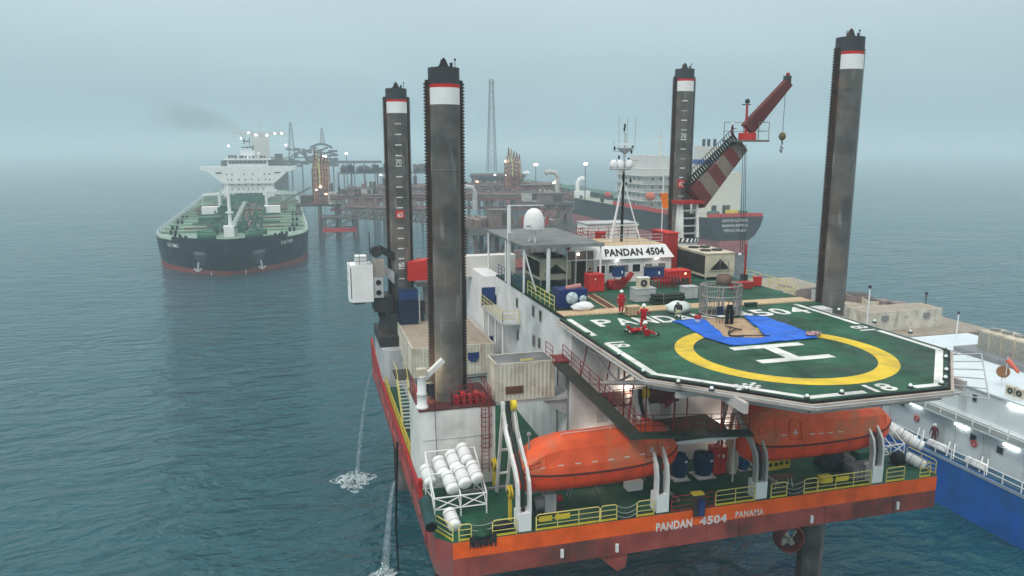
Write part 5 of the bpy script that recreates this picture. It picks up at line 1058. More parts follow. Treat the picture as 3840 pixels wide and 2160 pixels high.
# orange windsock
p0 = P(1664, 590, Y=67); p1 = P(1664, 455, Y=67); t = thing('windsock', 'bright orange windsock drooping from a white pole right of the mast', 'windsock', (p0.x, 67, UZ)); MB().cyl((p0.x, 67, UZ), (p0.x, 67, p1.z+.6), .05, n=6).build('pole', WHITE2, t, w=True)
b = MB(); rg_ = []
for i in range(6): u = i/5; r = .5-.14*u; rg_.append([(p0.x-.05+.25*u+r*math.cos(a)*.8, 67-.3+r*math.sin(a)*.6, P(1664, 486, Y=67).z-u*1.45+.03*math.sin(3*a)) for a in [2*math.pi*j/12 for j in range(12)]])
b.loft(rg_, caps=False); b.build('sock', mat('windsock_orange', (.85, .2, .02), rough=.9), t, w=True)
CRED = mat('crane_weathered_red', (.125, .022, .022), dirt=(.09, .04, .035), da=.7, ds=.5, streak=.5)
# ================================================================= CRANES
cr = thing('boom_crane', 'large red and cream striped boom crane beside the leg with tick marks', 'crane', (39.3, 72.2, 22.5)); Y0 = 72.0
a_ = P(1725, 612, Y=Y0); MB().cyl((a_.x, Y0, 22.5), (a_.x, Y0, P(1725, 606, Y=Y0).z), 1.15, n=24).build('pedestal', WHITE, cr, w=True)
z0 = P(1725, 606, Y=Y0).z; MB().cyl((a_.x, Y0, z0), (a_.x, Y0, z0+.45), 1.32, n=28).build('slew_ring', DARK, cr, w=True); sp_ = MB()
for k in range(18):
    th = 2*math.pi*k/18; r_ = 1.335
    sp_.add([(a_.x+r_*math.cos(th+o), Y0+r_*math.sin(th+o), z0+zz) for o, zz in ((0, .03), (.17, .03), (.27, .42), (.10, .42))], [(0, 1, 2, 3)])
sp_.build('hazard_stripe', WHITE2, cr, w=True)
zf = P(1730, 512, Y=Y0).z
for sx_ in (-1.05, .75): MB().prism([(a_.x+sx_, Y0-.9, z0+.45), (a_.x+sx_, Y0+.6, z0+.45), (a_.x+sx_, Y0+.3, zf), (a_.x+sx_, Y0-.5, zf)], (.3, 0, 0)).build('side_frame', WHITE, cr, w=True)
b = MB()
for i in range(4): b.box(a_.x-.75, a_.x+.75, Y0-.72, Y0-.6, z0+.8+i*.8, z0+.95+i*.8)
b.build('rung_beam', LGREY, cr, w=True); MB().box(a_.x-.7, a_.x+.7, Y0-.4, Y0+.4, z0+.5, z0+2.9).build('winch_house', DARK, cr, w=True); MB().box(a_.x-1.4, a_.x+1.5, Y0-.9, Y0+.9, zf, zf+.35).build('boom_seat', RED, cr, w=True)
F0 = P(1748, 500, Y=72.3); F1 = P(1862, 366, Y=74.5); ax = (F1-F0).normalized(); sdv = ax.cross(Vector((0, 1, 0))).normalized(); sdv = Vector((sdv.x, 0, sdv.z)).normalized(); up_ = ax.cross(sdv).normalized()
if up_.y < 0: up_ = -up_
CRM = mat('crane_cream', (.17, .14, .115), dirt=(.2, .14, .1), da=.5)
def bsec(u): w_ = 1.3-.5*u; c = F0.lerp(F1, u); return [c-sdv*w_-up_*.55, c+sdv*w_-up_*.55, c+sdv*w_+up_*.55, c-sdv*w_+up_*.55]
for i in range(6): b = MB(); b.loft([bsec(i/6), bsec((i+1)/6)], smooth=False); b.build('boom_section', CRED if i % 2 == 0 else CRM, cr, w=True)
lside = -sdv if sdv.x > 0 else sdv
b = MB()
for i in range(24):
    u = i/23; c = F0.lerp(F1, u)+lside*(1.7-.6*u); q = c+Vector((-.35, 0, .95)); b.tube([c, q], .04, 5)
    b.beam(c-lside*.75, c+lside*.45, .42, .09)
b.build('boom_ladder', DARK, cr, w=True); b = MB()
for h in (.5, 1.0): b.tube([F0+lside*1.7+Vector((-.35*h, 0, .95*h)), F1+lside*1.1+Vector((-.35*h, 0, .95*h))], .04, 5)
b.build('boom_handrail', DARK, cr, w=True)
pz = P(1880, 352, Y=74).z; pa = P(1832, 352, Y=74).x; pb_ = P(1922, 352, Y=74).x; MB().box(pa, pb_, 73.0, 75.2, pz-.2, pz).build('tip_platform', CRM, cr, w=True)
f = MB()
for (x, y) in ((pb_-.05, 73.1), (pb_-.05, 75.1), ((pa+pb_)/2+.3, 75.1), ((pa+pb_)/2+.9, 73.1), (pa+.1, 75.1)): f.tube([(x, y, pz), (x, y, pz+1.9)], .04, 5)
for h in (.95, 1.9): f.tube([((pa+pb_)/2+.9, 73.1, pz+h), (pb_-.05, 73.1, pz+h), (pb_-.05, 75.1, pz+h), (pa+.1, 75.1, pz+h)], .035, 5)
f.build('platform_rail', GREY, cr, w=True); c = P(1880, 338, Y=73.9); MB().cyl((c.x, 73.9, pz), (c.x, 73.9, pz+.75), .95, n=20).build('jib_turret', BRIGHTRED, cr, w=True)
J0 = P(1880, 325, Y=73.9); J1 = P(1982, 208, Y=72.8); b = MB(); jx = (J1-J0).normalized(); js = jx.cross(Vector((0, 1, 0))).normalized()
def js_(u): w_ = .75-.3*u; c = J0.lerp(J1, u); return [c-js*w_+Vector((0, -.4, 0)), c+js*w_+Vector((0, -.4, 0)), c+js*w_+Vector((0, .4, 0)), c-js*w_+Vector((0, .4, 0))]
b.loft([js_(0), js_(.5), js_(1)], smooth=False); b.build('jib', CRED, cr, w=True); hd_ = P(1981, 193, Y=72.8)
MB().box(hd_.x-.3, hd_.x+.3, 72.5, 73.1, hd_.z-.7, hd_.z+.1).build('jib_head', DARK, cr, w=True); MB().ball(hd_+Vector((.05, 0, .25)), .22, 10).build('head_lamp', RED, cr, w=True)
mp_ = P(1880, 262, Y=74); MB().cyl((mp_.x, 74, pz+.7), (mp_.x, 74, mp_.z), .16, .12, 8).build('lamp_post', RED, cr, w=True); MB().ball(mp_+Vector((0, 0, .3)), .28, 10).build('post_lamp', DARK, cr, w=True); MB().box(mp_.x-.6, mp_.x+.4, 73.9, 74.1, mp_.z-.1, mp_.z).build('lamp_bracket', DARK, cr, w=True)
MB().cyl((mp_.x+.55, 73.8, pz+1.2), (mp_.x+.95, 73.8, pz+2.9), .3, n=10).build('motor', DARK, cr, w=True)
w0 = P(1977, 207, Y=72.7); w1 = P(1969, 333, Y=72.7); MB().tube([w0, w1], .028, 5).build('hoist_wire', BLACK, cr, w=True)
hb_ = P(1968, 343, Y=72.7); hk = MB(); hk.lathe([(0, .45), (.22, .4), (.38, .1), (.38, -.15), (.2, -.4), (0, -.45)], hb_, 14); hk.build('hook_block', mat('block_dark_yellow', (.12, .09, .03)), cr, w=True); h2 = MB(); h2.tube([hb_+Vector((0, 0, -.4)), hb_+Vector((.05, 0, -.9))], .09, 6); h2.tube([hb_+Vector((-.1, 0, -1.0)), hb_+Vector((.12, 0, -1.25)), hb_+Vector((0, 0, -1.75)), hb_+Vector((-.18, 0, -1.5))], .09, 6, closed=True); h2.build('hook', GREY, cr, w=True)
b = MB()
for dx0, px1 in ((0, 1862), (.22, 1868), (.4, 1873)): b.tube([P(1869, 364, Y=73.6)+Vector((dx0, 0, 0)), P(px1, 640, Y=69)], .03, 4)
b.build('pendant_wire', BLACK, cr, w=True)
# left crane, boom stowed across behind the legs
lc = thing('stowed_crane', 'white crane cab by the far left leg with a red and white stowed boom', 'crane', (6.5, 74.5, 19.2)); Yc = 74.0
MB().prism([(3.85, 73.2, 20.55), (4.2, 72.6, 20.55), (6.15, 72.6, 20.55), (6.15, 75.2, 20.55), (3.85, 75.2, 20.55)], (0, 0, 3.6)).build('cab', WHITE2, lc, w=True)
MB().box(4.55, 5.6, 72.9, 74.2, 24.17, 25.0).build('cab_unit', WHITE2, lc, w=True); b = MB()
for i in range(7): b.box(5.6, 5.64, 72.95, 74.15, 24.25+i*.1, 24.3+i*.1)
b.build('unit_grille', DARK, lc, w=True); MB().box(4.02, 4.08, 72.75, 72.95, 20.9, 23.9).build('cab_seam', DARK, lc, w=True)
for z in (23.2, 22.3): MB().cyl((3.83, 73.9, z), (3.87, 73.9, z), .2, n=12).build('cab_port', DARK, lc, w=True)
MB().box(6.2, 7.1, 72.7, 73.8, 20.9, 22.9).build('vent_panel', LGREY, lc, w=True)
for z in (21.4, 22.4): MB().cyl((6.65, 72.66, z), (6.65, 72.72, z), .26, n=16).build('vent_hole', BLACK, lc, w=True)
MB().box(6.2, 7.3, 72.9, 74, 22.95, 24.6).build('gear_box', mat('gear_beige', (.33, .29, .27)), lc, w=True); MB().prism([(6.2, 73.6, 24.6), (8.3, 73.6, 23.2), (8.3, 73.6, 22), (7.3, 73.6, 23)], (0, 1, 0)).build('frame_arm', LGREY, lc, w=True)
b = MB(); b.cyl((6.6, 73.4, 25.3), (6.6, 74.6, 25.3), .55, n=16); b.beam((6.8, 74, 25.6), (8.6, 74.3, 24.6), .7); b.build('winch', DARK, lc, w=True); MB().tube([(6.0, 73.8, 24.6), (6.0, 73.8, 27.2)], .05, 5).build('aerial', DARK, lc, w=True); MB().box(4.2, 5.3, 72.65, 73.2, 20.35, 20.55).build('bottom_hatch', GRATE, lc, w=True); MB().box(6.2, 8.0, 73, 76, 19.4, 20.9).build('base', DARK, lc, w=True)
b = MB(); b.loft([[(9.6, 73.3, 22.3), (9.6, 74.7, 22.3), (9.6, 74.7, 24.1), (9.6, 73.3, 24.1)], [(13.4, 73.3, 22.4), (13.4, 74.7, 22.4), (13.4, 74.7, 24.6), (13.4, 73.3, 24.6)]], smooth=False); b.build('boom_red', BRIGHTRED, lc, w=True)
MB().box(13.4, 20.6, 73.3, 74.7, 22.45, 24.55).build('boom_white', mat('boom_white_paint', (.66, .64, .6), var=.06), lc, w=True); rrail([(3.9, 72.65, 24.17), (5.9, 72.65, 24.17)], 'thin dark rail on top of the white crane cab', 1.1, GREY, grp='rails on the cranes')
# ================================================================= PEOPLE
def person(loc, rz, pose, label, suit=SUIT, helmet=True, scale=1.0, trousers=None, name='person'):
    J = {'pelvis': (0, 0, .95), 'waist': (0, 0, 1.1), 'chest': (0, .0, 1.35), 'neck': (0, 0, 1.52), 'head': (0, -.02, 1.62), 'crown': (0, -.01, 1.76)}
    for s_, k in ((-1, 'l'), (1, 'r')):
        J[k+'hip'] = (s_*.11, 0, .9); J[k+'knee'] = (s_*.12, -.02, .5); J[k+'ankle'] = (s_*.12, .02, .09); J[k+'toe'] = (s_*.13, -.17, .05)
        J[k+'sho'] = (s_*.19, 0, 1.44); J[k+'elb'] = (s_*.30, .02, 1.16); J[k+'wri'] = (s_*.32, -.06, .91); J[k+'palm'] = (s_*.32, -.09, .83)
    J.update({k: v for k, v in pose.items() if k != 'face'})
    RD = {'pelvis': .155, 'waist': .15, 'chest': .175, 'neck': .065, 'head': .085, 'crown': .075, 'hip': .1, 'knee': .075, 'ankle': .06, 'toe': .045, 'sho': .085, 'elb': .06, 'wri': .04, 'palm': .036}
    nm = list(J); E_ = [('pelvis', 'waist'), ('waist', 'chest'), ('chest', 'neck'), ('neck', 'head'), ('head', 'crown')]
    for k in 'lr': E_ += [('pelvis', k+'hip'), (k+'hip', k+'knee'), (k+'knee', k+'ankle'), (k+'ankle', k+'toe'), ('chest', k+'sho'), (k+'sho', k+'elb'), (k+'elb', k+'wri'), (k+'wri', k+'palm')]
    vs = [Vector(J[n_]) for n_ in nm]; rad = [RD.get(n_, RD.get(n_[1:], .05)) for n_ in nm]; ed = [(nm.index(a), nm.index(b)) for a, b in E_]
    for k in 'lr':
        pi = nm.index(k+'palm'); d = (vs[pi]-vs[nm.index(k+'wri')]).normalized(); sd = d.cross(Vector((0, 0, 1)) if abs(d.z) < .9 else Vector((0, 1, 0))).normalized()
        for f_ in range(5):
            q = vs[pi]+(d*(.085 if f_ else .03)+sd*(-.03+.02*f_ if f_ else -.065)); vs.append(q); rad.append(.0095); ed.append((pi, len(vs)-1)); nm.append('finger')
    me = bpy.data.meshes.new(name); me.from_pydata([tuple(v) for v in vs], ed, []); o = bpy.data.objects.new(name, me); COL.objects.link(o)
    o.modifiers.new('skin', 'SKIN'); sv = me.skin_vertices[0].data
    for i, r in enumerate(rad): sv[i].radius = (r, r)
    sv[0].use_root = True
    o.modifiers.new('sub', 'SUBSURF').levels = 1; dg = bpy.context.evaluated_depsgraph_get(); m2 = bpy.data.meshes.new_from_object(o.evaluated_get(dg)); bpy.data.objects.remove(o); bpy.data.meshes.remove(me)
    m2.name = name; m2.materials.clear()
    for m_ in (suit, SKIN, BLACK, trousers or suit): m2.materials.append(m_)
    for p in m2.polygons:
        c = Vector(p.center); k = min(range(len(vs)), key=lambda i: (vs[i]-c).length-rad[i]); n_ = nm[k]
        p.material_index = 1 if n_ in ('head', 'crown', 'neck', 'finger') or n_.endswith('palm') else (2 if n_.endswith('toe') or n_.endswith('ankle') else (3 if n_.endswith('knee') or n_.endswith('hip') or n_ == 'pelvis' else 0)); p.use_smooth = True
    o = bpy.data.objects.new(name, m2); COL.objects.link(o); o.location = loc; o.rotation_euler = (0, 0, rz); o.scale = (scale,)*3; tag(o, label, 'person')
    hd_ = Vector(J['head']); cr_ = Vector(J['crown']); ax_ = (cr_-hd_).normalized(); fwd = Vector(pose.get('face', (0, -1, 0))).normalized()
    q = ax_.to_track_quat('Z', 'Y').to_matrix()
    if helmet:
        h = MB(); h.lathe([(.155, -.0), (.135, .015), (.125, .06), (.10, .115), (.05, .15), (0, .155)], n=14); h.v = [tuple(q @ Vector(p)+hd_+ax_*.07) for p in h.v]; h.build('helmet', WHITE2, o)
    else:
        h = MB(); h.ball((0, 0, 0), .112, 10, sc=(1, 1, .9)); h.v = [tuple(q @ Vector(p)+hd_+ax_*.1-fwd*.03) for p in h.v]; h.build('hair', BLACK, o)
    fc = MB(); fc.ball(hd_+fwd*.092+ax_*-.005, .02, 6); fc.build('nose', SKIN, o); ey = MB(); side = fwd.cross(ax_).normalized()
    for s_ in (-1, 1): ey.ball(hd_+fwd*.082+ax_*.03+side*.034*s_, .012, 6)
    ey.build('eyes', BLACK, o); mo = MB(); mo.obox(hd_+fwd*.082-ax_*.045, side*.025, ax_*.005, fwd*.006); mo.build('mouth', mat('lips', (.25, .1, .08)), o)
    if suit is SUIT:
        tp_ = MB()
        for k in 'lr':
            a = Vector(J[k+'knee']).lerp(Vector(J[k+'ankle']), .6); u = (Vector(J[k+'ankle'])-Vector(J[k+'knee'])).normalized(); tp_.cyl(a-u*.03, a+u*.03, .074, .072, 10, caps=False)
            a = Vector(J[k+'sho']).lerp(Vector(J[k+'elb']), .45); u = (Vector(J[k+'elb'])-Vector(J[k+'sho'])).normalized(); tp_.cyl(a-u*.025, a+u*.025, .08, .078, 10, caps=False)
        tp_.build('reflective_tape', HIVIS, o)
    return o
pp_ = P(1562, 795, z=HZ); person((pp_.x, pp_.y, HZ+.055), .15, {'rankle': (.12, .1, .09), 'rtoe': (.13, -.08, .05), 'relb': (.33, .06, 1.18), 'rwri': (.37, .02, .93), 'rpalm': (.37, -.01, .85)}, 'worker in red coveralls and white helmet walking over the tan strip')
pp_ = P(1618, 834, z=HZ); person((pp_.x, pp_.y, HZ+.012), math.pi-.2, {'lelb': (-.42, .03, 1.26), 'lwri': (-.27, -.12, 1.1), 'lpalm': (-.2, -.14, 1.08), 'relb': (.42, .03, 1.26), 'rwri': (.27, -.12, 1.1), 'rpalm': (.2, -.14, 1.08), 'lknee': (-.13, -.03, .5), 'rknee': (.13, -.03, .5)}, 'worker in red coveralls standing with hands on hips, back turned, on the helideck')
SIT = {'pelvis': (0, 0, .16), 'waist': (0, .05, .3), 'chest': (0, .1, .55), 'neck': (0, .1, .72), 'head': (0, .06, .82), 'crown': (0, .05, .96)}
def sit(s_, k):
    return {k+'hip': (s_*.11, -.02, .13), k+'knee': (s_*.15, -.4, .3), k+'ankle': (s_*.13, -.75, .09), k+'toe': (s_*.15, -.85, .2), k+'sho': (s_*.19, .08, .64), k+'elb': (s_*.32, .0, .42), k+'wri': (s_*.22, -.26, .36), k+'palm': (s_*.2, -.33, .33)}
s1 = dict(SIT); s1.update(sit(-1, 'l')); s1.update(sit(1, 'r')); pp_ = P(1628, 849, z=HZ); person((pp_.x, pp_.y+.2, HZ+.01), math.pi/2-.2, s1, 'seated worker in red with white helmet, legs stretched right on the helideck')
LIE = {'pelvis': (0, 0, .15), 'waist': (0, .16, .16), 'chest': (0, .42, .2), 'neck': (0, .6, .2), 'head': (0, .72, .2), 'crown': (0, .86, .22), 'face': (0, 0, 1)}
for s_, k in ((-1, 'l'), (1, 'r')): LIE.update({k+'hip': (s_*.11, -.04, .14), k+'knee': (s_*.14, -.32, .52 if k == 'l' else .25), k+'ankle': (s_*.13, -.62, .12), k+'toe': (s_*.14, -.66, .26), k+'sho': (s_*.2, .48, .2), k+'elb': (s_*.34, .28, .16), k+'wri': (s_*.24, .08, .26), k+'palm': (s_*.2, .02, .28)})
pp_ = P(1592, 840, z=HZ); person((pp_.x+.1, pp_.y+.15, HZ+.01), -math.pi/2+.35, LIE, 'worker in red lying on the helideck beside the seated worker', helmet=False)
BEND = {'pelvis': (0, .1, .62), 'waist': (0, .02, .76), 'chest': (0, -.22, .92), 'neck': (0, -.37, .99), 'head': (0, -.52, .97), 'crown': (0, -.66, .98), 'face': (0, -.3, -1)}
for s_, k in ((-1, 'l'), (1, 'r')): BEND.update({k+'hip': (s_*.12, .1, .56), k+'knee': (s_*.16, -.12, .34), k+'ankle': (s_*.14, .06, .09), k+'toe': (s_*.15, -.12, .05), k+'sho': (s_*.19, -.24, .94), k+'elb': (s_*.25, -.34, .66), k+'wri': (s_*.18, -.5, .48), k+'palm': (s_*.15, -.55, .42)})
pp_ = P(1706, 806, z=HZ); person((pp_.x, pp_.y, HZ+.05), math.pi-.4, BEND, 'crouching worker in black top and pale trousers by the white sheet', suit=mat('black_shirt', (.02, .02, .022)), trousers=mat('pale_trousers', (.5, .47, .25)), helmet=False)
pp_ = P(1468, 716, z=UZ); person((23.0, 58.6, UZ+.005), 2.6, {}, 'person in dark clothes standing by the booth doorway', suit=mat('dark_clothes', (.02, .022, .026)), helmet=False)
pp_ = P(1840, 345, Y=73.6); person((pp_.x, 73.5, pz), 1.2, {'rwri': (.2, -.35, 1.2), 'rpalm': (.2, -.42, 1.2), 'chest': (0, -.05, 1.34), 'lwri': (-.25, -.32, 1.18), 'lpalm': (-.24, -.4, 1.2)}, 'worker in dark red on the platform at the crane boom tip', suit=mat('dark_red_suit', (.10, .012, .02)))
for px_, py_, lb in ((968, 948, 'worker in dark clothes at the port rail near the stair'), (976, 955, 'second dark clothed worker at the port rail')):
    pp_ = P(px_, py_, z=DZ); person((pp_.x, pp_.y, DZ+.005), .4, {}, lb, suit=mat('dark_clothes', (.02, .022, .026)), helmet=False)
# ================================================================= TANKERS
def tanker(name, label, loc, rz, L_, B, dk, bow_up, boot, hullm, bootm, deckm, transom=.7):
    """stem at local (0,0), stern at y = L_; dk deck height, bow_up extra height at the bow"""
    t = thing(name, label, 'tanker', loc, rz, None); n = 40
    lv = [(-1.0, .0), (0, .02), (boot, .1), (boot+.02, .1), (dk*.5, .5), (dk*.8, .85), (None, 1.0)]
    def half(u, k):
        bw_ = max(0, 1-(1-min(1, u/.15))**2.3)**.85*(1-.10*(1-k)*max(0, 1-u/.2)); st = 1-(1-transom)*max(0, (u-.84)/.16)**1.7
        st *= 1-(.55*(1-k))*max(0, (u-.86)/.14)**1.5
        return B/2*bw_*st
    def ypos(u, k): return u*L_-(1-u)**14*5.5*k
    def top(u): return dk+bow_up*max(0, 1-u/.13)**1.5+.8*max(0, (u-.93)/.07)
    us = [0, .004, .012, .025, .04, .06, .08, .1, .125, .15]+[.15+.7*i/12 for i in range(1, 13)]+[.88, .91, .94, .97, 1.0]
    for side, nm in ((-1, 'port_side'), (1, 'starboard_side')):
        hb_ = MB(); rows = []
        for u in us: rows.append([(side*half(u, k), ypos(u, k), (top(u) if z is None else z)) for z, k in lv])
        m_ = len(lv); vs = [p for r in rows for p in r]
        for j in range(len(us)-1):
            for i in range(m_-1): hb_.add([rows[j][i], rows[j][i+1], rows[j+1][i+1], rows[j+1][i]], [(0, 1, 2, 3)], 1 if i < 2 else 0, True)
        hb_.build(nm, [hullm, bootm], t)
    tr = MB(); r1 = [(half(1, k), L_, (top(1) if z is None else z)) for z, k in lv]
    for i in range(len(r1)-1):
        a, b = r1[i], r1[i+1]; tr.add([(-a[0], a[1], a[2]), a, b, (-b[0], b[1], b[2])], [(0, 1, 2, 3)], 1 if i < 2 else 0)
    tr.build('transom', [hullm, bootm], t)
    d = MB(); cen = [(s_*half(u, 1)*.995, ypos(u, 1)+.1, dk+(.3 if u > .1 else .3+bow_up*.55*max(0, 1-u/.1))) for s_ in (-1, 1) for u in us]; k = len(us)
    d.add(cen, [(i, i+1, k+i+1, k+i) for i in range(k-1)]); d.build('deck', deckm, t)
    return t, half, ypos, top
NAVYH = mat('tanker_navy', (.008, .018, .032), rough=.35, var=.25, dirt=(.04, .05, .06), da=.5, ds=.06, streak=.3)
BOOT = mat('boot_top_red', (.26, .045, .04), dirt=(.2, .1, .09), da=.5)
TDECK = mat('tanker_deck_green', (.20, .29, .22), dirt=(.12, .17, .13), da=.7, ds=.08, var=.2, vs=.05)
TGRN = mat('tanker_pipe_green', (.035, .11, .075), var=.3, vs=.2); TBRN = mat('tanker_pipe_brown', (.16, .10, .07), var=.3)
t1s = P(582, 678, z=0)
T1, h1, y1, top1 = tanker('oil_tanker', 'dark blue oil tanker with pale green deck on the left, bow towards the camera', (-20.6, 222, 0), .028, 232, 45.5, 8.6, 1.3, 1.3, NAVYH, BOOT, TDECK)
D1 = 8.9
T1.rotation_euler = (.012, 0, .028)
def T(name, m, fn, t=T1, **k): b = MB(); fn(b); return b.build(name, m, t, **k)
# bulwark at bow, fishplate and railings
b = MB(); us = [0, .004, .012, .025, .04, .055]
for s_ in (-1, 1):
    for a, c in zip(us, us[1:]): b.add([(s_*h1(a, 1), y1(a, 1)-.02, top1(a)), (s_*h1(c, 1), y1(c, 1)-.02, top1(c)), (s_*h1(c, 1)*1.01, y1(c, 1)-.05, top1(c)+1.1), (s_*h1(a, 1)*1.01, y1(a, 1)-.05, top1(a)+1.1)], [(0, 1, 2, 3)])
b.build('bow_bulwark', NAVYH, T1)
for s_ in (-1, 1):
    pts = [(s_*(h1(u, 1)-.3), y1(u, 1), D1+1.2) for u in [.055+.84*i/30 for i in range(31)]]
    T('side_rail', WHITE2, lambda b: (b.tube(pts, .07, 4), b.tube([(x, y, z-.55) for x, y, z in pts], .05, 4), [b.cyl((x, y, z-1.2), (x, y, z), .06, n=4) for x, y, z in pts]))
for i in range(16):
    y = 30+i*10.2; w_ = h1(y/232, 1)-1.2
    for s_ in (-1, 1): T('deck_girder', TDECK, lambda b: b.box(min(s_*5, s_*w_), max(s_*5, s_*w_), y-.25, y+.25, D1, D1+.7))
for x in (-4.4, -3.4, -2.4): T('deck_pipe', TGRN, lambda b: (b.cyl((x, 26, D1+1.5), (x, 168, D1+1.5), .4, n=8)))
for x in (2.2, 3.2, 4.2): T('deck_pipe', TBRN, lambda b: (b.cyl((x, 30, D1+1.3), (x, 168, D1+1.3), .38, n=8)))
T('catwalk', mat('catwalk_grey', (.3, .34, .31)), lambda b: (b.box(-.9, .9, 22, 172, D1+2.3, D1+2.45), [b.box(-.9, -.75, y, y+.3, D1, D1+2.3) for y in range(24, 172, 12)], [b.box(.75, .9, y, y+.3, D1, D1+2.3) for y in range(24, 172, 12)]))
for s_ in (-1, 1): T('catwalk_rail', TGRN, lambda b: (b.tube([(s_*.95, 22, D1+3.5), (s_*.95, 172, D1+3.5)], .07, 4), [b.cyl((s_*.95, y, D1+2.4), (s_*.95, y, D1+3.5), .05, n=4) for y in range(22, 173, 5)]))
for j, y in enumerate((88, 91.5, 95, 98.5, 104)): T('manifold_pipe', TGRN if j % 2 else TBRN, lambda b: (b.cyl((-17, y, D1+1.9), (17, y, D1+1.9), .45, n=8), [b.box(x-.3, x+.3, y-.6, y+.6, D1, D1+2.4) for x in (-16, -10, -5, 5, 10, 16)]))
for x in (-11.2, 11.2):
    T('drip_house', WHITE2, lambda b: b.box(x-3.0, x+3.0, 84, 87.5, D1+.2, D1+3.4))
    T('hose_crane', WHITE2, lambda b: (b.cyl((x*.8, 103, D1), (x*.8, 103, D1+7.6), .6, .5, 10), b.beam((x*.8, 103, D1+7.2), (x*1.4, 108, D1+6.4), .7, .8), b.beam((x*1.4, 108, D1+6.4), (x*1.42, 109, D1+2), .35)))
T('green_tank_house', TGRN, lambda b: b.box(-12.5, -5.5, 52, 58, D1, D1+2.6)); T('green_tank_house', TGRN, lambda b: b.box(-6.6, -3.6, 70, 74, D1, D1+5.0))
T('foremast', WHITE2, lambda b: (b.box(-2.1, .7, 14.5, 17.5, D1, D1+3.4), b.cyl((-.2, 16, D1+3.4), (-.2, 16, D1+15), .55, .4, 10), b.box(-1.3, .9, 15.2, 16.8, D1+7.2, D1+7.5), b.cyl((-.2, 16, D1+15), (-.2, 16, D1+17), .18, n=6)))
for s_ in (-1, 1):
    T('windlass', TGRN, lambda b: (b.cyl((s_*4, 10.6, D1+1.2), (s_*9, 10.6, D1+1.2), .9, n=12), b.box(s_*6-1, s_*6+1, 11, 14, D1, D1+2.4))); T('windlass', TGRN, lambda b: (b.cyl((s_*5, 19.9, D1+1.1), (s_*10, 19.9, D1+1.1), .85, n=12), b.box(s_*7-1.2, s_*7+1.2, 20.5, 23, D1, D1+2)))
    for (x, y) in ((13, 12), (15, 16), (17.4, 27), (18.5, 40), (19, 58), (19.2, 75)):
        T('bollard', BLACK, lambda b: (b.cyl((s_*x-.6, y, D1), (s_*x-.6, y, D1+1.3), .42, n=8), b.cyl((s_*x+.7, y, D1), (s_*x+.7, y, D1+1.3), .42, n=8)))
    # anchor bolster and anchor
    u = .021; bx, by = s_*7.6, y1(.021, .6)-.3
    T('anchor_bolster', mat('bolster_grey', (.075, .095, .11), var=.2), lambda b: b.lathe([(.1, -2.4), (.55, -2.2), (1.5, -.7), (2.4, .9), (2.5, 1.6), (1.4, 1.9)], (bx*.93, 2.1, 5.0), 14))
    T('anchor', mat('anchor_white', (.5, .5, .5)), lambda b: (b.cyl((bx*1.08, .55, 4.0), (bx*1.12, .5, 1.8), .28, n=6), b.beam((bx*1.12-1.0, .5, 2.3), (bx*1.12, .45, 1.5), .4), b.beam((bx*1.12+1.0, .5, 2.3), (bx*1.12, .45, 1.5), .4)))
    lo = (s_ > 0)
    nm = lettering('CALTIMO', lambda uu, v: Vector((s_*(h1(.045+(.02*(1-uu) if s_ < 0 else .02*uu), .9)+.12), y1(.045+(.02*(1-uu) if s_ < 0 else .02*uu), .9)-.12, 7.3+1.0*v)))
    nm.build('bow_name', MARK, T1)
T('draught_mark', MARK, lambda b: (b.box(-5.2, -5.0, .15, .3, .2, 1.5), b.box(4.0, 4.2, .15, .3, .2, 1.5)))
b = MB(); rnd = random.Random(41)
for i in range(170):
    y = rnd.uniform(18, 168); x = rnd.choice((-1, 1))*rnd.uniform(1.6, 8.5); e_ = rnd.uniform(.15, .7); b.box(x-e_, x+e_, y-.4, y+.4, D1, D1+rnd.uniform(.8, 3.6))
b.build('deck_valve', TGRN, T1)['kind'] = 'stuff'
for k in range(9):
    y = 34+k*15; T('cross_pipe', TGRN if k % 2 else TBRN, lambda b: (b.cyl((-15+k % 3, y, D1+.9), (15-k % 2, y, D1+.9), .32, n=6), b.box(-8.2, -7.6, y-.5, y+.5, D1, D1+2.6), b.box(7.6, 8.2, y-.5, y+.5, D1, D1+2.6)))
# superstructure
HS = 176
T('accommodation', WHITE2, lambda b: (b.box(-11.8, 11.8, HS, HS+16, D1-.3, D1+13.6), b.box(-13, 13, HS+1, HS+14, D1+2.4, D1+2.7)))
wing = [(-22.2, 16.0), (-22.2, 14.4), (-18.5, 13.4), (-14, 9.4), (-11.8, 7.6), (11.8, 7.6), (14, 9.4), (18.5, 13.4), (22.2, 14.4), (22.2, 16.0)]
T('bridge_wing', WHITE2, lambda b: b.prism([(x, HS-1.2, D1+z-.6) for x, z in wing], (0, 4, 0)))
for s_ in (-1, 1): T('wing_opening', DARK, lambda b: b.prism([(s_*12.2, HS-1.26, D1+12.6), (s_*15.6, HS-1.26, D1+12.6), (s_*14.6, HS-1.26, D1+11.9), (s_*12.4, HS-1.26, D1+11.9)], (0, .1, 0)))
T('bridge', WHITE2, lambda b: (b.box(-9.5, 9.5, HS-.8, HS+9, D1+15.4, D1+18.6), b.box(-11, 11, HS-1.6, HS+10, D1+18.6, D1+18.9)))
for i in range(14): T('window', GLASS, lambda b: b.box(-8.6+i*1.25, -7.6+i*1.25, HS-.86, HS-.7, D1+16.7, D1+18.0))
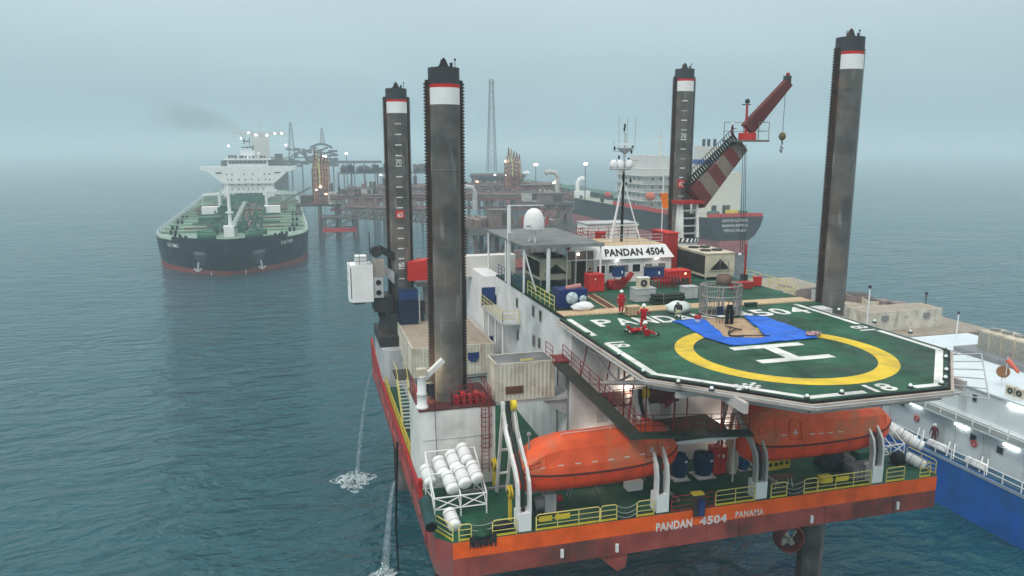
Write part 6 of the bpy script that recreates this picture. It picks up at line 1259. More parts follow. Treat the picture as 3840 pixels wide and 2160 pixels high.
for row, z, xs in ((0, 11.6, (-10, -7.6, -2, 2, 7.6, 10)), (1, 9.0, (-9.6, -8, -4.5, -1.6, 1.4, 4.6, 8, 9.8)), (2, 6.4, (-9.6, -8, -4.5, -1.6, 1.4, 4.6, 8, 9.8)), (3, 4.2, (-10, -8, -5, -2.6, -.4, 1.8, 4, 6.5, 9))):
    for x in xs: T('window', GLASS, lambda b: b.box(x-.28, x+.28, HS-1.28 if z > 8.5 else HS-.05, HS-1.15 if z > 8.5 else HS+.02, D1+z-.35, D1+z+.35))
T('bridge_mast', WHITE2, lambda b: (b.cyl((0, HS+3, D1+18.9), (0, HS+3, D1+30), .45, .25, 8), b.box(-3.2, 3.2, HS+2.6, HS+3, D1+20.6, D1+23.2), b.beam((-1.8, HS+3, D1+26), (1.8, HS+3, D1+26), .4), b.cyl((-2, HS+2, D1+18.9), (-.3, HS+3, D1+22.5), .15, n=6), b.cyl((2, HS+2, D1+18.9), (.3, HS+3, D1+22.5), .15, n=6)))
T('radar', DARK, lambda b: (b.beam((-2.6, HS+2.6, D1+24.6), (2.4, HS+2.6, D1+24.6), .5), b.beam((-1.8, HS+2.6, D1+27.6), (1.6, HS+2.6, D1+27.6), .4), b.cyl((-1.2, HS+3, D1+26), (-1.2, HS+3, D1+29), .3, n=6), b.cyl((1.4, HS+3, D1+24.6), (1.4, HS+3, D1+29.4), .22, n=6)))
T('satellite_dome', WHITE2, lambda b: (b.ball((5.4, HS+2, D1+21.4), .8, 10), b.cyl((5.4, HS+2, D1+18.9), (5.4, HS+2, D1+20.8), .2, n=6)))
for x in (-9, -6.4, -7.7, 7.4, 8.6): T('aerial', WHITE2, lambda b: b.cyl((x, HS, D1+18.9), (x, HS, D1+21.6), .14, .05, 6))
T('funnel', NAVYH, lambda b: b.box(-4, 4, HS+19, HS+27, D1, D1+17))
for x in (-8.6, 8.8): T('deck_crane', WHITE2, lambda b: (b.cyl((x, HS-9, D1), (x, HS-9, D1+6), .6, n=8), b.beam((x, HS-9, D1+6), (x*1.5, HS-9.5, D1+4), .5)))
for i in range(5): T('pipe_rack', TGRN, lambda b: (b.box(-6.5, 6.5, 122+i*10, 122.5+i*10, D1+2.4, D1+3.2), b.box(-6.5, -6, 122+i*10, 122.5+i*10, D1, D1+2.4), b.box(6, 6.5, 122+i*10, 122.5+i*10, D1, D1+2.4), b.box(-6, -3, 124+i*10, 127+i*10, D1, D1+2.2), b.box(3.4, 5.6, 125+i*10, 128+i*10, D1, D1+2.6)))
# tanker 3, far behind
PURP = mat('far_hull_brown', (.045, .016, .018), var=.2)
T3, h3, y3, top3 = tanker('oil_tanker', 'distant brown hulled tanker with lit bridge, half lost in haze behind the near tanker', (-32.6, 560, 0), .02, 250, 47, 26.0, 2.5, 3, PURP, PURP, mat('far_deck', (.12, .07, .07)))
W3_ = mat('far_white', (.6, .58, .52), var=.05)
T('accommodation', W3_, lambda b: b.box(-8, 8, 205, 222, 26, 49), T3); T('bridge_wing', W3_, lambda b: b.box(-24, 24, 204, 209, 48, 50), T3); T('bridge_mast', W3_, lambda b: (b.cyl((0, 210, 50), (0, 210, 62), .5, n=6), b.beam((-3, 210, 56), (3, 210, 56), .5)), T3)
T('bow_gear', PURP, lambda b: (b.box(-9, -4, 10, 14, 26, 30), b.box(4, 9, 10, 14, 26, 30), b.cyl((0, 18, 26), (0, 18, 37), .6, n=6), b.box(-20, -14, 60, 66, 26, 30), b.box(14, 20, 60, 66, 26, 31)), T3)
for x0_, x1_ in ((-18, -9), (8, 17)): T('bow_name', mat('far_mark', (.5, .45, .45)), lambda b: b.prism([(x0_, -1+abs(x0_)*.3, 22), (x1_, -1+abs(x1_)*.3, 22), (x1_, -1+abs(x1_)*.3, 23.2), (x0_, -1+abs(x0_)*.3, 23.2)], (0, .1, 0)), T3)
for x, y, z in ((-10, 204, 49.5), (-3.5, 204, 47.6), (6.5, 204, 47.6), (13.5, 204, 49), (20, 204, 49.2), (-17, 204, 44.5), (-23, 120, 37), (23, 150, 38)): T('deck_lamp', LAMPW, lambda b: b.ball((x, y, z), .75, 8), T3)
# tanker 2 on the right, stern towards the camera
T2, h2, y2, top2 = tanker('oil_tanker', 'dark grey tanker with red waterline, stern towards camera, behind the boom crane', (141.0, 540, 0), math.pi, 314, 31.0, 11.6, 2, 4.3, mat('tanker_charcoal', (.012, .016, .024), var=.2), mat('tanker_bottom_pink', (.36, .10, .10), var=.2), mat('tanker_deck_buff', (.36, .37, .31), dirt=(.2, .26, .2), da=.7, ds=.06), .70)
L2_ = 314
for txt, z in (('\u039c\u0391\u03a1\u0391\u039d \u0391\u03a3\u03a0\u0391\u03a3\u0399\u0391', 10.7), ('MARAN ASPASIA', 9.0), ('\u03a0\u0395\u0399\u03a1\u0391\u0399\u0391\u03a3 PIRAEUS', 7.3)):
    lettering(txt, lambda u, v: Vector((4.9-9.8*u if 'PIR' not in txt else 4.3-8.6*u, L2_+.06, z+1.0*v))).build('stern_name', MARK, T2)
T('stern_rail', BRIGHTRED, lambda b: b.box(-10.6, 10.6, L2_-.3, L2_-.1, 12.3, 13.6), T2); T('side_bulwark', BRIGHTRED, lambda b: b.box(15, 15.2, L2_-70, L2_-20, 11.9, 13.4), T2)
T('mooring_gear', YEL, lambda b: (b.box(-3, 1, L2_-5, L2_-3, 12, 14.4),), T2); T('mooring_winch', TGRN, lambda b: (b.cyl((3, L2_-6, 13), (7, L2_-6, 13), 1, n=10), b.cyl((-8, L2_-6, 13), (-5, L2_-6, 13), 1, n=10)), T2)
T('engine_casing', mat('casing_cream', (.66, .63, .55), var=.04), lambda b: b.box(-12.2, 0.2, L2_-34, L2_-17, 11.6, 26.7), T2)
T('casing_opening', DARK, lambda b: (b.box(-2.5, -.6, L2_-16.99, L2_-16.8, 12, 15), b.box(-8, -5, L2_-16.99, L2_-16.8, 12, 15)), T2)
T('funnel', W3_, lambda b: (b.box(-9, -1, L2_-33, L2_-22, 26.7, 29.4), b.box(-8.8, -1.2, L2_-32.5, L2_-22.3, 31.2, 36)), T2); T('funnel_band', mat('band_blue', (.02, .06, .3)), lambda b: b.box(-9.05, -.95, L2_-33, L2_-21.9, 29.4, 31.2), T2); T('funnel_pipe', BLACK, lambda b: [b.cyl((x, L2_-27, 36), (x, L2_-27, 38.6), .6, n=8) for x in (-6.5, -4, -2)], T2)
T('accommodation', mat('house_white', (.55, .55, .53), var=.06), lambda b: (b.box(-14, 14, L2_-68, L2_-44, 11.6, 27.5), [b.box(-15.4, 15.4, L2_-69, L2_-42, z, z+.35) for z in (15, 18.2, 21.4, 24.6)]), T2)
T('bridge', mat('house_white', (.62, .62, .59)), lambda b: (b.box(-9, 9, L2_-68, L2_-50, 27.5, 32.5), b.box(-15.5, 15.5, L2_-68, L2_-63, 27.4, 29.6)), T2)
for z in (13.2, 16.6, 19.8, 23):
    for i in range(7): T('window', GLASS, lambda b: (b.box(-11+i*3.4, -10.2+i*3.4, L2_-44.02, L2_-43.9, z, z+.9)), T2)
    for i in range(5): T('window', GLASS, lambda b: b.box(13.98, 14.1, L2_-64+i*4, L2_-63.2+i*4, z, z+.9), T2)
for z in (15.35, 18.55, 21.75, 24.95): T('deck_rail', W3_, lambda b: (b.tube([(15.3, L2_-68.5, z+1), (15.3, L2_-42.3, z+1), (-15.3, L2_-42.3, z+1)], .09, 4), [b.cyl((15.3, L2_-68.5+i*3, z), (15.3, L2_-68.5+i*3, z+1), .07, n=4) for i in range(9)]), T2)
T('radar_mast', W3_, lambda b: (b.cyl((0, L2_-58, 32.5), (0, L2_-58, 43), .5, .25, 8), b.beam((-2.4, L2_-58, 37), (2.4, L2_-58, 37), .35), b.beam((-1.8, L2_-58, 40), (1.8, L2_-58, 40), .3)), T2)
T('free_fall_boat', mat('boat_orange_far', (.6, .12, .05)), lambda b: b.ball((13.5, L2_-38, 17.2), 1.8, 10, sc=(.8, 2, .9)), T2)
T('lifeboat_cover', mat('boat_red_far', (.5, .05, .06)), lambda b: b.ball((14.2, L2_-78, 15.4), 1.6, 10, sc=(.8, 2, .9)), T2)
for x in (-3, -1.5, 1.5, 3): T('deck_pipe', TGRN, lambda b: b.cyl((x, 30, 13.2), (x, L2_-76, 13.2), .55, n=6), T2)
T('catwalk', TGRN, lambda b: (b.box(-6, 6, 40, L2_-80, 14.0, 14.4), [b.box(5.4, 6, y, y+.8, 11.6, 14.2) for y in range(44, L2_-80, 9)]), T2)
for y in (120, 126, 132): T('manifold_pipe', TBRN, lambda b: b.cyl((-14, y, 13.4), (14, y, 13.4), .6, n=6), T2)
for y in (95, 190): T('vent_post', WHITE2, lambda b: (b.tube([(11, y, 11.8), (11, y, 18.5), (10.2, y, 20.2), (8.6, y, 20.8), (7.6, y, 20.0)], 1.15, 8), b.box(7, 16, y+4, y+7, 11.8, 15)), T2)
for i in range(9): T('side_bollard', BLACK, lambda b: (b.cyl((14, 20+i*26, 11.7), (14, 20+i*26, 13.3), .5, n=6), b.cyl((14, 22+i*26, 11.7), (14, 22+i*26, 13.3), .5, n=6)), T2)
pts = [(15.3, 24+i*9, 12.9) for i in range(24)]; T('side_rail', W3_, lambda b: (b.tube(pts, .1, 4), [b.cyl((x, y, 11.7), (x, y, z), .08, n=4) for x, y, z in pts]), T2)
# ================================================================= OIL JETTY
JR = mat('jetty_red', (.21, .06, .055), dirt=(.2, .13, .11), da=.7, ds=.2); JG = mat('jetty_grey', (.15, .14, .135), dirt=(.13, .09, .07), da=.7, ds=.2); JD = mat('jetty_dark', (.075, .06, .055), dirt=(.13, .08, .06), da=.6, ds=.2); JP = mat('jetty_pink', (.22, .165, .15), dirt=(.25, .16, .13), da=.6, ds=.2); JW = mat('jetty_white', (.5, .48, .45))
def jacket(x, y, zt, w_, d_, lab, name='jetty_dolphin', top=None, fender=False):
    t = thing(name, lab, 'jetty', (x, y, -1), 0, None)
    lg = [(x+sx_*w_/2, y+sy*d_/2) for sx_ in (-1, 1) for sy in (-1, 1)]
    for (a, b_) in lg: MB().cyl((a+(a-x)*.22, b_+(b_-y)*.22, -2), (a, b_, zt), .75, .6, 8).build('pile', JG, t, w=True)
    b = MB()
    for z0_, z1_ in ((1.2, zt*.55), (zt*.55, zt)):
        for yy in (y-d_/2, y+d_/2):
            n = max(2, int(w_/4))
            for i in range(n): u0, u1 = x-w_/2+w_*i/n, x-w_/2+w_*(i+1)/n; b.beam((u0, yy, z0_), (u1, yy, z1_), .4); b.beam((u1, yy, z0_), (u1, yy, z1_), .35)
            b.beam((x-w_/2, yy, z1_), (x+w_/2, yy, z1_), .45)
    b.build('brace', JP, t, w=True); MB().box(x-w_/2-1, x+w_/2+1, y-d_/2-1, y+d_/2+1, zt, zt+.9).build('deck', JG, t, w=True)
    if fender: MB().box(x-w_/2-.8, x+w_/2+.8, y-d_/2-1.3, y-d_/2-.5, zt*.42, zt*.6).build('fender_beam', BRIGHTRED, t, w=True)
    return t
jacket(13, 300, 8.6, 11, 8, 'steel dolphin with a red fender beam beside the left tanker', fender=True)
jacket(58, 262, 10, 14, 9, 'dark steel dolphin between the legs and the white dome')
def bridge(a, b_, h, w_, lab, name='truss_bridge', m1=JR, m2=JP):
    a = Vector(a); b_ = Vector(b_); t = thing(name, lab, 'bridge', a, 0, None); d = (b_-a); n = max(4, int(d.length/4)); s_ = d.cross(Vector((0, 0, 1))).normalized()*w_/2; f = MB(); g = MB()
    for k in (-1, 1):
        for z in (0, h): f.beam(a+s_*k+Vector((0, 0, z)), b_+s_*k+Vector((0, 0, z)), .55)
        for i in range(n): p = a.lerp(b_, i/n)+s_*k; q = a.lerp(b_, (i+1)/n)+s_*k; g.beam(p+Vector((0, 0, h if i % 2 else 0)), q+Vector((0, 0, 0 if i % 2 else h)), .32); g.beam(q, q+Vector((0, 0, h)), .28)
    f.build('chord', m1, t, w=True); g.build('web', m2, t, w=True); dk_ = MB(); c = (a+b_)/2; dk_.obox(c+Vector((0, 0, h+.4)), d/2, s_*1.1, (0, 0, .15)); dk_.build('deck', JG, t, w=True)
    p = MB()
    for k, r in ((-.5, .5), (0, .4), (.5, .55)): p.cyl(a+s_*k+Vector((0, 0, h+1.2)), b_+s_*k+Vector((0, 0, h+1.2)), r, n=6)
    p.build('oil_pipe', JP, t, w=True); r_ = MB()
    for k in (-1, 1): r_.tube([a+s_*k*1.05+Vector((0, 0, h+1.8)), b_+s_*k*1.05+Vector((0, 0, h+1.8))], .09, 4)
    for i in range(n+1): q = a.lerp(b_, i/n)-s_*1.05; r_.cyl(q+Vector((0, 0, h+.5)), q+Vector((0, 0, h+1.8)), .07, n=4)
    r_.build('handrail', JR, t, w=True); c_ = MB(); rnd = random.Random(int(a.x*7+a.y))
    for i in range(int(d.length*1.1)):
        q = a.lerp(b_, rnd.random())+s_*rnd.uniform(-.9, .9); e_ = rnd.uniform(.2, .8); hh_ = rnd.uniform(.5, 3.2)*(1 if rnd.random() < .8 else 1.9); c_.box(q.x-e_*rnd.uniform(.3, 1), q.x+e_, q.y-.4, q.y+.4, q.z+h+.4, q.z+h+.4+hh_)
    c_.build('pipework', (JP, JD, JG)[int(a.y) % 3], t, w=True); return t
bridge((10, 301, 11.6), (60, 299, 11.9), 4.4, 5, 'red truss bridge carrying pipes from the loading tower to the right')
bridge((56, 300, 11.9), (104, 284, 11.2), 4.4, 5, 'red truss bridge behind the white dome')
bridge((18, 330, 14), (110, 350, 14), 3, 5, 'second truss bridge further back in the haze')
bridge((16, 300, 8.6), (44, 222, 13), 3, 3.5, 'grey gangway truss running towards the barge', m1=JG)
def loading_arms(x, y, z0_, h, n, lab, m=mat('arm_orange', (.42, .17, .09), dirt=(.25, .12, .08), da=.5)):
    t = thing('marine_loader', lab, 'loading arms', (x, y, z0_), 0, 'marine loading arms'); rnd = random.Random(int(x))
    MB().box(x-4, x+4, y-2.5, y+2.5, z0_-.6, z0_).build('base_platform', JR, t, w=True)
    for i in range(n):
        xx = x-2.4+i*4.8/max(1, n-1); MB().cyl((xx, y, z0_), (xx, y, z0_+h*.62), .38, n=6).build('riser', m, t, w=True); b = MB(); b.tube([(xx, y, z0_+h*.62), (xx+.5, y-.5, z0_+h*(1-.04*i)), (xx+.9, y-1.4, z0_+h*.5), (xx+.7, y-1.6, z0_+h*.3)], .26, 5); b.beam((xx-.1, y+.5, z0_+h*.5), (xx+.3, y+1.8, z0_+h*.78), .4); b.build('arm', YELL if i == 1 else m, t, w=True)
    b = MB()
    for k in range(7):
        za, zb2 = z0_+h*.1*k, z0_+h*.1*(k+1)
        for yy in (y+.9, y+2.4): b.beam((x-3.2, yy, za), (x+3.2, yy, zb2), .22); b.beam((x+3.2, yy, za), (x-3.2, yy, zb2), .22)
        b.box(x-2.6+rnd.uniform(0, 2), x+1+rnd.uniform(0, 2), y-1, y+2.2, za, za+.5)
    for z in [z0_+h*.1*k for k in range(1, 7)]: b.box(x-3.2, x+3.2, y+.8, y+1.0, z, z+.25)
    for xx in (x-3.2, x+3.2): b.box(xx-.2, xx+.2, y+.7, y+1.1, z0_, z0_+h*.62)
    b.build('ladder_frame', JR, t, w=True); return t
loading_arms(7, 306, 14.5, 20.5, 5, 'tall orange loading arms beside the left tanker'); loading_arms(88, 318, 18, 17.5, 5, 'cluster of red and orange loading arms beside the right tanker')
t = thing('loading_platform', 'cluttered red loading platform at the foot of the orange loading arms', 'jetty', (2, 308, 0)); b = MB(); b.box(-3, 14, 302, 316, 13, 13.8); b.box(-1, 6, 306, 312, 13.8, 17); b.build('deck', JD, t, w=True)
for (x, y) in ((-2, 303), (6, 303), (13, 303), (-2, 315), (13, 315)): MB().cyl((x, y, -2), (x, y, 13), .8, n=8).build('pile', JG, t, w=True)
MB().box(9.4, 12.6, 299.5, 302, 13.9, 18.6).build('white_tank', JW, t, w=True); b = MB(); b.beam((-8, 312, 14), (-2, 308, 15), .8); b.beam((-12, 316, 12), (3, 309, 20), .6); b.build('gangway', JG, t, w=True)
def house(x0, x1, y0, y1, z0_, z1_, lab, m=JW): t = thing('jetty_house', lab, 'hut', ((x0+x1)/2, y0, z0_), 0, None); MB().box(x0, x1, y0, y1, z0_, z1_).build('wall', m, t, w=True); MB().box(x0-.2, x1+.2, y0-.2, y1+.2, z1_, z1_+.25).build('roof', JG, t, w=True); MB().box(x0+(x1-x0)*.55, x0+(x1-x0)*.9, y0-.06, y0+.02, z0_+.4, z1_-.5).build('door', JD, t, w=True); return t
house(22, 26, 299, 302, 16.6, 19.8, 'small white hut on the truss bridge left of the legs')
p = P(1335, 495, Y=250); house(p.x-2.4, p.x+2.8, 250, 253, p.z-1.6, p.z+1.6, 'white hut behind the white dome on the jetty'); p = P(1388, 505, Y=235); house(p.x-4.2, p.x+4.4, 235, 238, p.z-1.2, p.z+2.2, 'long pale pink hut on the red truss platform right of the dome', JP)
jacket(p.x+1, 238, p.z-1.4, 11, 5, 'red truss platform under the long pink hut right of the white dome', name='truss_platform')
t = thing('near_jetty', 'dark brown jetty platform on steel piles left of the white dome', 'jetty', (48, 182, 0)); MB().box(38, 62, 176, 190, 15.2, 16.2).build('deck', JD, t, w=True); MB().box(38, 62, 175.8, 176, 14.6, 16.6).build('edge_beam', JG, t, w=True)
for i in range(6):
    for yy in (177, 188): MB().cyl((39.5+i*4.2+(1.5 if yy < 180 else 0), yy, -2), (39.5+i*4.2, yy, 15.2), .6, n=8).build('pile', JG, t, w=True)
b = MB()
for i in range(5): b.beam((39.5+i*4.2, 177, 4), (43.7+i*4.2, 177, 14.5), .45); b.beam((43.7+i*4.2, 177, 4), (39.5+i*4.2, 177, 14.5), .4)
for z in (4, 9): b.beam((39, 177, z), (61, 177, z), .4)
b.build('brace', JD, t, w=True); b = MB(); rnd = random.Random(12)
for i in range(26): xx = 39+rnd.random()*21; b.box(xx, xx+rnd.uniform(.3, 1.6), 178+rnd.random()*9, 188, 16.2, 16.4+rnd.uniform(.3, 2.2))
b.build('pipework', JP, t, w=True)
house(43.5, 48.8, 177, 181, 16.3, 20.3, 'pale hut with a brown door on the dark jetty platform', JP)
b = MB()
for i in range(5): b.cyl((52+i*1.5, 178, 16.2), (52+i*1.5+.3, 178, 18.5+1.2*(i % 2)), .35, n=6)
tag(b.build('valve_stack', RED), 'red valve stacks on the dark jetty platform', 'valves')
t = thing('lower_jetty', 'low brown jetty deck with red pipes behind the thick leg', 'jetty', (30, 150, 0)); MB().box(20, 60, 140, 166, 9.4, 10.2).build('deck', JD, t, w=True); b = MB(); rnd = random.Random(5)
for i in range(30): xx = 21+rnd.random()*37; yy = 141+rnd.random()*22; b.box(xx, xx+rnd.uniform(.4, 2), yy, yy+1, 10.2, 10.4+rnd.uniform(.3, 3.0))
b.build('clutter', JP, t, w=True); b = MB()
for i in range(4): b.cyl((21, 146+i*3, 11.2), (58, 147+i*3, 11.2), .5, n=6)
b.build('oil_pipe', JR, t, w=True)
for x in (22, 34, 46, 58):
    for y in (142, 164): MB().cyl((x, y, -2), (x, y, 9.4), .7, n=8).build('pile', JG, t, w=True)
for px_, py0, py1, Y_, lb in ((1395, 468, 432, 300, 'white gooseneck vent by the right tanker deck'), (1187, 500, 470, 290, 'white gooseneck pipe right of the thick leg')):
    a = P(px_, py0, Y=Y_); b_ = P(px_, py1, Y=Y_); tag(MB().tube([(a.x+1.2, Y_, a.z-4), (a.x+1.2, Y_, b_.z-2), (a.x+.3, Y_, b_.z-.4), (a.x-2.2, Y_, b_.z), (a.x-4, Y_, b_.z-.6)], 1.0, 8).build('gooseneck_pipe', JW), lb, 'pipe')
for (xa, xb, yy, zz, lb) in ((20, 110, 312, 14.5, 'long red brown pipe deck behind the truss bridges'), (30, 120, 345, 17, 'hazy upper pipe deck at the back of the jetty')):
    t = thing('pipe_deck', lb, 'jetty', (xa, yy, 0)); MB().box(xa, xb, yy, yy+8, zz-1, zz).build('deck', JR, t, w=True); b = MB(); rnd = random.Random(xa)
    for i in range(110): xx = xa+rnd.random()*(xb-xa-2); hh_ = rnd.uniform(.5, 2.6)*(2.2 if rnd.random() < .12 else 1); b.box(xx, xx+rnd.uniform(.2, 1.8), yy+rnd.random()*4, yy+5, zz, zz+hh_)
    b.build('pipework', JD, t, w=True); b = MB()
    for k in range(4): b.cyl((xa, yy+k, zz+1.1+.3*k), (xb, yy+k, zz+1.1+.3*k), .4, n=6)
    b.build('oil_pipe', JP, t, w=True)
    for k in range(9): MB().cyl((xa+1+(xb-xa-2)*k/8, yy+3, -2), (xa+1+(xb-xa-2)*k/8, yy+3, zz-1), .6, n=6).build('pile', JG, t, w=True)
# circular platform and lattice tower
c = P(1252, 440, Y=420); t = thing('round_platform', 'dark round jetty platform edge below the lattice tower', 'jetty', (c.x, 420, 0)); MB().lathe([(0, c.z-3), (14, c.z-3), (16, c.z-1), (16, c.z+.6), (0, c.z+.6)], (c.x, 420, 0), 24).build('deck', JD, t, w=True)
for k in range(6): th = k*math.pi/3; MB().cyl((c.x+11*math.cos(th), 420+11*math.sin(th), -2), (c.x+11*math.cos(th), 420+11*math.sin(th), c.z-3), .9, n=8).build('pile', JG, t, w=True)
def lattice(px_, y, pb0, pt0, wb, wt, lab, m=JG, th=.22):
    a = P(px_, pb0, Y=y); b_ = P(px_, pt0, Y=y); t = thing('lattice_tower', lab, 'tower', (a.x, y, 0), 0, None); n = max(6, int((b_.z-a.z)/4.2)); f = MB(); g = MB()
    def cor(z, i): u = (z-a.z)/(b_.z-a.z); w_ = wb+(wt-wb)*u; sx_, sy = ((-1, -1), (1, -1), (1, 1), (-1, 1))[i]; return Vector((a.x+sx_*w_/2, y+sy*w_/2, z))
    for i in range(4): f.beam(cor(a.z, i), cor(b_.z, i), th*1.3)
    for k in range(n):
        z0_ = a.z+(b_.z-a.z)*k/n; z1_ = a.z+(b_.z-a.z)*(k+1)/n
        for i in range(4): j = (i+1) % 4; g.beam(cor(z0_, i), cor(z1_, j), th*.8); g.beam(cor(z0_, j), cor(z1_, i), th*.8); g.beam(cor(z1_, i), cor(z1_, j), th*.8)
    f.build('mast_leg', m, t, w=True); g.build('lattice', m, t, w=True); return t, a, b_
t, a, b_ = lattice(1237, 400, 432, 200, 4.6, 1.7, 'tall slim lattice tower standing in the haze right of the thick leg', th=.14); MB().ball((b_.x+.9, 400, b_.z-1.5), .8, 8).build('antenna_dish', JW, t, w=True); MB().ball((b_.x+1.2, 400, b_.z-14), .7, 8).build('antenna_dish', JW, t, w=True)
for px_, y, p0, p1, wb, lb in ((735, 640, 400, 308, 5, 'faint lattice tower left of the orange loading arms, deep in haze'), (811, 760, 360, 322, 4, 'faintest lattice mast above the far platform')): lattice(px_, y, p0, p1, wb, 1.2, lb, th=.35)
t = thing('far_platform', 'distant hazy oil platform with a curved bridge behind the tankers', 'platform', (60, 640, 0)); b = MB(); rnd = random.Random(3)
for i in range(110): p = P(725+rnd.random()*125, 372+rnd.random()*46, Y=620+rnd.random()*40); b.box(p.x-rnd.uniform(.5, 3), p.x+rnd.uniform(.5, 3), p.y, p.y+6, p.z-rnd.uniform(.3, 1.2), p.z+rnd.uniform(.3, 1.0))
p0 = P(730, 402, Y=640); p1 = P(960, 408, Y=640); b.box(p0.x, p1.x, 640, 650, p0.z-3, p0.z-1); b.build('module', JD, t, w=True); b = MB()
for i in range(9): p = P(735+i*26, 425, Y=645); b.cyl((p.x, 645, -2), (p.x, 645, p0.z-3), .6, n=6)
b2 = None; b.build('pile_row', JG, t, w=True); MB().tube([P(780+i*7, 372-10*math.sin(i/8*math.pi), Y=640) for i in range(9)], 1.0, 5).build('arch', JD, t, w=True)
t = thing('hazy_jetty', 'hazy grey jetty deck on piles between the far platform and the near truss bridge', 'jetty', (40, 430, 0)); p0 = P(850, 425, Y=440); p1 = P(1075, 425, Y=440); MB().box(p0.x, p1.x, 436, 446, p0.z-2.8, p0.z-2).build('deck', JG, t, w=True); b = MB(); rnd = random.Random(8)
for i in range(60): xx = p0.x+rnd.random()*(p1.x-p0.x); b.box(xx, xx+rnd.uniform(1, 4), 437, 441, p0.z-2, p0.z-2+rnd.uniform(.8, 5))
b.build('pipework', JG, t, w=True)
for i in range(8): xx = p0.x+(p1.x-p0.x)*i/7; MB().cyl((xx, 438, -2), (xx, 438, p0.z-2.8), .5, n=6).build('pile', JG, t, w=True)
p = P(880, 470, Y=380); jacket(p.x+4, 380, 15, 16, 8, 'hazy dolphin platform behind the truss bridge')
# lamps on posts
def lamp_post(px_, py, Y_, base, lab, m=LAMP, r=.55):
    p = P(px_, py, Y=Y_); t = thing('flood_lamp', lab, 'lamp', (p.x, Y_, base), 0, 'flood lamps along the jetty'); MB().cyl((p.x, Y_, base), (p.x, Y_, p.z), .28, .18, 6).build('post', JG, t, w=True); MB().ball(p, r, 10, sc=(1.3, 1, .8)).build('lamp_head', m, t, w=True)
for a_ in ((1274, 405, 330, 12, 'bright flood lamp left of the red loading arms', LAMPO, .75), (1348, 414, 330, 12, 'bright flood lamp right of the red loading arms', LAMPO, .8), (1473, 412, 330, 11.8, 'bright flood lamp above the right tanker deck', LAMPO, .8), (1200, 457, 320, 12, 'reddish lamp right of the thick leg', mat('lamp_red', (1, .5, .35), emit=(1, .3, .18), es=6), .5), (817, 393, 330, 13, 'white lamp beside the orange loading arms', LAMPW, .6),
           (806, 470, 304, 13, 'lamp halfway up the orange loading arms', LAMP, .35), (795, 478, 306, 13, 'lamp left of the orange loading arms', LAMPW, .3), (820, 488, 300, 13, 'orange lamp at the foot of the loading tower', LAMPO, .4), (833, 490, 300, 13, 'second orange lamp at the foot of the loading tower', LAMPO, .4), (871, 386, 420, 14, 'white lamp on the hazy jetty', LAMPW, .5), (958, 440, 400, 14, 'small white lamp left of the far left leg', LAMPW, .4), (1393, 460, 300, 12, 'pair lamp on the right tanker manifold', LAMP, .4), (1245, 440, 400, 12, 'small lamp under the round platform', LAMPW, .4), (1271, 441, 380, 12, 'small lamp left of the loading arm cluster', LAMPW, .4)): lamp_post(*a_)
# ================================================================= BLUE SUPPLY SHIP
bs = thing('supply_ship', 'white and blue supply ship moored along the right side of the barge', 'ship', (68, 55, 0)); BH = mat('ship_blue', (.004, .10, .42), rough=.4, dirt=(.02, .10, .27), da=.6, ds=.2, var=.18, streak=.4)
LB = mat('pale_blue_white', (.60, .66, .68), var=.06, dirt=(.45, .48, .5), da=.3, ds=.4)
h = MB(); h.prism([(60.4, -20, -1), (60.0, -20, 5.1), (60.0, 92, 5.1), (60.4, 92, -1)], (22, 0, 0)); h.build('hull', BH, bs, w=True); MB().box(59.94, 60.02, -20, 92, 4.85, 5.15).build('rubbing_strip', mat('strip_grey_blue', (.25, .32, .38)), bs, w=True)
MB().box(60.3, 82, -19, 91, 5.1, 5.2).build('main_deck', mat('ship_deck_blue', (.04, .1, .16)), bs, w=True)
MB().box(62.1, 81, 20, 76, 5.2, 8.75).build('lower_house', LB, bs, w=True); MB().box(60.9, 81.5, 20, 78, 8.75, 8.95).build('upper_walkway', LB, bs, w=True); MB().box(60.9, 62.5, 20, 78, 8.95, 9.0).build('walkway_mat', mat('walkway_grey', (.16, .18, .18)), bs, w=True)
MB().box(63.3, 81, 20, 74, 9.0, 11.8).build('upper_house', LB, bs, w=True); MB().box(63.1, 81.4, 20, 75, 11.8, 11.95).build('roof', mat('ship_roof_paint', (.62, .70, .73), var=.05), bs, w=True)
def srail(x, y0, y1, z, lab_h=1.0, m=WHITE2):
    b = MB(); n = int((y1-y0)/1.9)
    for i in range(n+1): y = y0+(y1-y0)*i/n; b.box(x-.04, x+.04, y-.04, y+.04, z, z+lab_h)
    for q in (.5, 1.0): b.tube([(x, y0, z+lab_h*q), (x, y1, z+lab_h*q)], .045, 5)
    b.build('side_railing', m, bs, w=True)
srail(61.0, 22, 77.5, 8.95); srail(60.15, 10, 90, 5.15, 1.0)
for (x, y, z, w_) in ((62.05, 64.5, 7.9, .4), (62.05, 55.2, 7.4, .4), (62.05, 52.2, 7.3, .4), (63.25, 60.5, 10.9, .4), (63.25, 56.6, 10.9, .3), (62.05, 70, 7.6, .4)):
    f = MB().box(x-.03, x+.03, y-w_, y+w_, z-.4, z+.4).build('window', LGREY, bs, w=True); MB().box(x-.05, x-.02, y-w_+.08, y+w_-.08, z-.32, z+.32).build('pane', GLASS, f, w=True)
for (x, y, z) in ((62.0, 56.6, 8.1), (62.0, 51.1, 8.1), (63.2, 52.2, 11.4), (62, 47, 8.1), (62.0, 62.5, 8.3)): MB().box(x-.12, x+.02, y-.75, y+.75, z-.06, z+.06).build('strip_lamp', LAMPW, bs, w=True)
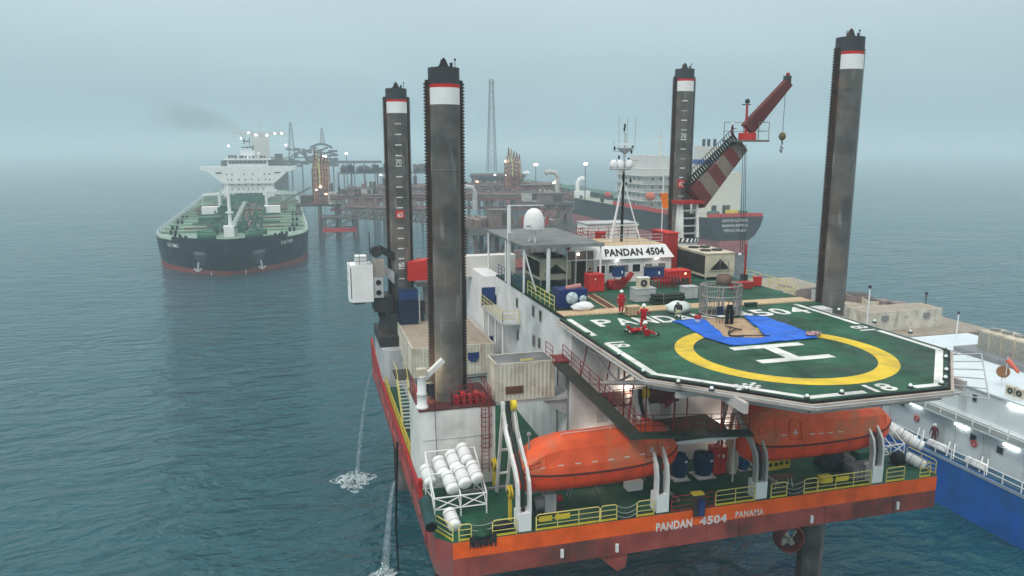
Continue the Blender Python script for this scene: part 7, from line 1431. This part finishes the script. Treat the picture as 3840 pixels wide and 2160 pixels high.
for (x, y, z0_, z1_) in ((62.06, 59.0, 5.3, 7.4), (63.26, 58.0, 9.05, 11.0), (62.06, 53.6, 5.3, 7.4), (62.06, 48.5, 5.3, 7.4)): MB().box(x-.03, x+.03, y-.45, y+.45, z0_, z1_).build('door', mat('door_pale', (.5, .54, .55)), bs, w=True)
for y in (66, 57.2, 54, 49.6): MB().cyl((61.95, y, 5.2), (61.95, y, 8.7), .05, n=6).build('wall_pipe', LGREY, bs, w=True)
for i, y in enumerate((61.2, 55.0)):
    t = thing('lifebuoy', ('orange and white lifebuoy on the white ship wall behind the right raft rack', 'lifebuoy on the white ship wall further right')[i], 'lifebuoy', (61.95, y, 6.9)); b = MB(); b.lathe([(.27+.09*math.cos(a), .09*math.sin(a)) for a in [2*math.pi*j/8 for j in range(9)]], (61.95, y+1.0 if i == 0 else y, 6.9), 20, axis=0); b.build('ring', mat('buoy_red', (.5, .06, .05)), t, w=True)
for i, (y, lb) in enumerate(((57.8, 'white life raft cylinder on the ship rail behind the barge corner'), (53.2, 'white life raft cylinder on the ship rail further right'))): canister((60.5, y, 5.75), (0, -1, 0), lb, 'white life raft cylinders on the supply ship', 2.1, .38)
for i, y in enumerate((59.5, 55.6, 51.8)): t = thing('raft_cradle', ('white angled raft frame on the ship rail, left one', 'white angled raft frame between the two ship rafts', 'white angled raft frame at the right edge')[i], 'frame', (60.4, y, 5.2)); MB().beam((60.3, y, 5.2), (61.0, y+.6, 6.5), .1).build('strut', WHITE2, t, w=True); MB().beam((60.3, y+.8, 5.2), (61.0, y+1.2, 6.5), .1).build('strut', WHITE2, t, w=True)
person((61.4, 59.2, 5.2), -1.2, {}, 'person in dark red coveralls standing on the ship deck by the white wall', suit=mat('dark_red_suit', (.10, .012, .02)), scale=1.25)
# rooftop gear
t = thing('chiller_bank', 'bank of cream chiller units on a dark plinth on the ship roof', 'chiller', (75, 66, 11.95)); q0 = P(2450, 862, z=12.6); MB().box(72.5, 81, 52, 68.5, 11.96, 12.5).build('plinth', mat('plinth_grey', (.22, .23, .24)), t, w=True)
for i in range(9):
    y = 67.2-i*1.55; MB().box(74.6, 77.6, y-1.4, y, 12.5, 14.6).build('chiller_unit', CREAM, t, w=True); MB().cyl((76.1, y-.7, 14.6), (76.1, y-.7, 14.85), .55, n=14).build('fan', GREY, t, w=True); MB().box(74.55, 74.6, y-1.3, y-.1, 12.6, 14.4).build('coil_grille', mat('coil_grey', (.3, .29, .26), var=.3, vs=8), t, w=True)
MB().box(74.7, 77.5, 67.3, 67.35, 12.6, 14.5).build('end_grille', DARK, t, w=True)
p = P(2523, 935, X=65.5); t = thing('dish_antenna', 'brown round dish antenna on the ship roof', 'antenna', (p.x, p.y, 11.95)); b = MB(); b.lathe([(0, -.05), (.45, .0), (.6, .12), (.55, .14), (0, .03)], n=18); q = Vector((-.6, -.75, .25)).to_track_quat('Z', 'Y').to_matrix(); b.v = [tuple(q @ Vector(v)+p) for v in b.v]; b.build('dish', mat('dish_brown', (.25, .12, .05)), t, w=True); MB().cyl((p.x+.1, p.y+.1, 11.95), (p.x+.1, p.y+.1, p.z), .05, n=6).build('pole', WHITE2, t, w=True)
p = P(2535, 905, X=65.6); t = thing('windsock', 'faded coral windsock on a pole on the ship roof', 'windsock', (p.x, p.y, 11.95)); MB().cyl((p.x, p.y, 11.95), (p.x, p.y, p.z+.3), .045, n=6).build('pole', WHITE2, t, w=True); b = MB(); q1 = P(2563, 938, X=65.9); rg_ = []
ax_ = (q1-p); u_ = ax_.normalized(); e1 = u_.cross(Vector((0, 0, 1))).normalized(); e2 = u_.cross(e1)
for i in range(5): k = i/4; r = .26-.12*k; rg_.append([p+ax_*k+e1*r*math.cos(a)+e2*r*math.sin(a) for a in [2*math.pi*j/10 for j in range(10)]])
b.loft(rg_, caps=False); b.build('sock', mat('coral_sock', (.75, .16, .11)), t, w=True)
for i, px_ in enumerate((2547, 2570)):
    p = P(px_, 985, X=64.2); t = thing('air_conditioner', ('outdoor air conditioner on the ship roof edge below the windsock', 'second outdoor air conditioner at the right edge of the picture')[i], 'air conditioner', (64.2, p.y, 11.95)); MB().box(63.9, 64.3, p.y-.5, p.y+.5, 12.15, 13.0).build('case', CREAM, t, w=True); MB().lathe([(.1, 0), (.3, 0), (.3, -.02), (.1, -.02)], (63.89, p.y, 12.58), 16, axis=0).build('fan_grille', DARK, t, w=True); MB().box(63.9, 64.3, p.y-.45, p.y+.45, 11.96, 12.15).build('stand', WHITE2, t, w=True)
for i, (px_, pt_) in enumerate(((2405, 790), (2573, 870))):
    p = P(px_, 850, z=11.95); t = thing('light_mast', ('white pole with a black lamp at the far corner of the ship roof', 'thin aerial mast at the right edge on the ship roof')[i], 'mast', p); top_ = P(px_, pt_, Y=p.y).z; MB().cyl((p.x, p.y, 11.95), (p.x, p.y, top_), .07, n=6).build('pole', WHITE2, t, w=True); MB().ball((p.x, p.y, top_+.1), .18, 8).build('lamp', BLACK, t, w=True)
# ================================================================= SECOND BARGE
ob = thing('support_barge', 'pale rusty support barge deck beyond the right leg', 'barge', (78, 100, 0)); MB().box(62, 96, 84, 132, 6.5, 9.2).build('hull', mat('barge_buff', (.30, .25, .19), dirt=(.2, .13, .09), da=.6), ob, w=True); MB().box(62.1, 95.9, 84.1, 131.9, 9.2, 9.25).build('deck', mat('barge_deck', (.30, .25, .2), dirt=(.04, .2, .14), da=.35, ds=.15), ob, w=True)
c3 = container(77.4, 90.4, 88, 92.3, 9.25, 12.0, CONT, ROOFT, 'long cream cabin with two window units on the support barge beyond the right leg', grp='cabins on the support barge')
for px_, py in ((2243, 800), (2350, 795)):
    p = P(2720/1.4907+(1675 if px_ < 2300 else 2110)/2.8/1.4907, (960+(650 if px_ < 2300 else 615)/2.8)/1.4907, Y=88); MB().box(p.x-.5, p.x+.5, 87.75, 88, p.z-.35, p.z+.35).build('window_unit', GREY, c3, w=True)
container(70, 77.2, 92, 95.5, 9.25, 12.1, mat('cabin_grey', (.4, .38, .36)), ROOFG, 'grey cabin at the foot of the right leg on the support barge', grp='cabins on the support barge'); container(66, 76, 112, 116, 9.25, 11.8, CONT, ROOFT, 'long tan cabin row behind the starboard rail of the barge', grp='cabins on the support barge')
rnd = random.Random(17)
for i in range(16):
    x = 77+rnd.random()*16; y = 94+rnd.random()*22; s1_, s2_, s3_ = rnd.uniform(.6, 2.2), rnd.uniform(.6, 1.8), rnd.uniform(.4, 1.8); mm = (JP, JG, CREAM, LGREY, JD)[i % 5]
    t = thing('deck_cargo', 'rusty and pale deck cargo piled on the support barge', 'cargo', (x, y, 9.25), rnd.uniform(-.4, .4), 'deck cargo on the support barge'); MB().box(-s1_, s1_, -s2_, s2_, 0, s3_).build('body', mm, t); MB().box(-s1_*.8, s1_*.8, -s2_*.8, s2_*.8, s3_, s3_+.15).build('cover', (JD, JP, ROOFT)[i % 3], t)
rrail([(64, 100, 9.25), (64, 125, 9.25)], 'rusty pipe rail along the support barge deck', 1.6, JP, grp='rails on the support barge'); rrail([(77.5, 94, 9.25), (92, 94, 9.25)], 'dark rail behind the long cabin on the support barge', 1.5, GREY, grp='rails on the support barge')
for px_, pt_, Y_, lb in ((2189, 722, 84, 'white light pole between the helideck edge and the long cabin'), (2331, 738, 92, 'short dark post on the roof of the long cabin')):
    p = P(px_, pt_, Y=Y_); t = thing('light_pole', lb, 'pole', (p.x, Y_, 9)); MB().cyl((p.x, Y_, 9.2), (p.x, Y_, p.z), .09, n=6).build('pole', WHITE2 if Y_ < 90 else DARK, t, w=True); MB().ball((p.x, Y_, p.z), .25, 8).build('lamp', BLACK, t, w=True)
# ================================================================= WATER JETS, SMOKE
FOAM = mat('white_foam', (.75, .8, .8), rough=.8, var=.08)
fm = bpy.data.materials.new('falling_water'); fm.use_nodes = True; bb = fm.node_tree.nodes['Principled BSDF']; bb.inputs['Base Color'].default_value = (.7, .82, .84, 1); bb.inputs['Roughness'].default_value = .5
nn = fm.node_tree.nodes; ll = fm.node_tree.links; tcx = nn.new('ShaderNodeTexCoord'); mpx = nn.new('ShaderNodeMapping'); mpx.inputs['Scale'].default_value = (6, 6, .8); nzx = nn.new('ShaderNodeTexNoise'); nzx.inputs['Scale'].default_value = 2.2; nzx.inputs['Detail'].default_value = 5; mrx = nn.new('ShaderNodeMapRange'); mrx.inputs[1].default_value = .38; mrx.inputs[2].default_value = .75; mrx.inputs[3].default_value = .02; mrx.inputs[4].default_value = .42
ll.new(tcx.outputs['Object'], mpx.inputs[0]); ll.new(mpx.outputs[0], nzx.inputs[0]); ll.new(nzx.outputs[0], mrx.inputs[0]); ll.new(mrx.outputs[0], bb.inputs['Alpha'])
fo = fm.copy(); fo.name = 'surface_foam'; fn_ = fo.node_tree.nodes
for q in fn_:
    if q.type == 'MAPPING': q.inputs['Scale'].default_value = (1, 1, 1)
    if q.type == 'TEX_NOISE': q.inputs['Scale'].default_value = 1.7; q.inputs['Detail'].default_value = 8
    if q.type == 'MAP_RANGE': q.inputs[1].default_value = .44; q.inputs[2].default_value = .74; q.inputs[3].default_value = 0; q.inputs[4].default_value = .85
def splash(t, c, rx, ry, n, rnd):
    b = MB(); k = 40
    for j in range(3):
        f0 = (1.0, .72, .45)[j]; vs = []
        for i in range(k): a = 2*math.pi*i/k; r = f0*(1+.22*math.sin(3*a+j)+.12*math.sin(7*a+2*j)); vs.append((c.x+rx*r*math.cos(a), c.y+ry*r*math.sin(a), .05+.05*j))
        b.add(vs+[(c.x, c.y, .1+.28*j)], [(i, (i+1) % k, k) for i in range(k)], 0, True)
    b.build('foam_sheet', fo, t, w=True); d = MB()
    for i in range(n): a = rnd.random()*6.283; q = rnd.random()**.7; d.ball((c.x+rx*.8*q*math.cos(a), c.y+ry*.8*q*math.sin(a), .1+rnd.random()**2*1.5*(1-q)), rnd.uniform(.02, .11), 6)
    d.build('spray', FOAM, t, w=True)['kind'] = 'stuff'
def jet(p0, p1, r0, r1, lab, mf_=1.0):
    p0 = Vector(p0); p1 = Vector(p1); t = thing('water_jet', lab, 'water jet', p1, 0, 'water discharged from the barge'); n = 14; rings = []
    for i in range(n+1):
        u = i/n; c = Vector((p0.x+(p1.x-p0.x)*u**.62, p0.y+(p1.y-p0.y)*u**.62, p0.z+(p1.z-p0.z)*u)); r = r0+(r1-r0)*u; rings.append([c+Vector((r*math.cos(a), r*math.sin(a), 0)) for a in [2*math.pi*j/10 for j in range(10)]])
    MB().loft(rings, caps=False).build('stream', fm, t, w=True); return t
j1 = P(897, 1205, z=0); j0 = P(939, 925, X=XL-.15); t = jet(j0, j1, .05, .26, 'thin stream of water falling from the barge bow to a white splash'); rnd = random.Random(2); b = MB()
splash(t, j1+Vector((-.3, -.6, 0)), 2.1, 2.2, 200, rnd)
j3 = P(968, 1449, z=0); j2 = P(992, 1212, X=XL-.2); t = jet(j2, j3, .12, .38, 'broader stream of water falling close to the port side near the stern')
splash(t, j3, 1.1, 1.2, 70, rnd)
def smoke():
    m = bpy.data.materials.new('dark_smoke'); m.use_nodes = True; n = m.node_tree.nodes; l = m.node_tree.links; n.remove(n['Principled BSDF']); v = n.new('ShaderNodeVolumePrincipled'); v.inputs['Color'].default_value = (.10, .10, .11, 1)
    s0 = P(618, 352, Y=790); s1 = P(360, 278, Y=790); Ln = s0.x-s1.x
    t = n.new('ShaderNodeTexCoord'); sx_ = n.new('ShaderNodeSeparateXYZ'); l.new(t.outputs['Object'], sx_.inputs[0])
    def M(op, a, b=None, cl=False):
        q = n.new('ShaderNodeMath'); q.operation = op; q.use_clamp = cl
        for i, k in enumerate((a, b)):
            if k is None: continue
            if isinstance(k, (int, float)): q.inputs[i].default_value = k
            else: l.new(k, q.inputs[i])
        return q.outputs[0]
    u = M('DIVIDE', M('MULTIPLY', sx_.outputs[0], -1.0), Ln, True); rise = M('POWER', u, .42); zc = M('MULTIPLY', rise, s1.z-s0.z); wd = M('ADD', M('MULTIPLY', M('POWER', u, .6), 20.0), 2.5)
    dz = M('DIVIDE', M('SUBTRACT', sx_.outputs[2], zc), wd); dy = M('DIVIDE', sx_.outputs[1], M('MULTIPLY', wd, 1.4)); fall = M('SUBTRACT', 1.0, M('ADD', M('MULTIPLY', dz, dz), M('MULTIPLY', dy, dy)), True)
    nz_ = n.new('ShaderNodeTexNoise'); nz_.inputs['Scale'].default_value = .045; nz_.inputs['Detail'].default_value = 4; l.new(t.outputs['Object'], nz_.inputs[0]); nm = n.new('ShaderNodeMapRange'); nm.inputs[1].default_value = .3; nm.inputs[2].default_value = .7; l.new(nz_.outputs[0], nm.inputs[0])
    fade = M('POWER', M('SUBTRACT', 1.0, u, True), 1.1); d = M('MULTIPLY', M('MULTIPLY', M('MULTIPLY', fall, nm.outputs[0]), fade), .048); l.new(d, v.inputs['Density']); l.new(v.outputs[0], n['Material Output'].inputs['Volume'])
    o = MB().box(-Ln, 4, -34, 34, -8, s1.z-s0.z+26).build('smoke', m); o.location = s0; tag(o, kind='stuff', label='faint dark smoke drifting left from the distant tanker')
smoke()
# ================================================================= HAZE
def haze():
    m = bpy.data.materials.new('haze_air'); m.use_nodes = True; n = m.node_tree.nodes; l = m.node_tree.links
    n.remove(n['Principled BSDF']); v = n.new('ShaderNodeVolumePrincipled')
    v.inputs['Color'].default_value = (.78, .94, .99, 1); v.inputs['Density'].default_value = .0008; v.inputs['Anisotropy'].default_value = .15
    l.new(v.outputs[0], n['Material Output'].inputs['Volume'])
    o = MB().box(-9500, 9500, -9500, 9500, -3.0, 68).build('haze', m); tag(o, kind='stuff', label='pale teal sea haze over the whole anchorage')
haze()
